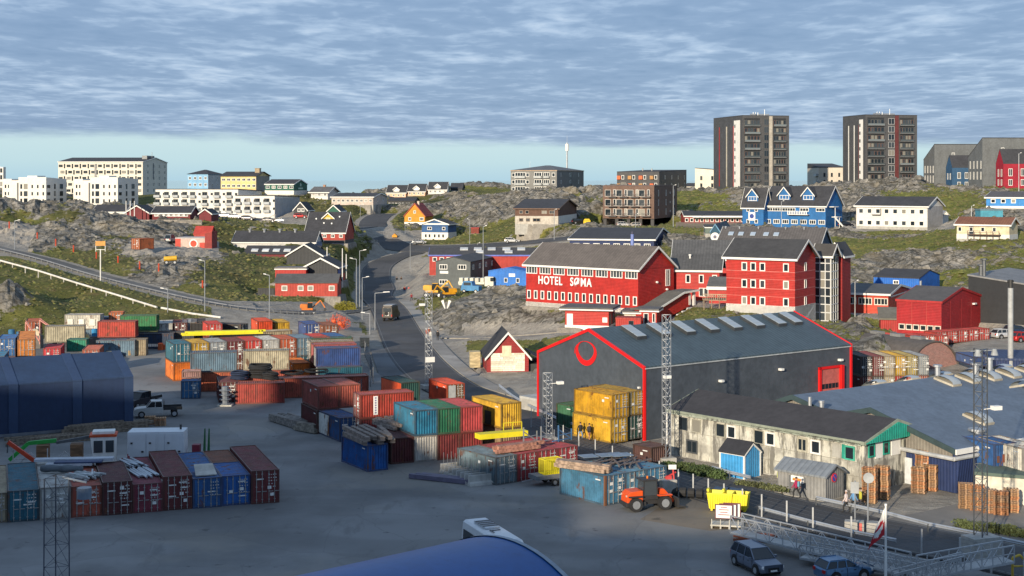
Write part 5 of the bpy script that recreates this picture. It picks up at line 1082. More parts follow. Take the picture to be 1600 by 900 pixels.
ca = me.color_attributes.new('cover', 'FLOAT_COLOR', 'POINT'); cc = np.stack([rm, fresh, grav, np.clip(blk, 0, 1)], -1).astype(np.float32); ca.data.foreach_set('color', cc.ravel())
def ground_mat():
    m = bpy.data.materials.new('tundra_and_rock'); m.use_nodes = True; t = m.node_tree; N = t.nodes; L = t.links; b = N['Principled BSDF']; b.inputs['Roughness'].default_value = .92; b.inputs['Specular IOR Level'].default_value = .2
    at = N.new('ShaderNodeAttribute'); at.attribute_name = 'cover'; sp = N.new('ShaderNodeSeparateColor'); L.new(at.outputs['Color'], sp.inputs[0]); tc_ = N.new('ShaderNodeTexCoord')
    def ns(s, d=6, r=.6, mp_=None):
        n = N.new('ShaderNodeTexNoise'); n.inputs['Scale'].default_value = s; n.inputs['Detail'].default_value = d; n.inputs['Roughness'].default_value = r
        if mp_: mp = N.new('ShaderNodeMapping'); mp.inputs['Scale'].default_value = mp_; mp.inputs['Rotation'].default_value = (0, 0, .5); L.new(tc_.outputs['Object'], mp.inputs[0]); L.new(mp.outputs[0], n.inputs['Vector'])
        else: L.new(tc_.outputs['Object'], n.inputs['Vector'])
        return n.outputs[0]
    def rp(x, cols):
        n = N.new('ShaderNodeValToRGB'); e = n.color_ramp.elements; e[0].position, e[0].color = cols[0][0], (*cols[0][1], 1); e[1].position, e[1].color = cols[-1][0], (*cols[-1][1], 1)
        for p, c in cols[1:-1]: x_ = e.new(p); x_.color = (*c, 1)
        L.new(x, n.inputs[0]); return n.outputs[0]
    def mx(f, a, c):
        n = N.new('ShaderNodeMix'); n.data_type = 'RGBA'
        L.new(f, n.inputs[0]) if not isinstance(f, float) else setattr(n.inputs[0], 'default_value', f)
        L.new(a, n.inputs[6]); L.new(c, n.inputs[7]) if not isinstance(c, tuple) else setattr(n.inputs[7], 'default_value', (*c, 1)); return n.outputs[2]
    def mt(op, a, c, cl=True):
        n = N.new('ShaderNodeMath'); n.operation = op; n.use_clamp = cl
        for i, v in enumerate((a, c)):
            if isinstance(v, (int, float)): n.inputs[i].default_value = v
            else: L.new(v, n.inputs[i])
        return n.outputs[0]
    rock = rp(ns(.22, 9, .7), [(.3, (.075, .07, .06)), (.45, (.175, .165, .145)), (.56, (.29, .27, .235)), (.72, (.42, .39, .34))])
    crack = ns(.45, 9, .75, (1, 2.6, 1.5)); rock = mx(mt('MULTIPLY', mt('SUBTRACT', .50, crack), 9.0), rock, (.055, .052, .045))
    vo = N.new('ShaderNodeTexVoronoi'); vo.feature = 'DISTANCE_TO_EDGE'; vo.inputs['Scale'].default_value = .3; mv = N.new('ShaderNodeMapping'); mv.inputs['Scale'].default_value = (1, .7, 1.6); mv.inputs['Rotation'].default_value = (0, .3, .6)
    dv = N.new('ShaderNodeVectorMath'); dv.operation = 'ADD'; nw = N.new('ShaderNodeTexNoise'); nw.inputs['Scale'].default_value = .4; nw.inputs['Detail'].default_value = 5; L.new(tc_.outputs['Object'], nw.inputs['Vector']); sv = N.new('ShaderNodeVectorMath'); sv.operation = 'SCALE'; sv.inputs['Scale'].default_value = 2.6; L.new(nw.outputs['Color'], sv.inputs[0])
    L.new(tc_.outputs['Object'], dv.inputs[0]); L.new(sv.outputs[0], dv.inputs[1]); L.new(dv.outputs[0], mv.inputs[0]); L.new(mv.outputs[0], vo.inputs['Vector'])
    rock = mx(mt('MULTIPLY', mt('SUBTRACT', .085, vo.outputs['Distance']), 9.0), rock, (.045, .043, .03))
    lich = ns(.09, 5); rock = mx(mt('MULTIPLY', mt('SUBTRACT', lich, .52), 3.0), rock, (.23, .19, .12))
    gr = rp(ns(.12, 8, .65), [(.3, (.028, .032, .013)), (.45, (.068, .072, .022)), (.58, (.125, .115, .038)), (.72, (.18, .14, .06))])
    gf = rp(ns(.2, 8, .7), [(.32, (.08, .095, .022)), (.5, (.17, .18, .04)), (.7, (.28, .24, .07))])
    grs = mx(sp.outputs[1], gr, gf)
    tuf = ns(1.1, 6, .75); grs = mx(mt('MULTIPLY', mt('SUBTRACT', .47, tuf), 7.0), grs, (.032, .034, .014)); grs = mx(mt('MULTIPLY', mt('SUBTRACT', ns(.3, 7, .7), .54), 5.0), grs, (.15, .115, .055))
    gv = rp(ns(.5, 7, .7), [(.3, (.22, .20, .175)), (.55, (.33, .305, .265)), (.75, (.42, .39, .34))])
    pt = ns(.55, 8, .7)
    rf = mt('MULTIPLY', mt('SUBTRACT', mt('ADD', mt('MULTIPLY', sp.outputs[0], 1.15, False), mt('MULTIPLY', mt('SUBTRACT', pt, .5, False), 3.4, False), False), .50, False), 5.0)
    c = mx(rf, grs, rock); c = mx(mt('MULTIPLY', mt('SUBTRACT', mt('ADD', sp.outputs[2], mt('MULTIPLY', mt('SUBTRACT', pt, .5, False), .8, False), False), .45, False), 6.0), c, gv)
    L.new(c, b.inputs['Base Color'])
    bp = N.new('ShaderNodeBump'); bp.inputs['Strength'].default_value = .9; bp.inputs['Distance'].default_value = .5; L.new(mt('ADD', crack, mt('MULTIPLY', ns(1.6, 6, .7), .5, False), False), bp.inputs['Height']); L.new(bp.outputs[0], b.inputs['Normal'])
    return m
GM = ground_mat(); me.materials.append(GM)
me.polygons.foreach_set('use_smooth', [False]*len(me.polygons))
link('ground', me)['kind'] = 'structure'
HZ = Z.reshape(NV, NU)
def gz(x, y):
    u = x/y; j = (u-uu[0])/(uu[1]-uu[0]); i = np.searchsorted(vv, y)-1; i = int(min(max(i, 0), NV-2)); j = int(min(max(j, 0), NU-2)); return float(max(HZ[i, j], HZ[i+1, j], HZ[i, j+1], HZ[i+1, j+1]))
ASPH = M((.175,.177,.178), .9, 'asphalt', name='asphalt'); ASPHD = M((.062,.063,.067), .9, 'asphalt', name='road_asphalt')
def strip(name, line, hw, mat_, dz=0.0, off=0.0, bank=0):
    m = MB(); n = len(line); L_ = []
    for i in range(n):
        p = Vector(line[max(0, i-1)]); q = Vector(line[min(n-1, i+1)]); d = (q-p); d.z = 0; d.normalize(); nn = Vector((-d.y, d.x, 0)); c = Vector(line[i])+nn*off+Vector((0, 0, dz))
        bk = Vector((0, 0, bank*hw*min(1, max(0, (c.x+44)/4)))); L_.append([c+nn*hw-Vector((0, 0, .25))+bk, c+nn*hw+bk, c-nn*hw-bk, c-nn*hw-Vector((0, 0, .25))-bk])
    m.loft(L_, cap=False, closed=False); o = m.build(name, mat_); o['kind'] = 'structure'; return o
strip('road', main, 4.0, ASPHD, .035); strip('side_road', side, 4.6, ASPHD, .03, bank=.17); strip('hill_road', west, 2.0, M((.12,.118,.112), .9, 'asphalt'), .028); strip('upper_road', hill, 3.5, M((.14,.135,.125), .9, 'asphalt'), .03); strip('access_road', access, 3.0, M((.1,.1,.1), .9, 'asphalt'), .026)
strip('footpath', apron, 1.3, M((.26,.24,.21), .9), .05)
GRV = M((.30,.28,.25), .95, 'asphalt', name='gravel')
strip('pavement', main[int(len(main)*.37):int(len(main)*.66)], 1.1, GRV, .13, -5.25)
strip('kerb', main[int(len(main)*.37):int(len(main)*.66)], .1, GRV, .16, -4.08)
m = MB(); m.add([(x, y, .02) for x, y in yp], [tuple(range(len(yp)))]); o = m.build('yard', ASPH); o['kind'] = 'structure'
m = MB(); m.add([(x, y, .014) for x, y in FC], [tuple(range(8))]); o = m.build('forecourt', M((.20,.185,.165), .95, 'asphalt')); o['kind'] = 'structure'
m = MB(); m.add([(x, y, .010) for x, y in RL], [tuple(range(6))]); o = m.build('rear_lot', M((.13,.12,.11), .95, 'asphalt')); o['kind'] = 'structure'
# parking strip left of the street
m = MB(); m.add([(*GP(px, py)[:2], .012) for px, py in ((578,545),(603,545),(652,598),(600,610))], [(0, 1, 2, 3)]); o = m.build('parking_strip', M((.10,.11,.12), .9, 'asphalt')); o['kind'] = 'structure'
# centre and edge lines on the street
m = MB()
for i in range(0, len(main)-1):
    for off, wdt, every in ((3.6, .06, 1), (-3.7, .06, 1)):
        p, q = Vector(main[i]), Vector(main[i+1]); d = (q-p); d.z = 0; d.normalize(); nn = Vector((-d.y, d.x, 0)); u_ = Vector((0, 0, .04))
        m.add([p+nn*(off+wdt)+u_, p+nn*(off-wdt)+u_, q+nn*(off-wdt)+u_, q+nn*(off+wdt)+u_], [(0, 1, 2, 3)])
o = m.build('edge_line', M((.16,.16,.155), .8)); o['kind'] = 'structure'
# loose boulders and frost-split blocks on the slopes
rb_ = np.random.default_rng(6); bm_ = MB(); cand = rb_.integers(0, len(X), 42000); nb = 0
for i in cand:
    if rm[i] < .12 or grav[i] > .3 or Y[i] < 195 or Y[i] > 640 or padm[i] or nb > 2600: continue
    s_ = (.25+.9*rb_.random()**3)*min(1.6, Y[i]/300); a = rb_.random(8)*.55+.7; h_ = s_*(.4+.4*rb_.random()); c = (X[i], Y[i], Z[i]-.1*s_); th = rb_.random()*6.3; nb += 1
    ring = lambda k, q, z: [(c[0]+s_*q*a[j+k]*math.cos(th+1.57*j), c[1]+s_*q*a[j+k]*math.sin(th+1.57*j), c[2]+z*a[(j*3+k) % 8]) for j in range(4)]
    bm_.loft([ring(0, 1, 0), ring(2, .95, h_*.6), ring(4, .55, h_)])
o = bm_.build('boulders', M((.20,.188,.165), .9, 'concrete', var=.4)); o['kind'] = 'stuff'; tag(o, 'scattered grey boulders and split rock blocks on the slopes', 'rocks')
# tussocks of heath and grass
nt_ = 60000; u_ = rb_.random(nt_)*.84-.42; y_ = np.exp(rb_.random(nt_)*np.log(560/200))*200; j_ = ((u_-uu[0])/(uu[1]-uu[0])).astype(int); i_ = np.searchsorted(vv, y_)-1; k_ = i_*NU+j_
ok = (rm[k_] < .62) & (grav[k_] < .3) & (padm[k_] == 0) & (Z[k_] > -.1); k_ = k_[ok]; n_ = len(k_); s_ = (.16+.42*rb_.random(n_)**2)*np.clip(Y[k_]/300, .8, 1.6)
c_ = np.stack([X[k_]+rb_.normal(0, .4, n_), Y[k_]+rb_.normal(0, .4, n_), Z[k_]-.08], -1); th = rb_.random(n_)*6.28; P_ = []
for q in range(5): P_.append(c_+np.stack([s_*np.cos(th+q*1.257)*(1+.4*rb_.random(n_)), s_*np.sin(th+q*1.257), np.zeros(n_)], -1))
P_.append(c_+np.stack([rb_.normal(0, .1, n_), rb_.normal(0, .1, n_), s_*(.5+.7*rb_.random(n_))], -1))
V_ = np.stack(P_, 1).reshape(-1, 3).astype(np.float32); F_ = (np.arange(n_)[:, None, None]*6+np.array([[q, (q+1) % 5, 5] for q in range(5)])[None]).reshape(-1, 3)
me = bpy.data.meshes.new('heath'); me.vertices.add(len(V_)); me.vertices.foreach_set('co', V_.ravel()); me.loops.add(F_.size); me.loops.foreach_set('vertex_index', F_.ravel().astype(np.int32)); me.polygons.add(len(F_)); me.polygons.foreach_set('loop_start', np.arange(0, F_.size, 3, dtype=np.int32)); me.polygons.foreach_set('loop_total', np.full(len(F_), 3, dtype=np.int32)); me.update(calc_edges=True)
hm = bpy.data.materials.new('heath'); hm.use_nodes = True; t_ = hm.node_tree; nn_ = t_.nodes.new('ShaderNodeTexNoise'); nn_.inputs['Scale'].default_value = .35; nn_.inputs['Detail'].default_value = 6; nn_.inputs['Roughness'].default_value = .75; tq = t_.nodes.new('ShaderNodeTexCoord'); t_.links.new(tq.outputs['Object'], nn_.inputs['Vector'])
rq = t_.nodes.new('ShaderNodeValToRGB'); t_.links.new(nn_.outputs[0], rq.inputs[0]); e = rq.color_ramp.elements; e[0].position = .34; e[0].color = (.045, .058, .016, 1); e[1].position = .68; e[1].color = (.28, .24, .08, 1)
for p_, c3 in ((.44, (.11, .13, .03)), (.52, (.16, .125, .05)), (.6, (.19, .21, .05))): x_ = e.new(p_); x_.color = (*c3, 1)
bq = t_.nodes['Principled BSDF']; bq.inputs['Roughness'].default_value = .95; t_.links.new(rq.outputs[0], bq.inputs['Base Color']); me.materials.append(hm)
tag(link('heath', me), 'low tussocks of olive and brown heath on the slopes', 'heath', None, 'stuff')
m = MB(); m.add([(*GP(px, py)[:2], .026) for px, py in ((1000,812),(1035,790),(1055,770),(1110,786),(1160,806),(1180,822),(1110,830),(1060,822))], [tuple(range(8))]); o = m.build('dirt_patch', M((.17,.145,.115), .95, 'asphalt')); o['kind'] = 'structure'
# quay wall and sea
m = MB(); m.box(-400, 12, -8, 400, 17.5, -.02); o = m.build('quay', CONC); o['kind'] = 'structure'
m = MB(); m.add([(-60000, -60000, -3), (60000, -60000, -3), (60000, 60000, -3), (-60000, 60000, -3)], [(0, 1, 2, 3)])
sm = bpy.data.materials.new('fjord_water'); sm.use_nodes = True; b_ = sm.node_tree.nodes['Principled BSDF']; b_.inputs['Base Color'].default_value = (.30, .46, .54, 1); b_.inputs['Roughness'].default_value = .06
n_ = sm.node_tree.nodes.new('ShaderNodeTexNoise'); n_.inputs['Scale'].default_value = .02; n_.inputs['Detail'].default_value = 8; bp = sm.node_tree.nodes.new('ShaderNodeBump'); bp.inputs['Strength'].default_value = .04; bp.inputs['Distance'].default_value = 1
tcc = sm.node_tree.nodes.new('ShaderNodeTexCoord'); sm.node_tree.links.new(tcc.outputs['Object'], n_.inputs['Vector']); sm.node_tree.links.new(n_.outputs[0], bp.inputs['Height']); sm.node_tree.links.new(bp.outputs[0], b_.inputs['Normal'])
o = m.build('sea', sm); o['kind'] = 'structure'
# the cruise ship the photograph is taken from lies behind the camera and shades the quay
e_ = empty('cruise_ship', (0, -16, -3), 0, 'white cruise ship moored at the quay behind the viewpoint, outside the photo', 'ship')
q = MB(); q.prism([(-190, 0), (90, 0), (112, 16), (-190, 16)], -16, 14, 'y'); q.build('hull', M((.03,.05,.12), .5), e_)
q = MB()
for k in range(4): q.box(-185+k*2, -14+k*.2, 16.01+k*3.4, 95-k*4, 12-k*.2, 16.0+k*3.4+3.39)
q.box(-60, -14, 29.62, 24, -4, 41.3); q.box(-180, -13, 29.62, -62, 11, 44.4); q.box(-178, -12, 44.41, -84, 10, 51); q.box(-172, -8, 51.01, -98, 6, 56)
q.build('superstructure', WHITE, e_)
q = MB(); q.box(-120, -5, 56.02, -104, 3, 64); q.build('funnel', M((.02,.05,.2), .5), e_)
# ------------------------------------------------------------------ shipping containers
CM = M((1,1,1), .62, 'cont', name='container_paint')
CMESH = {}
def cont_meshes(l, w, h):
    k = (l, w, h)
    if k in CMESH: return CMESH[k]
    body = MB()
    # corrugated long sides and back, closed by a roof and floor
    pit = .28; d = .085; i = .04
    def wave(a, b_):
        n = max(4, int(round((b_-a)/pit))); p = (b_-a)/n; o = []
        for j in range(n): o += [(a+j*p, 0), (a+j*p+p*.28, 0), (a+j*p+p*.42, d), (a+j*p+p*.86, d)]
        o.append((b_, 0)); return o
    for s_ in (-1, 1):
        pts = wave(.12, l-.12); v = [(s_*(w/2-i-q_), p, .15) for p, q_ in pts]+[(s_*(w/2-i-q_), p, h-.12) for p, q_ in pts]; n = len(pts)
        body.add(v, [(j, j+1, n+j+1, n+j) for j in range(n-1)])
    for yy, sg in ((l-i, -1), (i, 1)):
        pts = wave(-w/2+.12, w/2-.12); v = [(p, yy+sg*q_, .15) for p, q_ in pts]+[(p, yy+sg*q_, h-.12) for p, q_ in pts]; n = len(pts)
        body.add(v, [(j, j+1, n+j+1, n+j) for j in range(n-1)])
    rf = MB(); pts = wave(.1, l-.1); v = [(-w/2+.06, p, h-.05-q_*.5) for p, q_ in pts]+[(w/2-.06, p, h-.05-q_*.5) for p, q_ in pts]; n = len(pts)
    rf.add(v, [(j, j+1, n+j+1, n+j) for j in range(n-1)])
    fr = MB()
    for x in (-1, 1):
        for y in (0, l): fr.box(x*w/2, y+(.0 if y == 0 else -.14), .0, x*(w/2-.14), y+(.14 if y == 0 else 0), h)
        fr.box(x*w/2, .141, 0, x*(w/2-.07), l-.141, .17); fr.box(x*w/2, .141, h-.13, x*(w/2-.07), l-.141, h-.005)
    for y0, y1 in ((0, .07), (l-.07, l)):
        fr.box(-w/2+.141, y0, 0, w/2-.141, y1, .17); fr.box(-w/2+.141, y0, h-.14, w/2-.141, y1, h-.005)
    dr = MB(); dw = (w-.30)/2   # one leaf, hinged at x=0
    dr.box(0.01, -.0, .18, dw-.01, .04, h-.15)
    for k in range(5):
        z0 = .25+k*(h-.5)/5; dr.box(.09, -.02, z0, dw-.09, -.001, z0+(h-.5)/5-.1)
    bar = MB()
    for x in (dw*.28, dw*.74):
        bar.bar((x, -.06, .1), (x, -.06, h-.06), .032, 6); 
        for z in (.35, h*.5, h-.35): bar.box(x-.07, -.075, z, x+.07, -.02, z+.07)
        bar.box(x-.02, -.1, 1.05, x+.38, -.07, 1.11)
    CMESH[k] = [body.mesh('body', CM), rf.mesh('roof', CM), fr.mesh('frame', CM), dr.mesh('door', CM), bar.mesh('lock_bars', M((.34,.34,.33), .5, 'paint', .4))]
    return CMESH[k]
PLW = MB().box(-.16, -.03, -.13, .16, 0, .13).mesh('placard', M((.7,.7,.67), .6, 'paint', var=.05))
PLN = MB().box(-.32, -.02, -.05, .32, 0, .05).mesh('number_plate', M((.7,.7,.67), .6, 'paint', var=.05))
PLT = []
for k in range(3):
    m_ = MB(); r3 = random.Random(k)
    for j in range(5):
        x = -.42+.1*r3.random()
        while x < .36: w_ = r3.uniform(.05, .14); m_.box(x, -.02, -j*.26-.035, x+w_, 0, -j*.26+.035); x += w_+r3.uniform(.04, .16)
    PLT.append(m_.mesh('code_marks', M((.6,.6,.57), .6, 'plain')))
PAL = dict(maroon=(.16,.028,.03), dmaroon=(.11,.02,.022), brick=(.40,.085,.05), red=(.52,.045,.035), oran=(.66,.17,.02), ored=(.72,.08,.02), blue=(.02,.11,.30), bblue=(.02,.13,.42), teal=(.02,.13,.19), lgrey=(.28,.31,.33), white=(.55,.55,.52), cream=(.52,.47,.34), green=(.02,.16,.08), yell=(.60,.36,.03), dgrey=(.06,.065,.07), navy=(.03,.07,.22), slate=(.13,.21,.28), lblue=(.06,.24,.42), tan=(.40,.33,.22), black=(.02,.02,.022), pink=(.42,.10,.10), dkgreen=(.02,.07,.06), rust=(.22,.07,.03))
rc = random.Random(21)
def cont(x, y, z, ang, col, label, l=6.06, h=2.59, w=2.44, doors=True, group='shipping containers in the port yard', near=True, flip=False, doorcol=None):
    """x, y: centre of the end that faces the camera; length runs away along ang from +y"""
    b = cont_meshes(l, w, h)
    c = PAL[col] if isinstance(col, str) else col; k = rc.uniform(.88, 1.12); c = tuple(v*k for v in c)
    e = empty('shipping_container', (x, y, z), R(ang), label, 'container', group)
    for i, n in ((0, 'body'), (1, 'roof'), (2, 'frame')):
        o = link(n, b[i], e); o.color = (*(c if i < 2 else tuple(v*.45+w_*.5 for v, w_ in zip(c, (.07, .045, .03)))), 1)
    if doors:
        for s_ in (-1, 1):
            dd = doorcol or c
            o = link('door', b[3], e, (0, .02, 0) if s_ > 0 else (-(w-.30)/2, .02, 0)); o.color = (*dd, 1); link('lock_bars', b[4], o)
        pz = h-.55
        for x_, z_ in ((.45, pz), (-.55, pz-.2), (.5, pz-.45), (-.5, 1.2), (.55, .8), (.4, 1.4)):
            if rc.random() < .5: link('placard' if rc.random() < .6 else 'number_plate', PLW if rc.random() < .5 else PLN, e, (x_+rc.uniform(-.1, .1), -.03, z_))
    if doors: link('code_marks', PLT[rc.randrange(3)], e, (w/4-.02, -.03, h-.4))
    o = link('number_plate', PLN, e, (-w/2+.02, .9, h-.45), R(-90)); 
    if rc.random() < .5: link('placard', PLW, e, (-w/2+.02, 1.3+rc.random()*(l-2.5), h-.8), R(-90))
    return e
def ray(px, D): return Vector((PD(px, D), D))

# 1. front row: ten containers, doors to the quay
u = Vector((-.941, -.337)); p0 = Vector((-20.2, 125.0)); a1 = 19.7
row = [('maroon', 2.9, 12.19, 'maroon container with colourful stickers at the right end of the front row'),
       ('bblue', 2.59, 6.06, 'short bright blue container second from the right end of the front row'),
       ('blue', 2.59, 12.19, 'darker blue container with a pale lid on its roof in the front row'),
       ('maroon', 2.9, 12.19, 'tall maroon container with a clean plain roof in the front row'),
       ((.24,.035,.06), 2.45, 12.19, 'crimson container with silver pipes strapped on its roof'),
       ('dmaroon', 2.8, 9.0, 'tall dark maroon container with a rust streaked bare roof, left of the crimson one'),
       ('brick', 2.59, 12.19, 'brick red container with tangled scrap and white cable trays on its roof'),
       ('white', 2.7, 12.19, 'dirty white container with a grey roof behind the near lattice mast'),
       ('teal', 2.59, 12.19, 'teal container with a rust patch on its blue roof in the front row'),
       ('tan', 2.45, 12.19, 'beige container cut by the left edge of the photo'),
       ('maroon', 2.59, 12.19, 'maroon container beyond the left edge in the front row')]
wdir = Vector((math.cos(R(a1)), math.sin(R(a1)))); ld = Vector((-math.sin(R(a1)), math.cos(R(a1))))
for i, (c, h, l, lab) in enumerate(row):
    q = p0-wdir*(1.22+i*2.475)+ld*rc.uniform(-.15, .25)
    cont(q.x, q.y, 0, a1, c, lab, l, h, group='front row of containers at the quay')
q = p0-wdir*(1.22+2.475)+ld*6.3
cont(q.x, q.y, 0, a1, 'rust', 'rust brown container behind the short bright blue one', 6.06, 2.59, doors=False, group='front row of containers at the quay')
FR = (p0, wdir, ld)

# 2. long double-stacked block, end on
a2 = 24; w2 = Vector((math.cos(R(a2)), math.sin(R(a2)))); l2 = Vector((-math.sin(R(a2)), math.cos(R(a2))))
q0 = Vector((PD(271, 200), 200)); names = [('teal','blue grey container at the left corner of the long double stack'), ('yell','yellow topped container second from the left corner of the long double stack'), ('lgrey','grey container third from the left in the upper tier of the long stack'), ('maroon','dark red container with white plates, fourth in the upper tier of the long stack'), ('red','bright red container fifth in the upper tier of the long stack'), ('white','dirty white container sixth in the upper tier of the long stack'), ((.48,.10,.04),'orange red container seventh in the upper tier of the long stack'), ('slate','steel blue container between the orange red and the red roofed one'), ('red','red roofed container ninth in the upper tier of the long stack'), ('blue','blue roofed container at the right end of the upper tier of the long stack')]
low = ['oran', 'rust', 'brick', 'rust', 'brick', 'oran', 'oran', 'teal', 'brick', 'dgrey']
for i, (c, lab) in enumerate(names):
    q = q0+w2*(1.22+i*2.52); e1 = cont(q.x, q.y, 2.6, a2, c, lab, group='upper tier of the long container stack')
    cont(q.x, q.y, 0, a2, low[i], ('orange' if low[i] == 'oran' else 'rusty')+' ground level container carrying the '+lab.split(' container')[0]+' container', doors=(i != 0), group='lower tier of the long container stack')
# second line behind it
    pass
e_b = cont(PD(330, 214), 214, 2.6, -62, 'tan', 'long brown topped container under the yellow steel beams', 12.19)
for px, yt, D, z, c, lab in ((414,514,233,2.6,'ored','bright orange red container standing tall behind the long stack'), (441,514,235,2.2,'yell','yellow container with a dark lid beside the bright orange red one'), (490,518,228,2.6,'navy','dark blue container with white plates at the back of the yard'), (517,516,226,2.6,'rust','rust orange container next to the dark blue one at the back of the yard'), (336,520,238,1.6,'red','small red container at the foot of the embankment')):
    cont(PD(px, D), D, z, 20, c, lab, doors=(c in ('navy', 'red', 'rust')))
    if z > 1: cont(PD(px, D), D, z-2.6 if z-2.6 >= 0 else 0, 20, 'rust', 'rusty container underneath the '+lab.split(' container')[0]+' container', doors=True, h=min(2.59, max(2.1, z)))
# far line of mixed containers at the west side
for px, D, z, c, lab, dr in ((258,243,1.2,'white','pale grey container at the left of the far dark line',False), (281,244,1.2,'dmaroon','dark maroon container in the far line behind the yard',True), (296,245,1.2,'lgrey','grey container right of the dark maroon one in the far line',True), (310,246,1.2,'black','black container at the right end of the far line',True), (352,244,1.1,'black','long black flat container behind the small red one',False), (382,243,1.1,'dgrey','dark grey container behind the yellow beams',True)):
    cont(PD(px, D), D, z, 12 if px < 340 else 70, c, lab, doors=dr, l=6.06)
# front of the long stack: side-on ones
def sidec(px0, D0, z, ang, c, lab, l=6.06, h=2.59, **k):
    """long side towards the camera; px0 is its left bottom corner, ang its direction"""
    d = Vector((math.cos(R(ang)), math.sin(R(ang)))); p = ray(px0, D0); cpos = p+Vector((-d.y, d.x))*1.22
    return cont(cpos.x, cpos.y, z, ang-90, c, lab, l, h, **k)
sidec(297, 190, 2.6, 10, 'slate', 'weathered blue grey container lying across the left of the long stack', doors=False)
sidec(312, 190, 0, 8, (.46,.11,.05), 'orange red container under the weathered blue grey one')
cont(PD(298, 184), 184, 0, 10, (.03,.14,.30), 'small square blue container standing on the ground at the left corner', l=2.4, h=2.3)
cont(PD(299, 186.5), 186.5, 2.0 if 0 else 2.32, 10, (.35,.2,.18), 'low rusty crate box on top of the small square blue container', l=2.2, h=.9, doors=False)
sidec(380, 192, 2.6, 8, 'cream', 'cream container streaked with rust, above the black hose coils')
sidec(381, 192, 0, 8, 'brick', 'brick coloured container beneath the cream streaked one')
sidec(368, 179.5, 0, 10, (.38,.06,.045), 'dull red container with black hose coils on its roof', doors=False)
cont(PD(357, 181), 181, 0, 14, 'dmaroon', 'dark maroon container with white lettering, at the left of the hose coils')
sidec(428, 184, 0, 14, 'brick', 'long brick red container with hose rings on its roof', l=12.19)
sidec(494, 195, 2.6, 14, 'navy', 'dark blue container lying side on at the right of the long stack')
sidec(497, 195, 0, 14, 'teal', 'teal blue container below the dark blue side-on one')
sidec(489, 199.5, 2.6, 14, 'pink', 'red roofed container directly behind the dark blue one', doors=False)
sidec(485, 203, 2.6, 14, 'tan', 'sandy ended container two places behind the dark blue one', doors=True)
sidec(486, 207, 2.6, 14, 'green', 'green container with a ribbed side behind the sandy ended one', doors=False, l=6.06)
sidec(486, 203, 0, 14, 'rust', 'rusty base container under the sandy ended one', doors=False)
sidec(486, 207, 0, 14, 'dgrey', 'dark base container under the green ribbed one', doors=False)
cont(PD(471, 200), 200, 0, 20, 'oran', 'orange container half hidden under the steel blue one', doors=False)

# 3. centre stacks
a3 = 25; w3 = Vector((math.cos(R(a3)), math.sin(R(a3)))); l3 = Vector((-math.sin(R(a3)), math.cos(R(a3))))
c0 = ray(497, 159)
for i, lab in enumerate(('left one of two dull red containers side by side above the maroon one', 'right one of two dull red containers side by side, with a patchy roof')):
    q = c0+w3*(1.22+i*2.47); cont(q.x, q.y, 2.6, a3, ((.36,.085,.065) if i == 0 else (.40,.10,.07)), lab, doors=False)
q = c0+w3*1.0-l3*.3; cont(q.x, q.y, 0, a3, 'dmaroon', 'dark maroon container at ground level under the two dull red ones', doors=False)
q = ray(530, 153.7)+w3*1.22; e1 = cont(q.x, q.y, 0, a3+4, (.03,.10,.26), 'half white half blue container with a dark roof beside the plank pile')
q_ = MB(); q_.box(-1.262, 2.9, .2, -1.222, 5.9, 2.4); q_.build('white_panel', M((.5,.5,.47), .7, 'rust'), e1)
e1 = sidec(563, 152.8, 2.6, 24, (.44,.06,.04), 'red container with a tall white strip on its long side')
q_ = MB(); q_.box(1.225, 1.45, .35, 1.245, 1.95, 2.35); q_.build('white_strip', WHITE, e1)
for k in range(7): q_ = MB(); q_.box(1.247, 1.6, .5+k*.26, 1.252, 1.8, .68+k*.26); q_.build('strip_mark', M((.2,.2,.3), .6), e1)
sidec(563, 152.8, 0, 24, 'maroon', 'maroon container under the red one with the white strip')
e1 = cont(*(ray(627, 172)+w3*1.22), 1.2, a3+4, 'dkgreen', 'bright orange sided container with a dark roof and green end', doors=False)
for o in e1.children:
    if o.name.startswith('body'):
        q_ = MB(); q_.box(-1.235, .15, .18, -1.222, 5.9, 2.45); q_.build('orange_side', M((.62,.08,.02), .6, 'paint'), e1)
e1 = cont(*(ray(698, 179)+w3*1.22), 0, a3, 'ored', 'bright orange red container with a brown door leaf hanging open', doorcol=(.16,.08,.03))
q_ = MB(); q_.box(-1.0, -.10, .2, -.05, -.07, 2.4); q_.build('grey_door_skin', M((.35,.36,.36), .6), e1)
c0 = ray(648, 142.5)
for i, (c, lab) in enumerate(((((.02,.17,.29)), 'blue container at the left of the blue, green and red trio'), ('green', 'green container in the middle of the blue, green and red trio'), ((.50,.07,.07), 'faded red container at the right of the blue, green and red trio'))):
    q = c0+w3*(1.22+i*2.47); cont(q.x, q.y, 2.6, a3, c, lab, doors=False)
for i, (c, lab) in enumerate((('dmaroon', 'dark maroon ground level container left of the rusty white one'), ((.52,.50,.46), 'white container flaking with rust under the blue one'), ('maroon', 'maroon container under the green one'), ((.24,.03,.03), 'deep red container under the faded red one'))):
    q = c0+w3*(1.22+(i-1)*2.47)+l3*.1; cont(q.x, q.y, 0, a3, c, lab, doors=False)
q = ray(575, 138)+w3*1.0; EBLUE = cont(q.x, q.y, 0, a3+6, (.015,.12,.40), 'royal blue container under the pile of timber beams', doors=False, w=2.2)
EBT = (q, a3+6)
e1 = cont(*(ray(782, 147)+w3*1.22), 2.6, a3+6, 'yell', 'yellow container with black markings standing on a rusty striped one', doors=False)
q_ = MB(); q_.box(-1.262, 2.0, .1, -1.225, 3.3, 1.5); q_.build('dark_opening', M((.03,.03,.02), .8), e1)
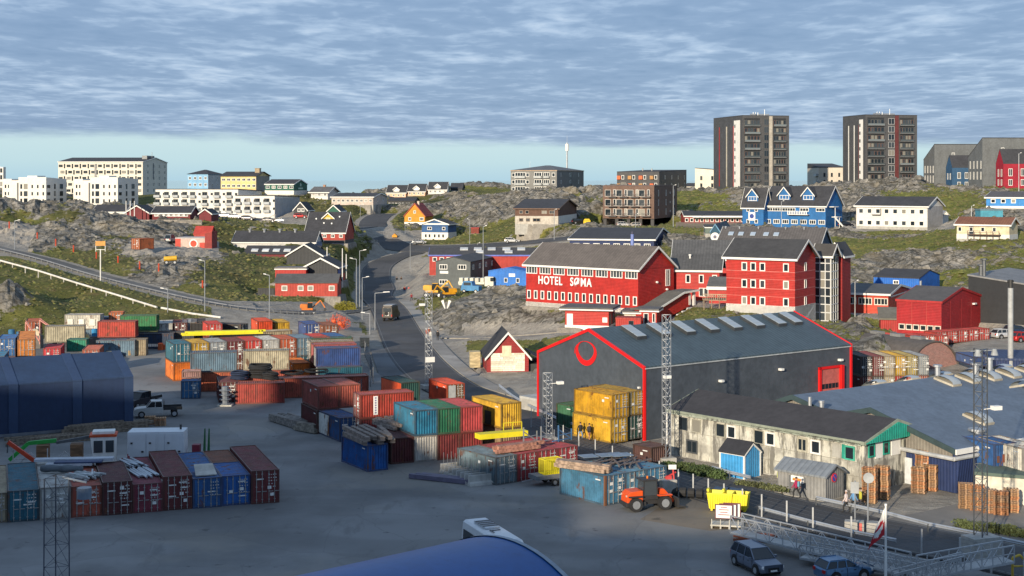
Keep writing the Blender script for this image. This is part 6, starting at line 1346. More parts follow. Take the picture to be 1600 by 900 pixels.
cont(*(ray(782, 147.2)+w3*1.22), 0, a3+6, (.30,.2,.12), 'rusty striped container under the yellow one', doors=False)
cont(*(ray(750, 150)+w3*1.22), 0, a3, 'teal', 'teal striped container left of the rusty striped base', doors=False)
# 4. near group by the trailer
a4 = 38; w4 = Vector((math.cos(R(a4)), math.sin(R(a4)))); l4 = Vector((-math.sin(R(a4)), math.cos(R(a4))))
c0 = ray(775, 131.8)
for i, (c, lab) in enumerate(((((.17,.24,.28)), 'blue grey container with a flat clean roof behind the concrete barrier blocks'), ((.38,.05,.06), 'first crimson container right of the blue grey one, with many white marks'), ((.34,.04,.05), 'second crimson container, in the middle of its row'), ((.36,.045,.055), 'third crimson container, at the fence end of its row'))):
    q = c0+w4*(1.22+i*2.46); cont(q.x, q.y, 0, a4, c, lab)
c0 = ray(945, 123.5)
for i, (c, lab) in enumerate(((((.07,.22,.36)), 'light blue container with a rusty corner post under the plank bundle'), ((.09,.22,.32), 'middle light blue container behind the orange loader'), ((.05,.18,.30), 'light blue container farthest right, full of junk on its roof'))):
    q = c0+w4*(1.22+i*2.46); e1 = cont(q.x, q.y, 0, a4, c, lab)
    if i == 0: q_ = MB(); q_.box(-1.27, -.06, 0, -1.05, .1, 2.6); q_.build('rusty_post', M((.16,.07,.035), .8), e1)
G4 = (ray(775, 131.8), ray(945, 123.5), w4, l4, a4)
# 5. yellow ones against the warehouse
def yc(px, D, z, c, lab, **k): q = ray(px, D)+Vector((math.cos(R(40)), math.sin(R(40))))*1.22; return cont(q.x, q.y, z, 40, c, lab, **k)
yc(955, 152.8, 0, 'yell', 'lower yellow container with planks on its roof against the warehouse')
yc(957, 152.9, 2.6, (.62,.34,.02), 'upper left yellow container with a barred vent on its side, against the warehouse')
yc(981, 154.8, 2.6, (.50,.33,.06), 'upper right yellow container nearest the red warehouse corner')
yc(981, 154.8, 0, 'dkgreen', 'dark green container below the upper right yellow one')
yc(897, 161, 0, (.05,.15,.08), 'green container standing alone left of the yellow stack', doors=False, l=3.0, h=2.7)
# rusty box by the mast
yc(1018, 141.5, 0, (.10,.05,.045), 'low dark rusty box container beside the street mast', l=2.6, h=1.7, doors=False)
# 6. west part of the yard
def wc(px, D, z, ang, c, lab, **k): q = ray(px, D); return cont(q.x, q.y, z, ang, c, lab, **k)
wc(10, 207, 2.6, 14, (.02,.13,.36), 'blue container with white logos at the left edge behind the navy hall')
wc(10, 207, 0, 14, 'rust', 'rusty container beneath the blue one at the left edge')
wc(-8, 196, 1.4, 14, (.03,.22,.40), 'pale blue container corner at the very left edge')
wc(41, 206, 2.6, 18, (.55,.19,.035), 'orange container with stained doors left of the crimson low one', l=12.19)
wc(41, 206, 0, 18, 'dgrey', 'dark container beneath the orange one with stained doors', l=12.19)
wc(81, 207, 1.2, 12, (.50,.03,.04), 'bright crimson low container with a pink roof behind the navy hall')
wc(142, 208, 1.2, 10, (.46,.12,.07), 'faded brick pink container with a flat roof in front of the red ones', h=2.3)
sidec(70, 228, 2.2, 12, 'cream', 'cream open topped container in the west of the yard', doors=False)
sidec(104, 221, 1.6, 4, (.03,.30,.18), 'mint green low container between the cream and the pink ones', doors=False, h=1.9, l=3.0)
sidec(150, 228, 0, 4, 'slate', 'long slate blue container below the bright red one', l=6.06)
sidec(198, 229, 0, 6, 'tan', 'sand coloured container at ground level under the bright red one', l=3, doors=True)
sidec(152, 232, 2.6, 2, (.50,.055,.035), 'bright red container with a white spot stacked near the green one')
sidec(187, 240, 2.8, 2, (.025,.20,.07), 'green container with pale round marks and a red brown roof')
sidec(165, 238, 0, 4, 'navy', 'dark blue container with white plates under the bright red one')
sidec(213, 238, 0, 4, (.03,.06,.12), 'dark slate container right below the green one')
sidec(245, 240, 0, 6, 'dgrey', 'dark grey container next to the green stack at ground level', doors=False)
e1 = sidec(101, 246, 2.4, 0, (.62,.60,.52), 'cream white site cabin with three square windows on its side', doors=False)
for k in range(3): q_ = MB(); q_.box(1.23, .5+k*1.9, .7, 1.29, 1.4+k*1.9, 1.8); q_.build('window_shutter', M((.68,.66,.58), .7), e1)
sidec(101, 246, 0, 0, 'slate', 'slate container supporting the cream white site cabin', doors=False)
sidec(145, 252, 1.4, 0, (.10,.22,.36), 'blue white container behind the cream white cabin', doors=False)
wc(181, 250, 2.4, 10, (.50,.13,.04), 'small orange container behind the bright red one', l=3)
wc(181, 250, 0, 10, 'dgrey', 'dark box under the small orange container', l=3)
wc(52, 240, 1.8, 16, (.42,.10,.04), 'orange red container with a pale sloping conveyor over it')
# right side behind the warehouse
for i, (c, lab) in enumerate((('dgrey', 'dark container just right of the red warehouse corner'), ('maroon', 'maroon container with a white front panel behind the warehouse'), ('tan', 'weathered yellow container third from the warehouse corner'), ('yell', 'clean yellow container in the upper row behind the warehouse'), ((.42,.33,.10), 'mustard container right of the clean yellow one'), ('lgrey', 'blue grey container at the right end behind the warehouse'))):
    for z in (0, 2.6):
        q = ray(1354, 186)+Vector((1, .12))*(i*1.52); cont(q.x, q.y, z, 8, c if z else ['maroon', 'dgrey', 'tan', 'red', 'red', 'brick'][i], lab if z else 'lower container carrying the '+lab, w=1.5, l=6.06, group='containers behind the warehouse')
for i in range(5):
    q = ray(1392, 215)+Vector((.96, -.2))*(i*1.9); cont(q.x, q.y, 3.2, 10, (.50,.05,.035), 'low red open container, '+['first','second','third','fourth','fifth'][i]+' from the left in front of the tall red hall', w=1.85, l=3, h=1.7, doors=(i > 1), group='low red open containers by the red hall')
for i in range(5):
    q = ray(1471, 217)+Vector((.86, .5))*(i*2.3); cont(q.x, q.y, 3.3, 25, (.48,.05,.04), 'low red rack container along the hall side, '+['nearest','second','third','fourth','farthest'][i]+' one', w=2.2, l=2.6, h=1.8, group='low red rack containers beside the red hall')
e1 = cont(PD(1571, 128), 128, 2.0, 20, (.02,.09,.26), 'blue container with yellow lettering and a rusty vent by the right edge', doors=False)
q_ = MB(); q_.box(-.3, -.03, .9, .7, .03, 1.6); q_.build('rusty_vent', M((.2,.06,.03), .8), e1); q_ = MB(); q_.box(-.9, -.03, .9, -.65, .03, 1.5); q_.build('rusty_hatch', M((.14,.06,.04), .8), e1)
cont(PD(1616, 126), 126, 2.0, 20, (.55,.53,.47), 'rust streaked white container cut by the right edge', doors=False)
cont(PD(1538, 196), 196, 2.6, 6, (.03,.07,.2), 'low navy container behind the blue grey roof near the right edge', doors=False, w=3.0, h=1.3)
# ------------------------------------------------------------------ vehicles, masts, lamps, people
def wheel_parts(parent, x, y, r, w):
    q = MB(); q.bar((x, y-w/2, r), (x, y+w/2, r), r, 18); t_ = q.build('wheel', RUBBER, parent)
    q = MB(); q.bar((x, y-w/2-.015, r), (x, y+w/2+.015, r), r*.6, 12); q.build('rim', STEEL, t_)
def car(loc, rz, label, paint, L=4.6, Wd=1.85, Hh=1.62, kind='suv', cat='car', name='parked_car', group=None, scale=1):
    e = empty(name, loc, rz, label, cat, group); m = M(paint, .28, 'paint', .4, var=.04, bump=.0)
    hw = Wd/2; r = .36; hood = .98; belt = 1.02
    def ring(x, w, z0, z1): return [(x, -w*.93, z0), (x, -w, z0+.22), (x, -w, (z0+z1)*.52), (x, -w*.93, z1), (x, w*.93, z1), (x, w, (z0+z1)*.52), (x, w, z0+.22), (x, w*.93, z0)]
    q = MB(); xs = [(-L/2, hw*.82, .35, belt*.86), (-L/2+.12, hw*.95, .28, belt*.97), (-L/2+.8, hw, .24, belt), (-.4, hw, .22, belt), (L/2-1.35, hw, .22, belt*.99), (L/2-.9, hw*.99, .24, hood*.95), (L/2-.25, hw*.93, .28, hood*.83), (L/2, hw*.78, .36, hood*.66)]
    q.loft([ring(*x) for x in xs]); body = q.build('body', m, e, smooth=False, bevel=.035)
    gl = MB(); x0, x1 = (-L/2+.12, L/2-1.25)
    top = [(x0+.35, x1-.75)]; a, b_ = top[0]
    gl.add([(x0, -hw*.9, belt), (x1, -hw*.9, belt), (x1, hw*.9, belt), (x0, hw*.9, belt), (a, -hw*.72, Hh-.05), (b_, -hw*.72, Hh-.05), (b_, hw*.72, Hh-.05), (a, hw*.72, Hh-.05)], [(0, 1, 5, 4), (1, 2, 6, 5), (2, 3, 7, 6), (3, 0, 4, 7), (4, 5, 6, 7)])
    gl.build('windows', GLASS[0], e)
    q = MB(); q.box(a-.05, -hw*.73, Hh-.06, b_+.02, hw*.73, Hh); q.build('roof', m, e, bevel=.03)
    q = MB()
    for s_ in (-1, 1):
        q.bar((x0+.03, s_*hw*.9, belt), (a, s_*hw*.73, Hh-.04), .05); q.bar((x1, s_*hw*.9, belt), (b_, s_*hw*.73, Hh-.04), .045); q.bar((-.25, s_*hw*.915, belt), (-.25, s_*hw*.735, Hh-.04), .045); q.bar((x0+.9, s_*hw*.905, belt), (x0+1.0, s_*hw*.735, Hh-.04), .04)
        q.box((a+.1), s_*hw*.7, Hh+.001, b_-.2, s_*hw*.7+.04, Hh+.05)
    q.build('pillars', m, e)
    q = MB()
    for s_ in (-1, 1):
        for x in (-1.25, -.25, .95): q.box(x, s_*(hw-.02), .35, x+.018, s_*(hw+.008), belt-.02)
        q.box(-L/2+.5, s_*(hw-.03), .2, L/2-.5, s_*(hw+.012), .34)
        for x in (-L/2+.85, L/2-.92): q.bar((x, s_*(hw-.05), r+.03), (x, s_*(hw+.006), r+.03), r*1.22, 16)
        for x in (-.75, .3): q.box(x, s_*(hw-.01), .82, x+.16, s_*(hw+.02), .85)
    q.build('side_trim', M((.018,.018,.02), .5, 'plain'), e)
    for x in (-L/2+.85, L/2-.92):
        for s_ in (-1, 1): wheel_parts(e, x, s_*(hw-.1), r, .26)
    for s_ in (-1, 1):
        q = MB(); q.box(L/2-.22, s_*hw*.52, .62, L/2-.02, s_*hw*.88, .78); q.build('headlight', M((.8,.8,.78), .2, 'glass'), e)
        q = MB(); q.box(-L/2-.02, s_*hw*.5, .7, -L/2+.14, s_*hw*.86, .92); q.build('tail_light', M((.4,.01,.01), .3, 'glass'), e)
        q = MB(); q.box(x1-.35, s_*(hw+.02), belt-.02, x1-.15, s_*(hw+.18), belt+.14); q.build('mirror', m, e)
    q = MB(); q.box(L/2-.08, -hw*.45, .42, L/2+.03, hw*.45, .68); q.build('grille', M((.015,.015,.016), .4), e); q = MB(); q.box(L/2+.02, -.26, .42, L/2+.05, .26, .53); q.build('number_plate', WHITE, e)
    if scale != 1: e.scale = (scale,)*3
    return e
def on(px, py, z=0.0): x, y, z = GP(px, py, z); return (x, y, z+.03)
def onD(px, D, dz=0): x = PD(px, D); return (x, D, gz(x, D)+dz)
GS = (.16,.19,.25)
car(on(1182, 890), R(-69), 'grey blue suv parked nose to the camera on the open quay', GS, 4.7, 1.9, 1.65)
car(on(1318, 905), R(20), 'pale blue hatchback cut by the bottom edge beside the gangway', (.10,.20,.34), 4.0, 1.75, 1.5)
for px, D, rz, c, lab in ((655,452,5,(.5,.5,.5),'silver car parked left of the blue and white house'), (975,432,5,(.6,.58,.55),'white estate car parked under the brown apartment block'), (990,430,185,(.5,.45,.4),'beige car tucked under the brown apartment block'), (1322,388,30,(.02,.02,.03),'black car parked at the foot of the blue guesthouse stair'), (1314,394,30,(.03,.04,.06),'dark blue car behind the black one at the guesthouse stair'), (250,485,-5,(.05,.06,.08),'dark car at the left of the upper hill road'), (265,485,-8,(.6,.6,.58),'white car second from the left on the upper hill road'), (318,478,-10,(.5,.5,.5),'grey car in front of the middle white terrace'), (353,474,-8,(.65,.65,.63),'white car in front of the nearest white terrace'), (368,473,-8,(.6,.6,.6),'second white car in front of the nearest white terrace'), (388,470,-5,(.04,.04,.05),'black car in front of the nearest white terrace'), (421,467,-5,(.02,.02,.025),'black van-like car before the blank gable wall'), (440,466,-8,(.35,.36,.36),'grey car parked before the black gabled house'), (333,462,10,(.03,.05,.14),'blue car parked left of the hillside steps'), (470,455,0,(.35,.02,.02),'red car parked below the black gabled house'), (905,408,15,(.02,.02,.02),'black car beside the brown boarded house'), (800,412,0,(.62,.62,.6),'white pickup left of the brown boarded house')):
    car(onD(px, D, .05), R(rz), lab, c, 4.4, 1.8, 1.5, group='cars parked in town')
car((PD(267, 383), 383, gz(PD(267, 383), 383)), R(80), 'silver van parked between the hilltop container and the striped hut', (.4,.42,.42), 4.6, 1.9, 2.0)
for px, py, rz, c, lab in ((1570,528,20,(.65,.65,.65),'white car parked at the far right behind the barrel hut'), (1590,522,15,(.03,.05,.1),'dark blue car behind the white one at the far right'), (1600,533,20,(.5,.03,.03),'red car cut by the right edge behind the barrel hut')):
    D = (28-3.4)*F/(py-YH); car((PD(px, D), D, 3.3), R(rz), lab, c, 4.4, 1.8, 1.5)
# minibus
e = empty('minibus', (-1.3, 102.6, .02), R(-68), 'white minibus with black side windows behind the blue vault', 'bus')
q = MB(); 
def rr(x, w, z0, z1, t=.12): return [(x, -w, z0), (x, -w*(1-t*.3), (z0+z1)*.6), (x, -w*(1-t), z1-.12), (x, -w*.7, z1), (x, w*.7, z1), (x, w*(1-t), z1-.12), (x, w*(1-t*.3), (z0+z1)*.6), (x, w, z0)]
q.loft([rr(-3.9, 1.02, .5, 2.9), rr(-3.7, 1.1, .35, 3.05), rr(3.0, 1.1, .35, 3.05), rr(3.7, 1.05, .35, 2.75), rr(4.1, .98, .45, 1.9)]); q.build('body', M((.62,.64,.66), .3, 'paint', var=.04), e, bevel=.03)
for s_ in (-1, 1): q = MB(); q.add([(-3.4, s_*1.10, 1.35), (3.0, s_*1.10, 1.35), (3.0, s_*1.045, 2.45), (-3.4, s_*1.045, 2.45)], [(0, 1, 2, 3)]); q.add([(-3.4, s_*1.12, 1.35), (3.0, s_*1.12, 1.35), (3.0, s_*1.065, 2.45), (-3.4, s_*1.065, 2.45)], [(0, 1, 2, 3)]); q.build('side_glass', GLASS[0], e)
q = MB(); q.box(-3.97, -.8, 1.5, -3.9, .8, 2.6); q.build('rear_glass', GLASS[0], e)
q = MB(); q.box(-2.6, -.55, 3.06, -.2, .55, 3.2); q.build('air_conditioner', M((.5,.53,.56), .4), e, bevel=.03); q = MB(); q.box(.2, -.4, 3.06, .3, .4, 3.1); q.box(.2, -.4, 3.101, 1.0, -.3, 3.12)
for k in range(4): q.box(-2.3+k*.5, -.6, 3.202, -2.0+k*.5, .6, 3.22)
q.build('roof_grille', M((.03,.03,.035), .5), e)
for x in (-2.6, 2.7):
    for s_ in (-1, 1): wheel_parts(e, x, s_*.98, .42, .28)
# off-road camper on the street
e = empty('offroad_camper', (PD(611, 287), 287, .05), R(78), 'dark off road camper truck driving up the street', 'van')
q = MB(); q.loft([rr(-2.7, 1.05, .7, 2.95), rr(-2.6, 1.12, .6, 3.05), rr(1.2, 1.12, .6, 3.05), rr(1.9, 1.08, .6, 2.1), rr(3.0, 1.0, .6, 1.6)]); q.build('body', M((.045,.035,.03), .4, 'paint'), e, bevel=.04)
q = MB(); q.bar((-2.9, .1, 1.55), (-2.72, .1, 1.55), .4, 16); q.build('spare_wheel', RUBBER, e); q = MB(); q.box(-2.8, -.75, 1.9, -2.72, .75, 2.6); q.build('rear_glass', GLASS[1], e); q = MB(); q.box(-2.3, -.9, 3.06, .8, .9, 3.18); q.build('roof_rack', M((.3,.3,.3), .5), e)
q = MB(); q.box(-2.82, -.35, 1.1, -2.74, .35, 1.8); q.build('white_plate', WHITE, e)
for s_ in (-1, 1): q = MB(); q.box(-2.76, s_*.85, .95, -2.7, s_*1.02, 1.35); q.build('tail_light', M((.5,.02,.01), .3, 'glass'), e)
for x in (-1.6, 1.9):
    for s_ in (-1, 1): wheel_parts(e, x, s_*.95, .48, .3)
# wheel loader
e = empty('wheel_loader', on(1014, 795), R(18), 'orange compact wheel loader in front of the light blue containers', 'loader'); OR = M((.72,.09,.015), .4, 'paint', var=.05); BK = M((.03,.03,.032), .6)
e.scale = (.95,)*3
q = MB(); q.prism([(-2.4, .75), (-2.35, 1.45), (-2.0, 1.75), (-.9, 1.8), (-.9, .75)], -.75, .75, 'y'); q.build('engine_hood', OR, e, bevel=.05)
q = MB(); q.box(-2.5, -.8, .45, -.6, .8, .8); q.box(-.6, -.5, .5, 1.2, .5, .95); q.build('chassis', BK, e, bevel=.03)
q = MB()
for x in (-.85, .55):
    for s_ in (-1, 1): q.bar((x, s_*.65, .95), (x*.85, s_*.6, 2.6), .06)
q.box(-.95, -.72, 2.6, .6, .72, 2.72); q.box(-.9, -.7, .951, .6, .7, 1.3); q.build('cab_frame', BK, e)
q = MB(); q.box(-.8, -.62, 1.302, .5, .62, 2.58); q.build('cab_glass', GLASS[1], e)
q = MB(); q.prism([(.7, 1.0), (1.0, 1.75), (1.3, 1.75), (2.3, .7), (2.2, .5), (1.2, 1.2)], -.35, -.15, 'y'); q.prism([(.7, 1.0), (1.0, 1.75), (1.3, 1.75), (2.3, .7), (2.2, .5), (1.2, 1.2)], .15, .35, 'y'); q.build('loader_arm', OR, e)
q = MB(); q.prism([(2.3, .15), (3.2, .1), (3.15, .2), (2.5, .35), (2.45, 1.0), (2.3, 1.0)], -1.05, 1.05, 'y'); q.build('bucket', BK, e)
for x in (-1.65, 1.15):
    for s_ in (-1, 1): wheel_parts(e, x, s_*.85, .62, .45); q = MB(); q.box(x-.65, s_*.62, 1.28, x+.65, s_*1.08, 1.36); q.build('mudguard', BK if x < 0 else OR, e)
q = MB(); q.bar((-.2, -.1, 2.73), (-.2, -.1, 2.95), .08, 8); q.build('beacon', M((.8,.2,.02), .3), e)
for s_ in (-1, 1): q = MB(); q.box(-2.45, s_*.5, 1.3, -2.38, s_*.68, 1.45); q.build('tail_light', M((.6,.5,.4), .4), e)
# trailer with yellow crate
e = empty('trailer', on(856, 757), R(28), 'grey two axle trailer holding a yellow barred crate by the crimson containers', 'trailer')
q = MB(); q.box(-1.6, -.85, .62, 1.6, .85, 1.0); q.build('bed', M((.2,.21,.22), .6), e, bevel=.02); q = MB(); q.bar((-1.6, 0, .6), (-2.7, 0, .5), .06); q.build('drawbar', STEEL, e)
for x in (.2, .9):
    for s_ in (-1, 1): wheel_parts(e, x, s_*.92, .32, .2)
YE = M((.72,.62,.02), .5, 'paint', var=.08, name='signal_yellow')
def barred(e, x0, y0, z0, x1, y1, z1, n, nm='cage'):
    q = MB()
    for x in (x0, x1):
        for y in (y0, y1): q.bar((x, y, z0), (x, y, z1), .05)
    for z in (z0, z1):
        q.bar((x0, y0, z), (x1, y0, z), .05); q.bar((x0, y1, z), (x1, y1, z), .05); q.bar((x0, y0, z), (x0, y1, z), .05); q.bar((x1, y0, z), (x1, y1, z), .05)
    for k in range(1, n): x = x0+(x1-x0)*k/n; q.box(x-.03, y0-.01, z0, x+.03, y0+.02, z1); q.box(x-.03, y1-.02, z0, x+.03, y1+.01, z1)
    q.build(nm, YE, e)
e2 = empty('gangway_crate', Vector(e.location)+Vector((.25, .1, 1.0)), R(28), 'yellow barred crate standing on the grey trailer', 'crate'); barred(e2, -.9, -.55, 0, 1.0, .55, 1.35, 9); q = MB(); q.box(-.85, -.5, .02, .95, .5, .12); q.build('floor', YE, e2); q = MB(); q.box(-.86, .5, .15, .96, .53, 1.3); q.build('back_panel', M((.5,.42,.03), .6), e2)
# yellow skips on the quay
for i, (px, py, lab) in enumerate(((1132,806,'left one of the yellow skips piled by the gangway'), (1156,806,'right one of the yellow skips piled by the gangway'))):
    e = empty('yellow_skip', on(px, py), R(-18), lab, 'skip', 'yellow skips by the gangway')
    e.location.y += 2.0-i*.2; e.location.z = -.62; e.scale = (.9, .9, .95)
    q = MB(); q.add([(-1.0, -.7, .9), (1.0, -.7, .9), (1.0, .7, .9), (-1.0, .7, .9), (-1.2, -.85, 2.3), (1.2, -.85, 2.3), (1.2, .85, 2.3), (-1.2, .85, 2.3), (-1.1, -.75, 2.3), (1.1, -.75, 2.3), (1.1, .75, 2.3), (-1.1, .75, 2.3), (-.92, -.6, 1.0), (.92, -.6, 1.0), (.92, .6, 1.0), (-.92, .6, 1.0)],
        [(0, 1, 2, 3), (0, 4, 5, 1), (1, 5, 6, 2), (2, 6, 7, 3), (3, 7, 4, 0), (4, 8, 9, 5), (5, 9, 10, 6), (6, 10, 11, 7), (7, 11, 8, 4), (8, 12, 13, 9), (9, 13, 14, 10), (10, 14, 15, 11), (11, 15, 12, 8), (12, 13, 14, 15)]); q.build('tub', YE, e)
    q = MB()
    for k in range(9): q.box(-.95+k*.22, -.86, 1.0, -.88+k*.22, -.74, 2.2)
    q.box(-1.2, -.9, 2.2, 1.2, -.82, 2.32); q.box(-1.3, -.3, 2.32, -1.1, .3, 2.55); q.box(-.9, -.5, .0, -.7, .5, .9); q.box(.7, -.5, .0, .9, .5, .9); q.build('ribs', YE, e)
# sign boards on pallet
e = empty('sign_stack', on(1132, 826), R(-12), 'stack of white framed notice boards on a pallet at the gangway foot', 'sign')
for k in range(3): q = MB(); q.box(-.75+k*.3, k*.35, .75, .65+k*.3, k*.35+.06, 1.9); ob = q.build('frame', M((.12,.02,.03), .6), e); q = MB(); q.box(-.68+k*.3, k*.35-.02, .82, .58+k*.3, k*.35-.002, 1.83); q.build('board', WHITE, ob)
for r_, w_ in enumerate((.5, .8, .6, .9)): q = MB(); q.box(-w_/2-.05, -.032, 1.65-r_*.2, w_/2-.05, -.024, 1.72-r_*.2); q.build('print_line', M((.3,.1,.12), .6), e)
q = MB(); q.box(-1.1, -.3, .2, 1.3, 1.1, .32)
for x in (-1, -.3, .4, 1.1): q.bar((x, -.25, .32), (x, -.25, .75), .04); q.box(x-.06, -.3, 0, x+.06, 1.1, .2)
q.build('stand', M((.5,.48,.42), .7), e)
# pickup trucks by the navy hall
def pickup(loc, rz, label, c1, c2):
    e = empty('pickup_truck', loc, rz, label, 'pickup'); m = M(c1, .4, 'paint', var=.05); k = M(c2, .6)
    q = MB(); q.prism([(2.6, .45), (2.6, .95), (2.3, 1.1), (1.2, 1.2), (-.7, 1.2), (-.7, .45)], -.9, .9, 'y'); q.build('cab_body', m, e, bevel=.04)
    q = MB(); q.prism([(1.2, 1.2), (.65, 1.82), (-.55, 1.85), (-.7, 1.2)], -.76, .76, 'y'); q.build('windows', GLASS[0], e); q = MB(); q.box(-.58, -.78, 1.82, .68, .78, 1.9)
    for s_ in (-1, 1): q.bar((1.22, s_*.8, 1.2), (.66, s_*.77, 1.84), .05); q.bar((-.66, s_*.8, 1.2), (-.56, s_*.77, 1.84), .06); q.bar((.2, s_*.8, 1.2), (.18, s_*.77, 1.84), .05)
    q.build('cab_roof', m, e)
    q = MB(); q.box(-2.9, -.95, .85, -.75, .95, .95); q.box(-2.9, -.95, .951, -.75, -.9, 1.2); q.box(-2.9, .9, .951, -.75, .95, 1.2); q.box(-.85, -.9, .952, -.8, .9, 1.9); q.build('flatbed', k, e)
    for x in (-2.0, 1.75):
        for s_ in (-1, 1): wheel_parts(e, x, s_*.85, .4, .28)
    return e
pickup(on(245, 651), R(195), 'white cabbed pickup with a black flatbed beside the pallets', (.5,.5,.48), (.03,.03,.03))
pickup(on(220, 636), R(245), 'black pickup truck in the shadow at the end of the navy hall', (.02,.02,.028), (.02,.02,.02))
# yellow wheeled excavator and trucks by the workshop
def digger(loc, rz, label, c, s=1.0):
    e = empty('excavator', loc, rz, label, 'excavator'); m = M(c, .5, 'paint'); e.scale = (s,)*3
    q = MB(); q.box(-1.8, -1.1, 1.1, 1.2, 1.1, 1.6); q.prism([(-2.2, 1.6), (-2.2, 2.5), (-1.8, 2.7), (-.2, 2.6), (-.2, 1.6)], -1.05, 1.05, 'y'); q.build('upper_body', m, e, bevel=.05)
    q = MB(); q.box(-.1, -.95, 1.61, 1.1, .1, 3.0); q.build('cab', GLASS[0], e); q = MB(); q.box(-.15, -1.0, 3.01, 1.15, .15, 3.12); q.build('cab_roof', m, e)
    q = MB(); q.bar((1.1, .5, 1.7), (3.2, .5, 3.6), .22); q.build('boom', m, e); q = MB(); q.bar((3.2, .5, 3.6), (4.4, .5, 1.6), .18); q.build('dipper_arm', m, e)
    q = MB(); q.prism([(4.2, 1.5), (4.9, 1.2), (4.6, .6), (4.0, .7)], .1, .9, 'y'); q.build('bucket', BK, e)
    q = MB(); q.box(-2, -1, .45, 2, 1, 1.08); q.build('undercarriage', BK, e)
    for x in (-1.5, 1.5):
        for s_ in (-1, 1): wheel_parts(e, x, s_*1.1, .52, .4)
    return e
digger((PD(678, 315), 315, gz(PD(678, 315), 315)+.05), R(-12), 'yellow wheeled excavator parked in front of the slate workshop', (.62,.32,.01), 1.0)
digger((PD(700, 308), 308, gz(PD(700, 308), 308)+.05), R(200), 'second yellow excavator with its bucket down near the bollard tent', (.60,.28,.01), .8)
digger((PD(478, 287.5), 291, gz(PD(478, 291), 291)+.05), R(5), 'orange drilling machine parked below the red boarded house', (.62,.17,.02), .75)
e = empty('flatbed_truck', onD(745, 322, .05), R(-10), 'white flatbed truck parked by the bright blue cabin', 'truck')
q = MB(); q.box(2, -1.2, .8, 4, 1.2, 2.9); q.box(-4, -1.2, 1.2, 1.9, 1.2, 1.7)
for k in range(5): q.box(-3.8+k*1.2, -1.1, 1.71, -3+k*1.2, 1.1, 2.6)
q.build('body', M((.6,.58,.5), .6, 'paint'), e, bevel=.04); q = MB(); q.box(3.3, -1.22, 1.9, 4.02, 1.22, 2.7); q.build('cab_glass', GLASS[0], e)
for x in (-3, -1.8, 2.9):
    for s_ in (-1, 1): wheel_parts(e, x, s_*1.05, .5, .3)
e = empty('small_truck', onD(737, 312, .05), R(160), 'blue small truck with a pale windscreen half behind the rock', 'truck')
q = MB(); q.prism([(-2, .5), (-2, 1.5), (-.6, 1.6), (-.3, 2.5), (1.6, 2.5), (2.0, 1.6), (2.2, .5)], -1, 1, 'y'); q.build('body', M((.05,.22,.45), .4, 'paint'), e, bevel=.04); q = MB(); q.box(-.2, -1.02, 1.65, 1.5, 1.02, 2.3); q.build('windows', GLASS[1], e)
for x in (-1.3, 1.4):
    for s_ in (-1, 1): wheel_parts(e, x, s_*.9, .4, .28)
# mobile crane behind the front row
def w_on(i, back, z=0): p = p0-wdir*(1.22+i*2.475)+ld*back; return Vector((p.x, p.y, z))
e = empty('mobile_crane', w_on(5.0, 14.5, .3), R(19.7-8), 'work boat crane with a white glazed cab and red folding boom behind the front row', 'crane')
q = MB(); q.box(-6, -1.2, .6, 5, 1.2, 1.3); q.build('deck', M((.06,.07,.09), .6), e)
q = MB(); q.add([(-1.0, -.9, 1.8), (1.0, -.9, 1.8), (1.0, .9, 1.8), (-1.0, .9, 1.8), (-1.25, -.95, 3.9), (1.0, -.95, 3.9), (1.0, .95, 3.9), (-1.25, .95, 3.9)], [(0, 3, 2, 1), (4, 5, 6, 7), (0, 1, 5, 4), (1, 2, 6, 5), (2, 3, 7, 6), (3, 0, 4, 7)]); q.box(-1, -.9, 1.3, 1, .9, 1.79); q.build('cab', WHITE, e)
for x0, x1 in ((-.95, -.15), (.12, .85)): q = MB(); q.box(x0, -.99, 2.5, x1, -.955, 3.6); q.build('cab_window', GLASS[1], e)
q = MB(); q.box(-1.35, -1.0, 3.92, 1.1, 1.0, 4.12); q.build('cab_roof', M((.55,.08,.02), .6), e); q = MB(); q.box(-1.1, -.7, 4.13, .9, .7, 4.4); q.build('roof_box', WHITE, e, bevel=.05)
q = MB(); q.bar((-5.0, -1.6, 1.2), (-8.4, -1.6, 3.9), .24); q.build('red_boom', M((.50,.05,.015), .5), e); q = MB(); q.bar((-8.4, -1.6, 3.9), (-8.45, -1.6, 2.9), .08); q.build('hook', DSTEEL, e)
q = MB(); q.bar((-8.6, .8, 1.8), (-6.9, .8, 3.3), .24); q.bar((-6.9, .8, 3.3), (-4.4, .6, 3.5), .24); q.build('green_boom', M((.02,.32,.05), .5), e)
q = MB(); q.bar((-4.4, .5, 3.3), (-1.3, .3, 3.8), .18); q.build('black_boom', DSTEEL, e)
q = MB(); q.bar((2, .6, 1.8), (2.4, .6, 1.8), .55, 14); q.build('winch_drum', M((.3,.02,.03), .5), e)
q = MB()
for x in (-8, -5): q.bar((x, -1.2, 1.2), (x, -1.2, 3.1), .06); q.bar((x, -1.2, 1.2), (x+1.5, -1.2, 2.8), .05); q.bar((x+1.5, -1.2, 2.8), (x+3, -1.2, 1.2), .05)
q.bar((-8, -1.2, 2.2), (-2, -1.2, 2.2), .05); q.build('handrail', M((.45,.45,.45), .5), e)
for x in (-6.1, -3.1): q = MB(); q.box(x, -.3, 1.31, x+1.1, .9, 3.2); q.build('timber_bundle', M((.22,.12,.06), .8, 'wood'), e)
e = empty('generator', w_on(3.05, 14.8, .9), R(19.7-16), 'white boxy generator container with small latches behind the front row', 'generator')
q = MB(); q.box(-2.6, -1.2, 1.0, 2.6, 1.2, 3.5); q.build('housing', M((.62,.65,.68), .5, 'paint', var=.05), e, bevel=.03)
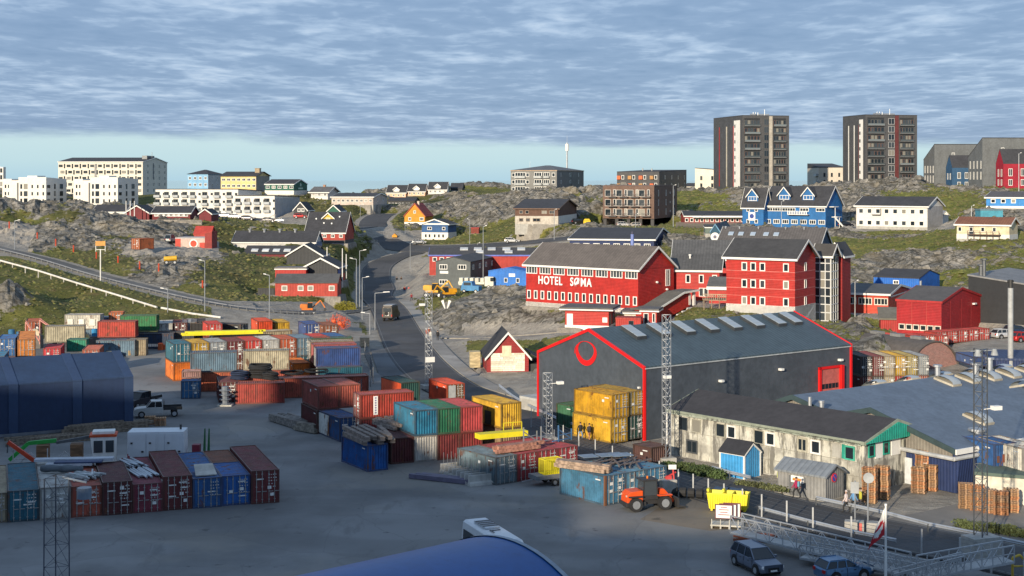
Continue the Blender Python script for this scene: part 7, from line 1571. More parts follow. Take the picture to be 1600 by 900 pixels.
for k in range(3): q = MB(); q.box(-2.5+k*1.7, -1.25, 1.2, -.9+k*1.7, -1.205, 3.3); ob = q.build('side_door', M((.60,.63,.66), .5, 'paint', var=.05), e); q = MB(); q.box(-2.3+k*1.7, -1.3, 2.4, -2.1+k*1.7, -1.255, 2.55); q.box(-1.3+k*1.7, -1.3, 1.6, -1.1+k*1.7, -1.255, 1.75); q.build('latch', BK, ob)
q = MB(); q.bar((2.1, .2, 3.5), (2.1, .2, 3.95), .1, 8); q.build('exhaust', BK, e)
q = MB(); q.box(-2.6, -1.2, 0, -2.2, 1.2, .999); q.box(2.2, -1.2, 0, 2.6, 1.2, .999); q.build('skid', STEEL, e)
e = empty('green_mast', w_on(1.3, 14.0, 0), 0, 'pair of dark green spiky masts behind the blue container roofs', 'mast')
for x in (-.15, .25): q = MB(); q.bar((x, 0, 0), (x+.1, 0, 4.4), .22, 6, r2=.06); q.build('spike', M((.02,.13,.04), .6), e)
q = MB(); q.box(-1.2, -.4, 0, -.5, .4, 2.9); q.build('base_box', M((.2,.02,.04), .6), e)

# loads on container roofs
def pile(name, label, cat, loc, rz, n, l, w, m, rad=.12, layers=2, box=False, seed=1, group=None, part='beam', fan=.0):
    r_ = random.Random(seed); e = empty(name, loc, rz, label, cat, group)
    ms = []
    for k in range(3):
        q = MB(); ll = l*(.8+.13*k); 
        q.box(-rad, -ll/2, 0, rad, ll/2, rad*(2 if box else 1.6)) if box else q.bar((0, -ll/2, rad), (0, ll/2, rad), rad, 7)
        ms.append(q.mesh(part, m))
    for j in range(layers):
        for k in range(n-j):
            x = -w/2+w*(k+.5+j*.5)/n; o = link(part, r_.choice(ms), e, (x+r_.uniform(-.05, .05), r_.uniform(-.4, .4)*l*.12, j*rad*1.9+.02), r_.uniform(-.03-fan, .03+fan))
    return e
q, a_ = EBT; cth = Vector((-math.sin(R(a_)), math.cos(R(a_))))
pile('timber_pile', 'heap of long grey timber beams lying on the royal blue container', 'timber', (q.x+cth.x*3+.6, q.y+cth.y*3+.2, 2.62), R(20), 6, 7.0, 4.2, M((.24,.19,.16), .85, 'wood'), .2, 2, True, 3, fan=.1)
q = GP(596, 672, 2.6); pile('timber_pile', 'second heap of weathered beams overlapping the first, nearer the blue trio', 'timber', (q[0]+1.2, q[1]+2, 2.62), R(34), 5, 6.0, 2.8, M((.26,.21,.18), .85, 'wood'), .16, 2, True, 4, fan=.2)
q = GP(455, 668); pile('plank_pile', 'low pile of grey planks on the ground left of the maroon stack', 'timber', (q[0], q[1]+1.5, .1), R(32), 6, 8.0, 2.2, M((.22,.20,.18), .85, 'wood'), .2, 2, True, 5, fan=.08)
q = GP(480, 676); pile('plank_pile', 'short end of the plank pile beside the white and blue container', 'timber', (q[0], q[1]+.5, .1), R(50), 3, 3.5, 1.3, M((.25,.22,.18), .85, 'wood'), .22, 2, True, 6, fan=.05)
A4, B4, w4_, l4_, ang4 = G4
q = A4+w4_*3.6+l4_*1.5; pile('timber_rack', 'reddish timber bundle lying across the crimson container roofs', 'timber', (q.x, q.y, 2.62), R(ang4-90-4), 4, 5.4, 1.2, M((.42,.20,.14), .8, 'wood'), .16, 2, True, 8)
q = A4+w4_*6.4+l4_*6.6; e = empty('yellow_bridge_plate', (q.x, q.y, 2.9), R(ang4-12), 'bright yellow flat platform with a rail behind the blue grey container', 'platform'); q_ = MB(); q_.box(-3.2, -.6, 0, 2.0, .6, .5); q_.build('plate', YE, e); q_ = MB(); [q_.bar((1.9-k*1.0, .6, .5), (1.9-k*1.0, .6, 1.2), .04) for k in range(3)]; q_.bar((1.9, .6, 1.2), (-.1, .6, 1.2), .04); q_.build('rail', YE, e)
q = A4+w4_*8.0+l4_*3; e = empty('steel_frame_scrap', (q.x, q.y, 2.6), R(20), 'tangle of grey and blue steel frames on the crimson container roofs', 'scrap')
for k, c in enumerate((STEEL, STEEL, M((.06,.15,.3), .6))):
    q_ = MB(); x = -2+k*1.8
    q_.bar((x, 0, 0), (x, 0, 1.6), .08); q_.bar((x, 0, 1.2), (x+1.6, .6, .1), .06); q_.bar((x-.8, -.4, .15), (x+1.7, .8, .15), .07); q_.bar((x+1.6, .6, 0), (x+1.6, .6, 1.1), .06); q_.bar((x, 0, .6), (x+1.6, .6, .7), .04); q_.build('frame', c, e)
q = B4+w4_*.3+l4_*3.2; pile('plank_bundle', 'bundle of brown planks along the left roof edge of the light blue container', 'timber', (q.x, q.y, 2.62), R(ang4+18), 4, 5.2, 1.3, M((.36,.26,.19), .8, 'wood'), .16, 2, True, 9)
q = B4+w4_*4.6+l4_*3.4; e = pile('sheet_scrap', 'mixed sheets and rods dumped on the light blue container roofs', 'scrap', (q.x, q.y, 2.62), R(ang4-60), 7, 4.6, 4.4, M((.16,.13,.12), .8, 'wood'), .06, 2, True, 12, fan=.5)
q = B4+w4_*5.5+l4_*5.4; e = empty('metal_sheet', (q.x, q.y, 2.95), R(20), 'loose blue grey metal sheets on the far end of the light blue containers', 'scrap'); q_ = MB(); q_.box(-1.2, -.8, 0, 1.2, .8, .06); q_.box(-.3, -1.4, .07, 1.7, .1, .12); q_.box(-2.8, -.4, -.05, -1.3, 1.1, .0); q_.build('sheet', M((.22,.28,.34), .5, 'paint', .3), e)
# pipes, scrap and covers on the front row
P_ = w_on(4, 4.2, 2.47); e = pile('pipe_bundle', 'strapped bundle of silver pipes on the crimson container roof', 'pipes', P_, R(19.7+10), 8, 4.2, 1.9, M((.42,.46,.50), .35, 'paint', .6), .1, 1, False, 13, part='pipe')
P_ = w_on(4.25, 8.2, 2.47); pile('pipe_bundle', 'shorter loose silver pipes at the back of the crimson container roof', 'pipes', P_, R(19.7+18), 6, 3.4, 1.6, M((.40,.44,.48), .35, 'paint', .6), .1, 2, False, 14, part='pipe', fan=.1)
P_ = w_on(6, 3.4, 2.6); e = pile('cable_trays', 'tangle of white and black cable trays on the brick red container roof', 'scrap', P_, R(50), 9, 2.6, 2.2, M((.42,.45,.46), .5, 'paint', .3), .07, 3, True, 15, fan=.7, part='tray')
P_ = w_on(6.7, 5.6, 2.72); e = empty('rolled_tarp', P_, R(-4), 'rolled grey tarpaulin lying over the white container roof', 'tarpaulin'); q_ = MB(); rg = [[(x, (.32+.06*math.sin(x*5+i))*math.cos(2*math.pi*i/8), .36+(.30+.05*math.cos(x*4+i*2))*math.sin(2*math.pi*i/8)) for i in range(8)] for x in [-1.8+.36*k for k in range(11)]]; q_.loft(rg); q_.build('roll', M((.10,.12,.14), .7), e, smooth=True)
P_ = w_on(6.2, 9.5, 2.8); e = empty('folded_sheets', P_, R(6), 'long folded white and dark sheets over the back of the front row', 'tarpaulin'); q_ = MB(); q_.box(-3.4, -.5, .2, 3.4, .4, .42); q_.box(-2.2, -1.6, 0, 1.8, -.3, .19); q_.build('sheet', M((.42,.45,.5), .6), e); q_ = MB(); q_.box(-1.5, -1.5, .21, 2.6, -.55, .33); q_.build('dark_sheet', M((.03,.05,.12), .6), e)
P_ = w_on(2, 1.6, 2.6); e = empty('loose_board', P_, R(19.7), 'pale board leaning on the blue container roof edge', 'board'); q_ = MB(); q_.add([(-.9, -1, .03), (.9, -1, .03), (.8, 1.0, .6), (-.8, 1.0, .6), (-.9, -1, .12), (.9, -1, .12), (.8, 1.0, .69), (-.8, 1.0, .69)], [(0, 3, 2, 1), (4, 5, 6, 7), (0, 1, 5, 4), (1, 2, 6, 5), (2, 3, 7, 6), (3, 0, 4, 7)]); q_.build('board', M((.42,.40,.36), .8), e)
# black hose coils
def coil(loc, r_, n, label, m, t=.09, group='black hose coils on the containers'):
    e = empty('hose_coil', loc, 0, label, 'hose', group)
    for k in range(n):
        q_ = MB(); rr_ = r_*(1-.06*(k % 3)); rings = []
        for i in range(25):
            a = 2*math.pi*i/24; c = Vector((rr_*math.cos(a), rr_*math.sin(a), t+k*t*1.7+.05*math.sin(a*2+k))); d = Vector((math.cos(a), math.sin(a), 0))
            rings.append([c+d*t*math.cos(b)+Vector((0, 0, t*math.sin(b))) for b in (0, 1.57, 3.14, 4.71)])
        q_.loft(rings, cap=False); q_.build('loop', m, e)
    return e
q = GP(414, 584, 2.6)
coil((q[0], q[1]-3.5, 2.62), 1.5, 9, 'tall stack of black hose loops on the dull red container', RUBBER, .11); coil((q[0]-2.4, q[1]-5, 2.62), 1.1, 5, 'low dark blue hose coil left of the tall black stack', M((.02,.03,.06), .6), .11); coil((q[0]+1.6, q[1]-5.2, 2.62), 1.0, 5, 'small black hose coil right in front of the tall stack', RUBBER, .1)
q = GP(462, 578, 2.6); coil((q[0], q[1]-3.5, 2.62), 1.5, 2, 'flat black hose ring on the long brick red container', RUBBER, .08); coil((q[0]+3, q[1]-2.0, 2.62), 1.6, 2, 'wide flat hose ring overlapping the green container end', RUBBER, .08)
e = pile('steel_beams', 'bundle of bright yellow steel beams behind the long container stack', 'beams', (PD(352, 213), 211.5, 5.3), R(-90+14), 5, 11, 1.6, YE, .14, 2, True, 17)
# orange net/scrub at the end of the yard
e = empty('orange_buoys', (PD(528, 262), 262, gz(PD(528, 262), 262)), 0, 'cluster of tangled orange net and buoys on the yard wall', 'net')
r_ = random.Random(4); q_ = MB()
for k in range(160):
    a = r_.uniform(0, 6.28); rr_ = 2.2*r_.random()**.6; z = 1.2+r_.uniform(-1.4, 2.0)*(1-rr_/3); c = Vector((rr_*math.cos(a), rr_*math.sin(a)*.6, z)); d = Vector((r_.gauss(0, 1), r_.gauss(0, 1), r_.gauss(0, 1))).normalized()*.5; q_.bar(c-d, c+d, .035, 3)
q_.build('net', M((.65,.10,.04), .7), e)['kind'] = 'stuff'
for k in range(5):
    a = k*1.3; q_ = MB(); q_.loft([[(.45*math.sin(t)*math.cos(2*math.pi*i/8), .45*math.sin(t)*math.sin(2*math.pi*i/8), .45*math.cos(t)) for i in range(8)] for t in (.05, .6, 1.2, 1.8, 2.5, 3.1)]); q_.build('buoy', M((.65,.12,.04), .5), e, (math.cos(a)*.9, math.sin(a)*.5, .8+.4*(k % 3)), smooth=True)
# barrier blocks with wire rods
q = GP(700, 745); blk_m = MB().prism([(-.32, 0), (.32, 0), (.26, .25), (.12, .4), (.10, .95), (-.10, .95), (-.12, .4), (-.26, .25)], -1.5, 1.5, 'y').mesh('barrier', M((.42,.41,.38), .9, 'concrete'))
rod_m = MB(); [rod_m.bar((0, y, .9), (0, y, 2.0), .025) for y in (-1.2, -.4, .4, 1.2)]; rod_m = rod_m.mesh('lifting_rods', STEEL)
bq0 = Vector(GP(697, 742)[:2]); bq1 = Vector(GP(741, 762)[:2])
for k in range(8):
    p = bq0.lerp(bq1, k/7); e = link('concrete_barrier', blk_m, None, (p.x+.8, p.y+1.2, .02), R(-62)); tag(e, 'concrete barrier block, %s of the row of eight with upright rods' % ['first from the left', 'second from the left', 'third from the left', 'fourth from the left', 'fifth from the left', 'sixth from the left', 'seventh from the left', 'nearest'][k], 'barrier', 'concrete barrier blocks with rods'); link('rods', rod_m, e)
p = GP(688, 752); pile('wrapped_bundle', 'low bundle of wrapped purple grey boards before the barrier blocks', 'boards', (p[0]+.5, p[1], .05), R(62), 3, 6.5, 1.3, M((.13,.12,.18), .6, 'paint'), .2, 1, True, 20)
# pallets
PM = M((.46,.27,.14), .85, 'wood', name='pallet_wood'); pb_ = MB()
for k in range(5): pb_.box(-.6+k*.265, -.4, .118, -.6+k*.265+.14, .4, .14)
for y in (-.4, -.05, .3): pb_.box(-.6, y, 0, .6, y+.1, .022); [pb_.box(x, y, .022, x+.14, y+.1, .095) for x in (-.6, -.07, .46)]; pb_.box(-.6, y, .0955, .6, y+.1, .1175)
pmesh = [pb_.mesh('pallet', m_) for m_ in (PM, M((.52,.24,.11), .85, 'wood'), M((.40,.25,.15), .85, 'wood'))]
rp_ = random.Random(8); NTH = 'bottom second third fourth fifth sixth seventh eighth ninth tenth eleventh twelfth thirteenth fourteenth fifteenth sixteenth seventeenth eighteenth nineteenth twentieth twenty-first twenty-second'.split()
def pallets(px, py, rz, n, label, z=0, grp='stacked pallets by the navy gable', D=None):
    x, y, _ = GP(px, py, z); y += .5
    for k in range(n):
        o = link('pallet', rp_.choice(pmesh), None, (x+rp_.uniform(-.03, .03), y+rp_.uniform(-.03, .03), z+.02+k*.152), rz+rp_.uniform(-.02, .02)); tag(o, NTH[k]+' pallet from the ground'+label[6:], 'pallet', grp)
for px, py, n, z, lab in ((1361,787,20,0,'pallet in the tall tower at the left of the navy gable'), (1381,781,19,0,'pallet in the leaning tower beside the white doorway'), (1438,772,15,0,'pallet in the front left tower of the middle pallet stack'), (1456,768,15,0,'pallet in the middle tower of the middle pallet stack'), (1471,762,15,0,'pallet in the right tower of the middle pallet stack'), (1444,762,22,0,'pallet in the taller tower behind the middle pallet stack'), (1512,796,14,0,'pallet in the left end tower of the long right hand stack'), (1530,799,14,0,'pallet in the second tower of the long right hand stack'), (1548,803,13,0,'pallet in the third tower of the long right hand stack'), (1567,806,13,0,'pallet in the fourth tower of the long right hand stack'), (1583,802,13,0,'pallet in the right end tower of the long right hand stack')):
    pallets(px, py, R(-28 if px < 1500 else -15), n, lab, z, 'pallets stacked, '+lab.split('in the ')[1])
for px, py, n, lab in ((233,664,6,'weathered pallet in the left low stack by the pickups'), (249,666,6,'weathered pallet in the right low stack by the pickups')): pallets(px, py, R(12), n, lab, 0, 'pallets by the pickups, '+lab.split('in the ')[1])
p = GP(1182, 847); e = pile('red_grates', 'stack of red brown grates lying under the gangway', 'grates', (p[0], p[1]+.6, .02), R(75), 5, 3.0, 1.8, M((.25,.09,.06), .8), .08, 3, True, 30)
# gangways: aluminium truss bridges
AL = M((.46,.48,.50), .4, 'paint', .5, var=.08, name='aluminium')
def truss(p, q, label, n, h=1.15, w=1.3, nm='gangway'):
    p, q = Vector(p), Vector(q); d = q-p; L_ = d.length; e = empty(nm, p, math.atan2(d.y, d.x), label, 'gangway'); sl_ = d.z/math.hypot(d.x, d.y)
    Z_ = lambda x: x*sl_
    for s_ in (-w/2, w/2):
        m_ = MB()
        m_.bar((0, s_, 0), (L_, s_, Z_(L_)), .07); m_.bar((0, s_, h), (L_, s_, h+Z_(L_)), .06); m_.bar((0, s_, h*.55), (L_, s_, h*.55+Z_(L_)), .03)
        for k in range(n+1): x = L_*k/n; m_.bar((x, s_, Z_(x)), (x, s_, h+Z_(x)), .045)
        for k in range(n): x, x2 = L_*k/n, L_*(k+1)/n; a, b_ = (x, x2) if k % 2 else (x2, x); m_.bar((a, s_, Z_(a)), (b_, s_, h+Z_(b_)), .04)
        m_.build('side_truss', AL, e)
    m_ = MB(); m_.add([(0, -w/2, .03), (L_, -w/2, .03+Z_(L_)), (L_, w/2, .03+Z_(L_)), (0, w/2, .03), (0, -w/2, .1), (L_, -w/2, .1+Z_(L_)), (L_, w/2, .1+Z_(L_)), (0, w/2, .1)], [(0, 3, 2, 1), (4, 5, 6, 7), (0, 1, 5, 4), (1, 2, 6, 5), (2, 3, 7, 6), (3, 0, 4, 7)]); m_.build('walkway', M((.36,.37,.37), .6), e)
    return e
truss((*GP(1150, 828, .9)[:2], .75), (*GP(1415, 893, .9)[:2], .75), 'long aluminium truss gangway lying along the quay fence', 12, 1.35)
truss((*GP(1255, 868, .6)[:2], .5), (*GP(1450, 900, .6)[:2], .5), 'nearer low aluminium gangway with handrails behind the parked cars', 9, 1.0, 1.2)
truss((*GP(1440, 895, 1.2)[:2], 1.0), (*GP(1575, 880, 1.4)[:2], 1.6), 'short aluminium gangway rising to the concrete mast block', 8, 1.2, 1.4)
e = truss((*GP(1395, 915, .3)[:2], .2), (*GP(1500, 888, 1.6)[:2], 1.5), 'steep aluminium boarding stair at the bottom right', 9, 1.0, 1.0, 'boarding_stair')
p = GP(1582, 905); e = empty('yellow_rail', p, R(0), 'yellow tubular guard frame at the bottom right corner', 'rail'); q_ = MB(); q_.bar((0, 0, 0), (0, 0, 1.5), .09, 8); q_.bar((0, 0, 1.5), (.5, 0, 1.7), .09, 8); q_.bar((.5, 0, 1.7), (.9, .1, 1.3), .09, 8); q_.bar((.9, .1, 1.3), (.9, .1, 0), .09, 8); q_.bar((0, 0, .9), (.9, .1, .9), .07, 8); q_.build('tube', M((.55,.38,.04), .5), e)
# lattice masts
def lattice(loc, h, w, label, m, lamps=(), seg=1.1, grp=None, base=True, top_w=None, lr=.05, br=.024):
    e = empty('lattice_mast', loc, R(20), label, 'mast', grp); tw_ = top_w or w
    def C(k, z): a = 2*math.pi*k/3; r_ = (w+(tw_-w)*z/h)/1.73; return Vector((r_*math.cos(a), r_*math.sin(a), z))
    for k in range(3): q_ = MB(); q_.bar(C(k, 0), C(k, h), lr, 4); q_.build('leg', m, e)
    q_ = MB(); n = int(h/seg)
    for i in range(n):
        z0, z1 = h*i/n, h*(i+1)/n
        for k in range(3): q_.bar(C(k, z0), C((k+1) % 3, z1), br, 3); q_.bar(C(k, z1), C((k+1) % 3, z1), br, 3)
    q_.build('bracing', m, e)
    if base: q_ = MB(); q_.box(-w*.9, -w*.9, -.3, w*.9, w*.9, .5); q_.build('base_block', CONC, e)
    for (z, x) in lamps:
        q_ = MB(); q_.bar((0, 0, z), (x, -.2, z+.1), .04); q_.box(x-.35, -.45, z-.05, x+.35, .05, z+.25); q_.build('floodlight', WHITE, e)
    return e
x, y, _ = GP(669, 607); lattice((x, y, 0), PZ(455, y), .95, 'slim lattice mast with a white sign plate standing beside the street', STEEL, ((11.2, -.9),), .95)
e = bpy.context.scene.collection.objects[-1].parent; q_ = MB(); q_.box(-.6, -.75, 3.6, .7, -.65, 4.3); q_.build('sign_plate', WHITE, e)
x, y, _ = GP(855, 690); lattice((x, y, 0), PZ(583, y), 1.0, 'short lattice mast with one white lamp left of the warehouse gable', STEEL, ((PZ(600, y), 1.4),), .8)
x, y, _ = GP(1041, 722); lattice((x, y, 0), PZ(492, y), .85, 'tall lattice mast with a round lamp in front of the warehouse', STEEL, ((PZ(590, y), .0),), .8)
x, y, _ = GP(1533, 872); e = lattice((x, y, 1.6), PZ(545, y)-1.6, .95, 'tall dark lattice mast with twin floodlights near the right edge', DSTEEL, ((PZ(640, y)-1.6, 1.2),), 1.0, base=False)
q_ = MB(); q_.box(-1.2, -.8, -1.7, 1.2, .8, .05); q_.build('base_block', CONC, e); q_ = MB(); q_.bar((-.9, 0, PZ(548, y)-1.6), (1.3, 0, PZ(548, y)-1.6), .05)
for xx in (-.3, 1.2): q_.bar((xx, 0, PZ(556, y)-1.6), (xx, 0, PZ(546, y)-1.6), .28, 10, r2=.15)
q_.build('twin_floodlight', M((.3,.32,.33), .5), e)
e = lattice((PD(88, 62), 62, 0), PZ(745, 62), 1.15, 'near lattice mast with a dome camera in front of the dirty white container', M((.05,.06,.08), .6), (), .95, top_w=1.0, lr=.028, br=.012)
q_ = MB(); q_.bar((.3, 0, PZ(745, 62)), (1.4, 0, PZ(752, 62)), .05); q_.bar((1.3, 0, PZ(760, 62)), (1.3, 0, PZ(777, 62)), .3, 12); q_.build('dome_camera', M((.16,.2,.25), .4), e); e.rotation_euler = (0, 0, R(-10))
# street lamps and poles
def lamp(px, yb, yt, D, label, arm=1, two=False, h=None, grp='street lamps in town'):
    x = PD(px, D); z0 = PZ(yb, D); hh = h or (yb-yt)*D/F
    e = empty('street_lamp', (x, D, z0), 0, label, 'street lamp', grp)
    q_ = MB(); q_.bar((0, 0, -1.5), (0, 0, hh), .11, 6, r2=.07); q_.build('pole', STEEL, e)
    q_ = MB(); q_.bar((0, 0, hh), (arm*.9, 0, hh+.12), .05, 4); 
    if two: q_.bar((0, 0, hh), (-arm*.9, 0, hh+.12), .05, 4)
    q_.build('arm', STEEL, e)
    for s_ in ((1, -1) if two else (1,)):
        q_ = MB(); q_.prism([(s_*arm*.7, hh+.1), (s_*arm*1.4, hh+.2), (s_*arm*1.35, hh+.33), (s_*arm*.8, hh+.28)], -.14, .14, 'y'); q_.build('lamp_head', WHITE, e)
    return e
for px, yb, yt, D, arm, lab in ((23,388,345,350,1,'street lamp at the far left end of the hill road'), (262,495,410 if 0 else 452,270,-1,'short lamp post beside the white pipe'), (320,475,408,272,-.8,'street lamp halfway down the hill road'), (421,500,430,264,-.8,'street lamp left of the red boarded house'), (563,372,320,520,1,'street lamp at the bend left of the uphill road'), (562,468,392,300,1,'tall lamp post left of the pavement by the black gabled house'), (557,470,405,292,-1,'second lamp post left of the pavement'), (566,498,434,288,1,'lamp post at the junction with the hill road'), (586,505,458,270,2.0,'curved arm lamp over the left side of the street'), (578,520,490,262,-1.2,'low lamp at the head of the railing'), (633,388,352,470,1,'lamp at the side road junction by the grass'), (613,371,357,480,.6,'short lamp beside the parking place of the orange house'), (734,378,343,440,-.6,'lamp on the grass right of the blue and white house'), (866,371,328,385,.5,'lamp by the side road below the brown house'), (755,440,354,330,.6,'tall thin pole standing before the bright blue cabin'), (746,398,380,430,.6,'short pole beside the roof lights'), (641,412,410 if 0 else 380,400,.5,'lamp on the right pavement of the uphill street'), (1052,352,290,405,.6,'lamp beside the brown apartment block'), (993,390,335,380,.5,'lamp between the brown block and the navy house'), (1221,362,315,370,.5,'lamp post in front of the blue guesthouse'), (1518,345,322,345,.5,'little lamp on the hill beside the cream house'), (1336,515,440,244,.4,'thin pole beside the glass stair tower'), (1592,305,240,400,.5,'tall lamp at the far right skyline')):
    lamp(px, yb, yt, D, lab, arm)
x = 157; e = empty('gantry_sign', (PD(157, 306), 306, PZ(437, 306)), 0, 'orange road sign on a tall pole with white legs on the hill road', 'sign'); q_ = MB(); q_.bar((0, 0, -1), (0, 0, 6.5), .12, 6); q_.bar((-1.0, 0, 6.0), (-1.0, 0, 8.3), .07); q_.bar((1.0, 0, 6.0), (1.0, 0, 8.3), .07); q_.bar((-1, 0, 6.4), (1, 0, 6.4), .07); q_.build('pole', WHITE, e); q_ = MB(); q_.box(-1.05, -.1, 7.2, 1.05, 0, 8.2); q_.build('sign_panel', M((.55,.26,.05), .6), e)
for k, px in enumerate((197, 203.5, 210)):
    e = empty('flagpole', (PD(px, 425), 425, PZ(352, 425)), 0, 'white flagpole, %s of three before the burgundy school' % ['left', 'middle', 'right'][k], 'flagpole', 'flagpoles before the burgundy school'); q_ = MB(); q_.bar((0, 0, -1), (0, 0, 7.2), .16, 6, r2=.1); q_.build('pole', WHITE, e)
for px, yb, yt, D, lab in ((511,404,386,340,'short white flagpole beside the black gabled house'), (535,442,388,318,'tall white flagpole by the wide black gabled house'), (541,428,397,325,'thin white flagpole right of the tall one')):
    e = empty('flagpole', (PD(px, D), D, PZ(yb, D)), 0, lab, 'flagpole', 'flagpoles by the black gabled houses'); q_ = MB(); q_.bar((0, 0, -1), (0, 0, (yb-yt)*D/F), .13, 6, r2=.09); q_.build('pole', WHITE, e)
# flag at the quay
D = 95.0; e = empty('flagpole', (PD(1384, D), D, 0), 0, 'white flagpole with a hanging red and white flag at the gangways', 'flagpole'); hh = PZ(790, D); q_ = MB(); q_.bar((0, 0, 0), (0, 0, hh), .1, 8, r2=.06); q_.bar((0, 0, hh), (0, 0, hh+.12), .09, 8); q_.build('pole', WHITE, e)
q_ = MB(); rr_ = []; 
for j in range(15):
    t = j/14; rowp = []
    for i in range(9):
        s_ = i/8; rowp.append((-.08-s_*(.55+.45*t)-t*.15*s_, .12*math.sin(s_*9+t*2)*s_, hh-.15-t*1.75-s_*1.3*(1-.2*t)))
    rr_.append(rowp)
q_.loft(rr_, cap=False, closed=False); me_ = q_.mesh('flag', [WHITE, M((.50,.02,.03), .7, 'plain')], True)
for i, p_ in enumerate(me_.polygons):
    r0, c0_ = divmod(i, 8); up = r0 < 7; disc = (c0_-3)**2+((r0-7)*.62)**2 < 7; p_.material_index = (1 if up else 0) if disc else (0 if up else 1)
link('flag', me_, e)
# perimeter fence: posts and wires
def fence(pts, label, hpost=1.9, nw=5, gap=3.2, pr_=.07, m=STEEL, pm=WHITE, solid=False):
    e = empty('wire_fence', (pts[0][0], pts[0][1], 0), 0, label, 'fence'); o = Vector(e.location)
    pm_ = MB().bar((0, 0, -.3), (0, 0, hpost), pr_).mesh('post', pm); wires = MB(); last = None
    for a, b_ in zip(pts, pts[1:]):
        a, b_ = Vector(a), Vector(b_); n = max(1, int((b_-a).length/gap))
        for k in range(n+(b_ == Vector(pts[-1]))):
            p = a.lerp(b_, k/n); link('post', pm_, e, p-o)
            if last is not None:
                for j in range(nw): z = Vector((0, 0, .3+(hpost-.4)*j/(nw-1))); wires.bar(last-o+z, p-o+z, .011, 3)
            last = p
    wires.build('wire', m, e); return e
fence([(*GP(px, py)[:2], 0) for px, py in ((1030,752),(1060,766),(1131,790),(1190,808),(1270,830),(1330,845),(1440,866))], 'wire fence with pale posts between the quay and the street', 1.9, 6, 2.3, .08, DSTEEL, M((.45,.46,.46), .6))
fence([(*GP(px, py)[:2], 0) for px, py in ((830,668),(880,692),(930,716),(985,738),(1030,752))], 'thin wire fence behind the crimson and light blue containers', 1.9, 6, 3.0, .07, DSTEEL, M((.45,.46,.46), .6))
fence([(*GP(px, py)[:2], 0) for px, py in ((1440,866),(1500,880),(1600,905),(1700,925))], 'wire fence stretch behind the rising gangway', 1.9, 6, 2.6, .08, DSTEEL, M((.45,.46,.46), .6))
fence([(*GP(px, py)[:2], 0) for px, py in ((570,555),(578,575),(583,600),(560,625),(500,650)) ], 'chain fence along the yard edge beside the parking strip', 2.3, 9, 2.5, .06, STEEL, DSTEEL)
# guard rails
def guard(pts, label, m=None, h=.75, w=.16, gap=3.5):
    pts = [Vector(p) for p in pts]; e = empty('guard_rail', pts[0], 0, label, 'guard rail'); q_ = MB(); o = pts[0]; rings = []
    for i, p in enumerate(pts):
        d = (pts[min(i+1, len(pts)-1)]-pts[max(i-1, 0)]); d.z = 0; d.normalize(); n = Vector((-d.y, d.x, 0)); rings.append([p-o+n*a+Vector((0, 0, z)) for a, z in ((.05, h-w), (-.03, h-w*.5), (.05, h), (-.03, h+w*.5), (.05, h+w), (.1, h+w), (.1, h-w))])
    q_.loft(rings); q_.build('rail', m or AL, e); pmm = MB().box(-.05, -.05, -.6, .05, .05, h).mesh('post', DSTEEL)
    for a, b_ in zip(pts, pts[1:]):
        n = max(1, int((b_-a).length/gap))
        for k in range(n): p = a.lerp(b_, k/n); link('post', pmm, e, p-o+Vector((0, 0, .0)))
    return e
def off(line, d, dz=0):
    out = []
    for i in range(len(line)):
        a, b_ = Vector(line[max(0, i-1)]), Vector(line[min(len(line)-1, i+1)]); v = b_-a; v.z = 0; v.normalize(); c = Vector(line[i])+Vector((-v.y, v.x, 0))*d; c.z += dz; out.append(c)
    return out
guard([(*GP(px, py)[:2], 0) for px, py in ((779,610),(800,627),(830,645),(870,663),(905,676),(932,684),(957,690))], 'curved steel guard rail sweeping past the warehouse gable', h=.7)
guard([(*GP(px, py)[:2], 0) for px, py in ((1185,803),(1262,824),(1335,842),(1400,855))], 'low steel guard rail just behind the quay fence', h=.5)
guard([(*GP(px, py)[:2], 0) for px, py in ((1112,742),(1140,750),(1172,758))], 'short guard rail in front of the sky blue shed', h=.7)
guard([(*GP(px, py)[:2], 0) for px, py in ((1275,790),(1330,802),(1380,813),(1450,832),(1530,848),(1620,868),(1700,885))], 'long steel guard rail along the pallet forecourt', h=.65)
guard(off(west[8:66], -2.4), 'long guard rail on the downhill side of the hill road', M((.25,.26,.28), .5), h=.5, w=.12)
# white pipe on the hillside
pts = [PP(px, py, D) for px, py, D in ((-80,388,318),(0,407,305),(60,423,298),(120,442,290),(190,463,280),(245,480,272))]
e = empty('hillside_pipe', pts[0], 0, 'long white insulated pipe on short posts crossing the grassy slope', 'pipe'); o = Vector(pts[0]); q_ = MB(); [q_.bar(Vector(a)-o, Vector(b_)-o, .19, 8) for a, b_ in zip(pts, pts[1:])]; q_.build('pipe', M((.62,.60,.56), .6), e)
q_ = MB(); q_.box(-.1, -.1, -2, .1, .1, 0); pm_ = q_.mesh('post', CONC)
for a, b_ in zip(pts, pts[1:]):
    for k in range(3): link('post', pm_, e, Vector(a).lerp(Vector(b_), k/3)-o)
pts = [PP(px, py, D) for px, py, D in ((252,481,271),(300,490,268),(345,496,266))]
e = empty('hillside_pipe', pts[0], 0, 'lower short stretch of the white pipe above the far containers', 'pipe'); o = Vector(pts[0]); q_ = MB(); [q_.bar(Vector(a)-o, Vector(b_)-o, .2, 8) for a, b_ in zip(pts, pts[1:])]; q_.build('pipe', M((.62,.60,.56), .6), e)
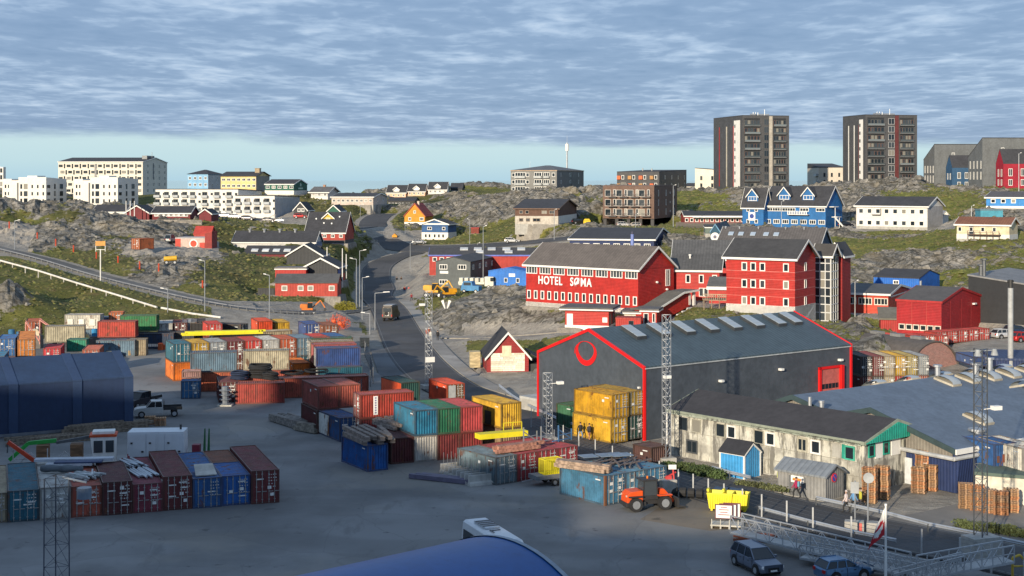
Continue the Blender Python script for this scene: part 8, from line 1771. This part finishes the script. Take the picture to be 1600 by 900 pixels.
# red marker posts along the hill road
mk = MB().bar((0, 0, -.3), (0, 0, 1.5), .17, 6).mesh('marker_post', M((.50,.06,.02), .6))
for k, px in enumerate((6, 50, 79, 107, 143, 177, 211, 241, 310)):
    D = 372-px*.245; x = PD(px, D); o = link('marker_post', mk, None, (x, D+4, gz(x, D+4))); tag(o, 'orange snow marker post, %s from the left on the uphill side of the hill road' % ['first', 'second', 'third', 'fourth', 'fifth', 'sixth', 'seventh', 'eighth', 'ninth'][k], 'marker post', 'orange marker posts along the hill road')
# single hill objects
sidec(204, 352, 11.4, -3, (.40,.09,.035), 'lone rusty orange container on the rocky hill shelf', doors=False, l=5) if 0 else None
e = cont(PD(212, 352), 352, gz(PD(212, 352), 352)+.1, -38, (.45,.12,.04), 'lone rusty orange container on the rocky hill shelf', h=2.7, l=4.2, w=3.4, group=None)
e = empty('water_tank_trailer', onD(267, 322, .2), R(8), 'yellow tank trailer left on the grassy rocks below the huts', 'trailer'); q_ = MB(); q_.bar((-1.5, 0, 1.2), (1.3, 0, 1.4), .55, 12); q_.build('tank', M((.62,.36,.02), .5), e); wheel_parts(e, .9, -.5, .45, .25); wheel_parts(e, -.9, -.5, .45, .25)
e = empty('salt_bin', onD(917, 405, 0), 0, 'bright yellow rounded grit bin by the brown boarded house', 'bin'); q_ = MB(); q_.prism([(-1.0, 0), (1.0, 0), (.95, .9), (.6, 1.4), (-.6, 1.4), (-.95, .9)], -.6, .6, 'y'); q_.build('bin', M((.75,.50,.01), .5), e); q_ = MB(); q_.box(-.8, -.65, .95, .8, -.605, 1.0); q_.build('lid_seam', M((.3,.2,.02), .5), e)
e = empty('doghouse', onD(617, 462, 0), R(-10), 'tiny orange gabled play hut left of the orange house', 'hut'); q_ = MB(); q_.prism([(-.8, 0), (.8, 0), (.8, .5), (0, 1.2), (-.8, .5)], -.6, .6, 'y'); q_.build('wall', ORANGE, e)
# white tent-like bollards near the digger
e = empty('banner_flags', onD(697, 282, .2), 0, 'pair of white cloth banners crossed beside the excavator', 'banner'); e.scale = (.5,)*3
for s_ in (-1, 1): q_ = MB(); q_.prism([(s_*.3, 0), (s_*.6, 0), (s_*2.0, 3.0), (s_*1.0, 3.4)], -.03*s_-.05, -.03*s_+.03, 'y'); q_.build('cloth', WHITE, e)
# green steps
e = empty('hillside_steps', PP(388, 360, 440), R(25), 'pale timber steps climbing the bank below the terraces', 'stairs')
for k in range(14): q_ = MB(); q_.box(k*.62, 0, k*.27, k*.62+.6, 1.5, k*.27+.1); q_.build('tread', M((.4,.38,.35), .8, 'wood'), e)
for s_ in (0, 1.5): q_ = MB(); q_.bar((0, s_, 1), (8.7, s_, 4.75), .06); [q_.bar((k*2.1, s_, k*.9-.5), (k*2.1, s_, k*.9+1), .05) for k in range(5)]; q_.build('handrail', M((.45,.42,.38), .8), e)
# yard odds and ends
e = empty('oil_drum_rack', on(352, 634), 0, 'white wrapped rack of reels on a pallet beside the dull red container', 'reels'); 
for k in range(4): q_ = MB(); q_.bar((0, 0, .2+k*.55), (0, 0, .3+k*.55), .75, 12); q_.bar((0, 0, .3+k*.55), (0, 0, .72+k*.55), .45, 10); q_.build('reel', M((.15,.17,.2), .6), e)
q_ = MB(); q_.box(-.9, -.8, 0, .9, .8, .15); q_.build('pallet_base', M((.5,.48,.42), .8), e)
for px, py, s_, c, lab in ((251,541,.7,(.6,.12,.03),'orange buoy beside the far containers'), (262,546,.6,(.03,.2,.2),'teal bundle beside the orange buoy'), (269,549,.6,(.6,.04,.08),'pink red drum at the corner of the long stack'), (267,582,.8,(.03,.12,.3),'small blue bin left of the orange container'), (205,550,.7,(.45,.32,.17),'wooden crate at the foot of the dark blue container'), (175,553,.8,(.45,.35,.22),'pale wooden crate before the slate container'), (132,524,.8,(.5,.38,.15),'yellowish crate on the heap in the west yard'), (118,520,.8,(.1,.3,.3),'teal crate on the heap in the west yard'), (96,515,.8,(.62,.6,.55),'white sack heap in the west yard'), (82,510,.8,(.03,.18,.4),'blue tarpaulin heap in the west yard'), (148,520,.8,(.02,.2,.42),'blue drum group in the west yard'), (55,519,.9,(.5,.42,.3),'pale timber crate stack on the far left of the yard'), (18,521,.8,(.03,.15,.3),'blue drum stack at the far left of the yard')):
    z = 0 if py > 530 else 2.0; x_, y_, _ = GP(px, py+6, z); e = empty('yard_crate', (x_, y_, z), R(17*s_*px % 60), lab, 'crate'); m_ = M(c, .7, 'paint')
    if 'buoy' in lab or 'drum' in lab or 'bin' in lab: q_ = MB(); q_.bar((0, 0, 0), (0, 0, 1.5*s_), .65*s_, 12); q_.bar((0, 0, 1.5*s_), (0, 0, 1.62*s_), .55*s_, 12); q_.build('drum', m_, e); q_ = MB(); q_.bar((1.3*s_, .4, 0), (1.3*s_, .4, 1.1*s_), .5*s_, 10); q_.build('drum', m_, e)
    elif 'heap' in lab or 'bundle' in lab: q_ = MB(); q_.loft([[(1.4*s_*math.sin(t)*math.cos(2*math.pi*i/9)*(1+.2*math.sin(i*3)), s_*math.sin(t)*math.sin(2*math.pi*i/9), .1+1.0*s_*math.cos(t)*(1+.15*math.sin(i*2))) for i in range(9)] for t in (.1, .5, .9, 1.3, 1.6)]); q_.build('tarpaulin', m_, e)
    else: q_ = MB(); q_.box(-.9*s_, -.7*s_, .1, .9*s_, .7*s_, 1.3*s_); [q_.box(-.95*s_, -.74*s_, .15+k*.4*s_, .95*s_, -.7*s_-.002, .4*s_+k*.4*s_) for k in range(3)]; q_.build('crate_box', m_, e)
    if z: q_ = MB(); q_.box(-1.1, -.9, -2, 1.1, .9, .09); q_.build('stand', M((.15,.14,.13), .9), e)
for k, (px0, py0, px1, py1) in enumerate(((40,505,62,533),(62,502,92,520))):
    a, b_ = Vector(PP(px0, py0-2, 238)), Vector(PP(px1, py1, 236)); e = empty('conveyor_arm', a, 0, ['pale red sloping boom at the left of the west heap', 'second pale red sloping boom right beside the first'][k], 'boom'); q_ = MB(); q_.bar((0, 0, 0), b_-a, .12); q_.bar(Vector((0, 0, .3)), b_-a+Vector((0, 0, .1)), .05); q_.bar((0, 0, 0), (0, 0, -4), .1); q_.build('boom', M((.5,.22,.18), .6), e)
# logs in front of the navy hall
for k, (px, py, n, lab) in enumerate(((85,690,5,'long planks lying along the foot of the navy hall'), (150,676,6,'messy timber heap at the middle of the navy hall'), (205,668,4,'short timber offcuts near the end of the navy hall'))):
    p = GP(px, py); pile('timber_heap', lab, 'timber', (p[0], p[1], .02), R(29-90+4*k), n, 9-2.2*k, 2.2, M((.20,.16,.12), .85, 'wood'), .17, 3 if k == 1 else 2, True, 40+k, fan=.1)
for px, py, c, lab in ((1047,778,CONC,'grey concrete block with a scuffed face behind the orange loader'), (571,542,M((.5,.38,.25), .8, 'wood'),'pale plywood crate beside the parking strip')):
    p = on(px, py); e = empty('concrete_block' if c is CONC else 'plywood_crate', p, R(20), lab, 'block' if c is CONC else 'crate'); q_ = MB(); q_.box(-.7, 0, 0, .7, 1.2, 1.5); q_.build('block' if c is CONC else 'crate_box', c, e, bevel=.03)
    if c is CONC:
        o = empty('traffic_cones', (p[0]+.1, p[1]+.6, 1.53), 0, 'heap of red and white barriers on the concrete block', 'barrier'); q_ = MB(); q_.bar((-.5, 0, .1), (.5, .2, .6), .08); q_.bar((.3, 0, 0), (.2, .1, 1.1), .09); q_.box(-.4, -.1, 0, .1, .2, .3); q_.build('barrier_board', M((.5,.04,.04), .6), o); q_ = MB(); q_.box(-.2, -.2, .9, .5, -.1, 1.3); q_.build('sign', WHITE, o)
p = on(1098, 780); e = empty('fender_row', p, R(-20), 'row of dark tyres and blue drums lying against the fence', 'fender'); 
for k in range(5): q_ = MB(); q_.bar((-2.8+k*.75, 0, .45), (-2.25+k*.75, .05, .45), .42, 10); q_.build('tyre', RUBBER, e)
for k in range(2): q_ = MB(); q_.bar((1.1+k*1.3, 0, .6), (2.3+k*1.3, -.05, .6), .6, 12); q_.build('blue_drum', M((.03,.05,.09), .5), e)
# concrete boxes and sign posts by the street right
e = empty('street_sign', on(1336, 830), R(-15), 'round traffic sign seen from behind on a twin post with concrete foot', 'sign'); q_ = MB(); q_.bar((0, 0, .8), (0, 0, 4.0), .06, 6); q_.bar((1.0, -.1, .8), (1.0, -.1, 4.6), .07, 6); q_.build('post', STEEL, e); q_ = MB(); q_.bar((1.05, -.2, 4.3), (1.05, -.14, 4.3), .42, 18); q_.build('sign_back', M((.35,.37,.38), .5), e); q_ = MB(); q_.box(-.35, -.1, 3.0, .3, -.04, 3.9); q_.build('panel_back', M((.33,.35,.36), .5), e)
q_ = MB(); q_.box(-.8, -.5, 0, .7, .4, .8); q_.box(.9, -.5, 0, 1.8, .4, .8); q_.build('concrete_foot', CONC, e); q_ = MB(); q_.box(.3, -.55, .1, .55, -.51, .75); q_.build('striped_plate', M((.6,.12,.1), .6), e)
# bushes along the old workshop
lf = random.Random(12)
def bush(px, py, n, w, h, label, c, z=0, D=None):
    p = GP(px, py, z) if D is None else (PD(px, D), D, gz(PD(px, D), D)); e = MB(); d_ = Vector((.766, -.643, 0)) if D is None else Vector((1, 0, 0))
    for k in range(n):
        t = lf.uniform(-.5, .5); hh = h*(.35+.65*abs(math.sin(t*19+px)))*(1-.5*abs(t)); c_ = d_*(t*w)+Vector((lf.gauss(0, .25), lf.gauss(0, .25), lf.random()*hh)); a = Vector((lf.gauss(0, 1), lf.gauss(0, 1), lf.gauss(0, .7))).normalized()*.12; b_ = a.cross(Vector((lf.gauss(0, 1), lf.gauss(0, 1), lf.gauss(0, 1)))).normalized()*.07; e.add([c_-a, c_+b_, c_+a, c_-b_], [(0, 1, 2, 3)])
    o = empty('bush', p, 0, label, 'bush'); e.build('foliage', M(c, .8, 'paint', var=.4), o); q_ = MB()
    for k in range(5): b0 = d_*(w*(-.4+.2*k)); q_.bar(b0+Vector((0, 0, -.2)), b0+Vector((lf.uniform(-.2, .2), 0, h*.5)), .03)
    q_.build('stem', TIMBER, o)
bush(1083, 738, 5000, 7.0, .9, 'low green scrub strip at the foot of the stained workshop wall', (.07,.10,.03)); bush(1105, 745, 2600, 3.4, 1.1, 'thicker green scrub left of the sky blue shed', (.06,.095,.03)); bush(1190, 762, 1500, 5, .5, 'thin weeds between the two street sheds', (.09,.10,.04)); bush(1575, 835, 4000, 8, .8, 'rough grass tuft bank at the right edge beyond the guard rail', (.08,.10,.035))
bush(540, 455, 3500, 4.5, 2.2, 'yellow flowering bush at the right corner of the red boarded house', (.26,.24,.03), D=309)
# ------------------------------------------------------------------ people
def person_mesh(stride, arm):
    V = [(0,0,.95,.155),(0,0,1.15,.15),(0,0,1.38,.17),(0,0,1.50,.07),(0,.01,1.57,.075),(0,.01,1.68,.10),
         (-.20,0,1.40,.075),(-.27,arm*.12,1.12,.055),(-.26,arm*.28,.90,.042),(-.26,arm*.34,.80,.045),
         (.20,0,1.40,.075),(.27,-arm*.12,1.12,.055),(.26,-arm*.28,.90,.042),(.26,-arm*.34,.80,.045),
         (-.10,0,.86,.115),(-.11,stride*.22,.50,.08),(-.11,stride*.28-.08,.10,.055),(-.11,stride*.28+.10,.05,.05),
         (.10,0,.86,.115),(.11,-stride*.2,.50,.08),(.11,-stride*.34-.04,.11,.055),(.11,-stride*.34+.13,.05,.05)]
    E = [(0,1),(1,2),(2,3),(3,4),(4,5),(2,6),(6,7),(7,8),(8,9),(2,10),(10,11),(11,12),(12,13),(0,14),(14,15),(15,16),(16,17),(0,18),(18,19),(19,20),(20,21)]
    me = bpy.data.meshes.new('person_skeleton'); me.from_pydata([v[:3] for v in V], E, []); o = bpy.data.objects.new('person_skeleton', me); COL.objects.link(o)
    s = o.modifiers.new('skin', 'SKIN'); o.modifiers.new('sub', 'SUBSURF').levels = 1
    for i, v in enumerate(V): me.skin_vertices[0].data[i].radius = (v[3], v[3]*.85)
    me.skin_vertices[0].data[0].use_root = True
    dg = bpy.context.evaluated_depsgraph_get(); dg.update(); r_ = bpy.data.meshes.new_from_object(o.evaluated_get(dg)); bpy.data.objects.remove(o); r_.name = 'body'
    return r_
PMS = [person_mesh(1, 1), person_mesh(-.8, -.8), person_mesh(.15, .1)]
SKIN = M((.45,.27,.19), .6, 'plain', name='skin')
def person(loc, rz, label, top, leg, hair=(.05,.03,.02), pose=0, s=1.0, bag=None, group=None):
    k = (pose, top, leg); me = PMS[pose].copy(); me.materials.clear(); me.materials.append(SKIN); me.materials.append(M(top, .8, 'plain')); me.materials.append(M(leg, .8, 'plain')); me.materials.append(M((.02,.02,.02), .6, 'plain'))
    for p in me.polygons:
        c = p.center; p.use_smooth = True
        p.material_index = 0 if (c.z > 1.5 or (abs(c.x) > .21 and c.z < .86)) else (1 if c.z > .9 else (2 if c.z > .13 else 3))
    e = empty('person', loc, rz, label, 'person', group); e.scale = (s*1.03,)*3; link('body', me, e)
    q_ = MB(); q_.loft([[(.115*math.sin(t)*math.cos(2*math.pi*i/10), .0+.125*math.sin(t)*math.sin(2*math.pi*i/10)-.015, 1.685+.125*math.cos(t)) for i in range(10)] for t in (.05, .5, 1.0, 1.5, 1.75)]); q_.build('hair', M(hair, .8, 'plain'), e, smooth=True)
    q_ = MB(); q_.loft([[(rx*math.cos(2*math.pi*i/10), ry*math.sin(2*math.pi*i/10), z) for i in range(10)] for z, rx, ry in ((.86,.19,.15),(1.1,.185,.15),(1.35,.22,.155),(1.47,.14,.11))]); q_.build('jacket', M(top, .85, 'plain'), e, smooth=True)
    if bag: q_ = MB(); q_.box(-.15, -.32, 1.0, .15, -.15, 1.42); q_.build('backpack', M(bag, .7, 'plain'), e, bevel=.03)
    return e
BKc, NVc, JN = (.02,.02,.022), (.02,.03,.06), (.06,.10,.18)
def P(px, py, rz, lab, top, leg, **k): x, y, _ = GP(px, py); person((x, y, .06), R(rz), lab, top, leg, **k)
P(907, 687, 200, 'person in a black jacket and blue jeans walking on the street by the yellow containers', BKc, (.15,.25,.4), pose=0)
P(921, 689, 200, 'person in a dark jacket and tan trousers walking just right of the one in jeans', (.03,.03,.04), (.45,.22,.12), pose=1)
P(1244, 779, 60, 'person in a crimson jacket and black trousers walking past the grey corrugated shed', (.35,.02,.08), BKc, pose=0, bag=(.1,.3,.4))
P(1218, 762, 40, 'person in a lime vest standing before the grey corrugated shed', (.45,.50,.15), (.5,.45,.3), pose=2, bag=(.5,.05,.03))
P(1322, 801, 80, 'person in a pale pink coat and dark trousers by the guard rail', (.62,.52,.50), BKc, pose=0, hair=(.5,.42,.4))
P(1334, 799, 100, 'person in a light blue top carrying a backpack behind the pink coat', (.12,.28,.5), BKc, pose=1, bag=(.02,.02,.02))
P(1344, 797, 100, 'person in a yellow banded work jacket beside the round sign', (.45,.42,.05), (.03,.03,.04), pose=2)
for k, (px, py, lab, t_, l_, ps) in enumerate(((621,411,'person in blue farthest up the pavement',(.04,.08,.2),NVc,0),(626,412,'person in navy beside the one in blue farthest up the pavement',NVc,NVc,1),
    (616,431,'person in black on the left of the middle trio on the pavement',BKc,NVc,0),(621,430,'person in grey black in the centre of the middle trio',(.05,.05,.06),BKc,1),(626,431,'person in dark blue on the right of the middle trio',NVc,NVc,0),
    (620,443,'person in black below the trio on the pavement',BKc,BKc,1),(627,443,'person in dark brown below the trio on the pavement',(.05,.03,.02),BKc,0),
    (632,459,'person in a red jacket and blue trousers on the pavement',(.35,.03,.02),(.05,.15,.3),1),(639,459,'person in a pink red top on the pavement',(.55,.09,.09),(.3,.1,.1),0),
    (643,471,'person in a dark red jacket crossing at the verge',(.22,.02,.03),BKc,1),(548,421,'person in red by the blue railings of the black gabled house',(.35,.03,.04),BKc,2),(554,421,'person in black by the blue railings of the black gabled house',BKc,BKc,2))):
    P(px, py, 160+20*(k % 3), lab, t_, l_, pose=ps, group='people walking on the street pavement')
for px, py, lab, t_, l_, h_ in ((667,530,'person in a red and white jacket, left of the group on the verge',(.45,.12,.08),(.5,.5,.5),(.1,.05,.03)),(673,533,'person in white in the middle of the group on the verge',(.6,.58,.52),(.4,.38,.35),(.05,.03,.02)),(684,533,'person in black standing at the right of the group on the verge',BKc,BKc,(.02,.02,.02)),(670,527,'person in a brown red coat at the back of the group on the verge',(.3,.1,.06),BKc,(.05,.02,.02))):
    P(px, py, 200, lab, t_, l_, pose=2, hair=h_, group='people gathered on the gravel verge')
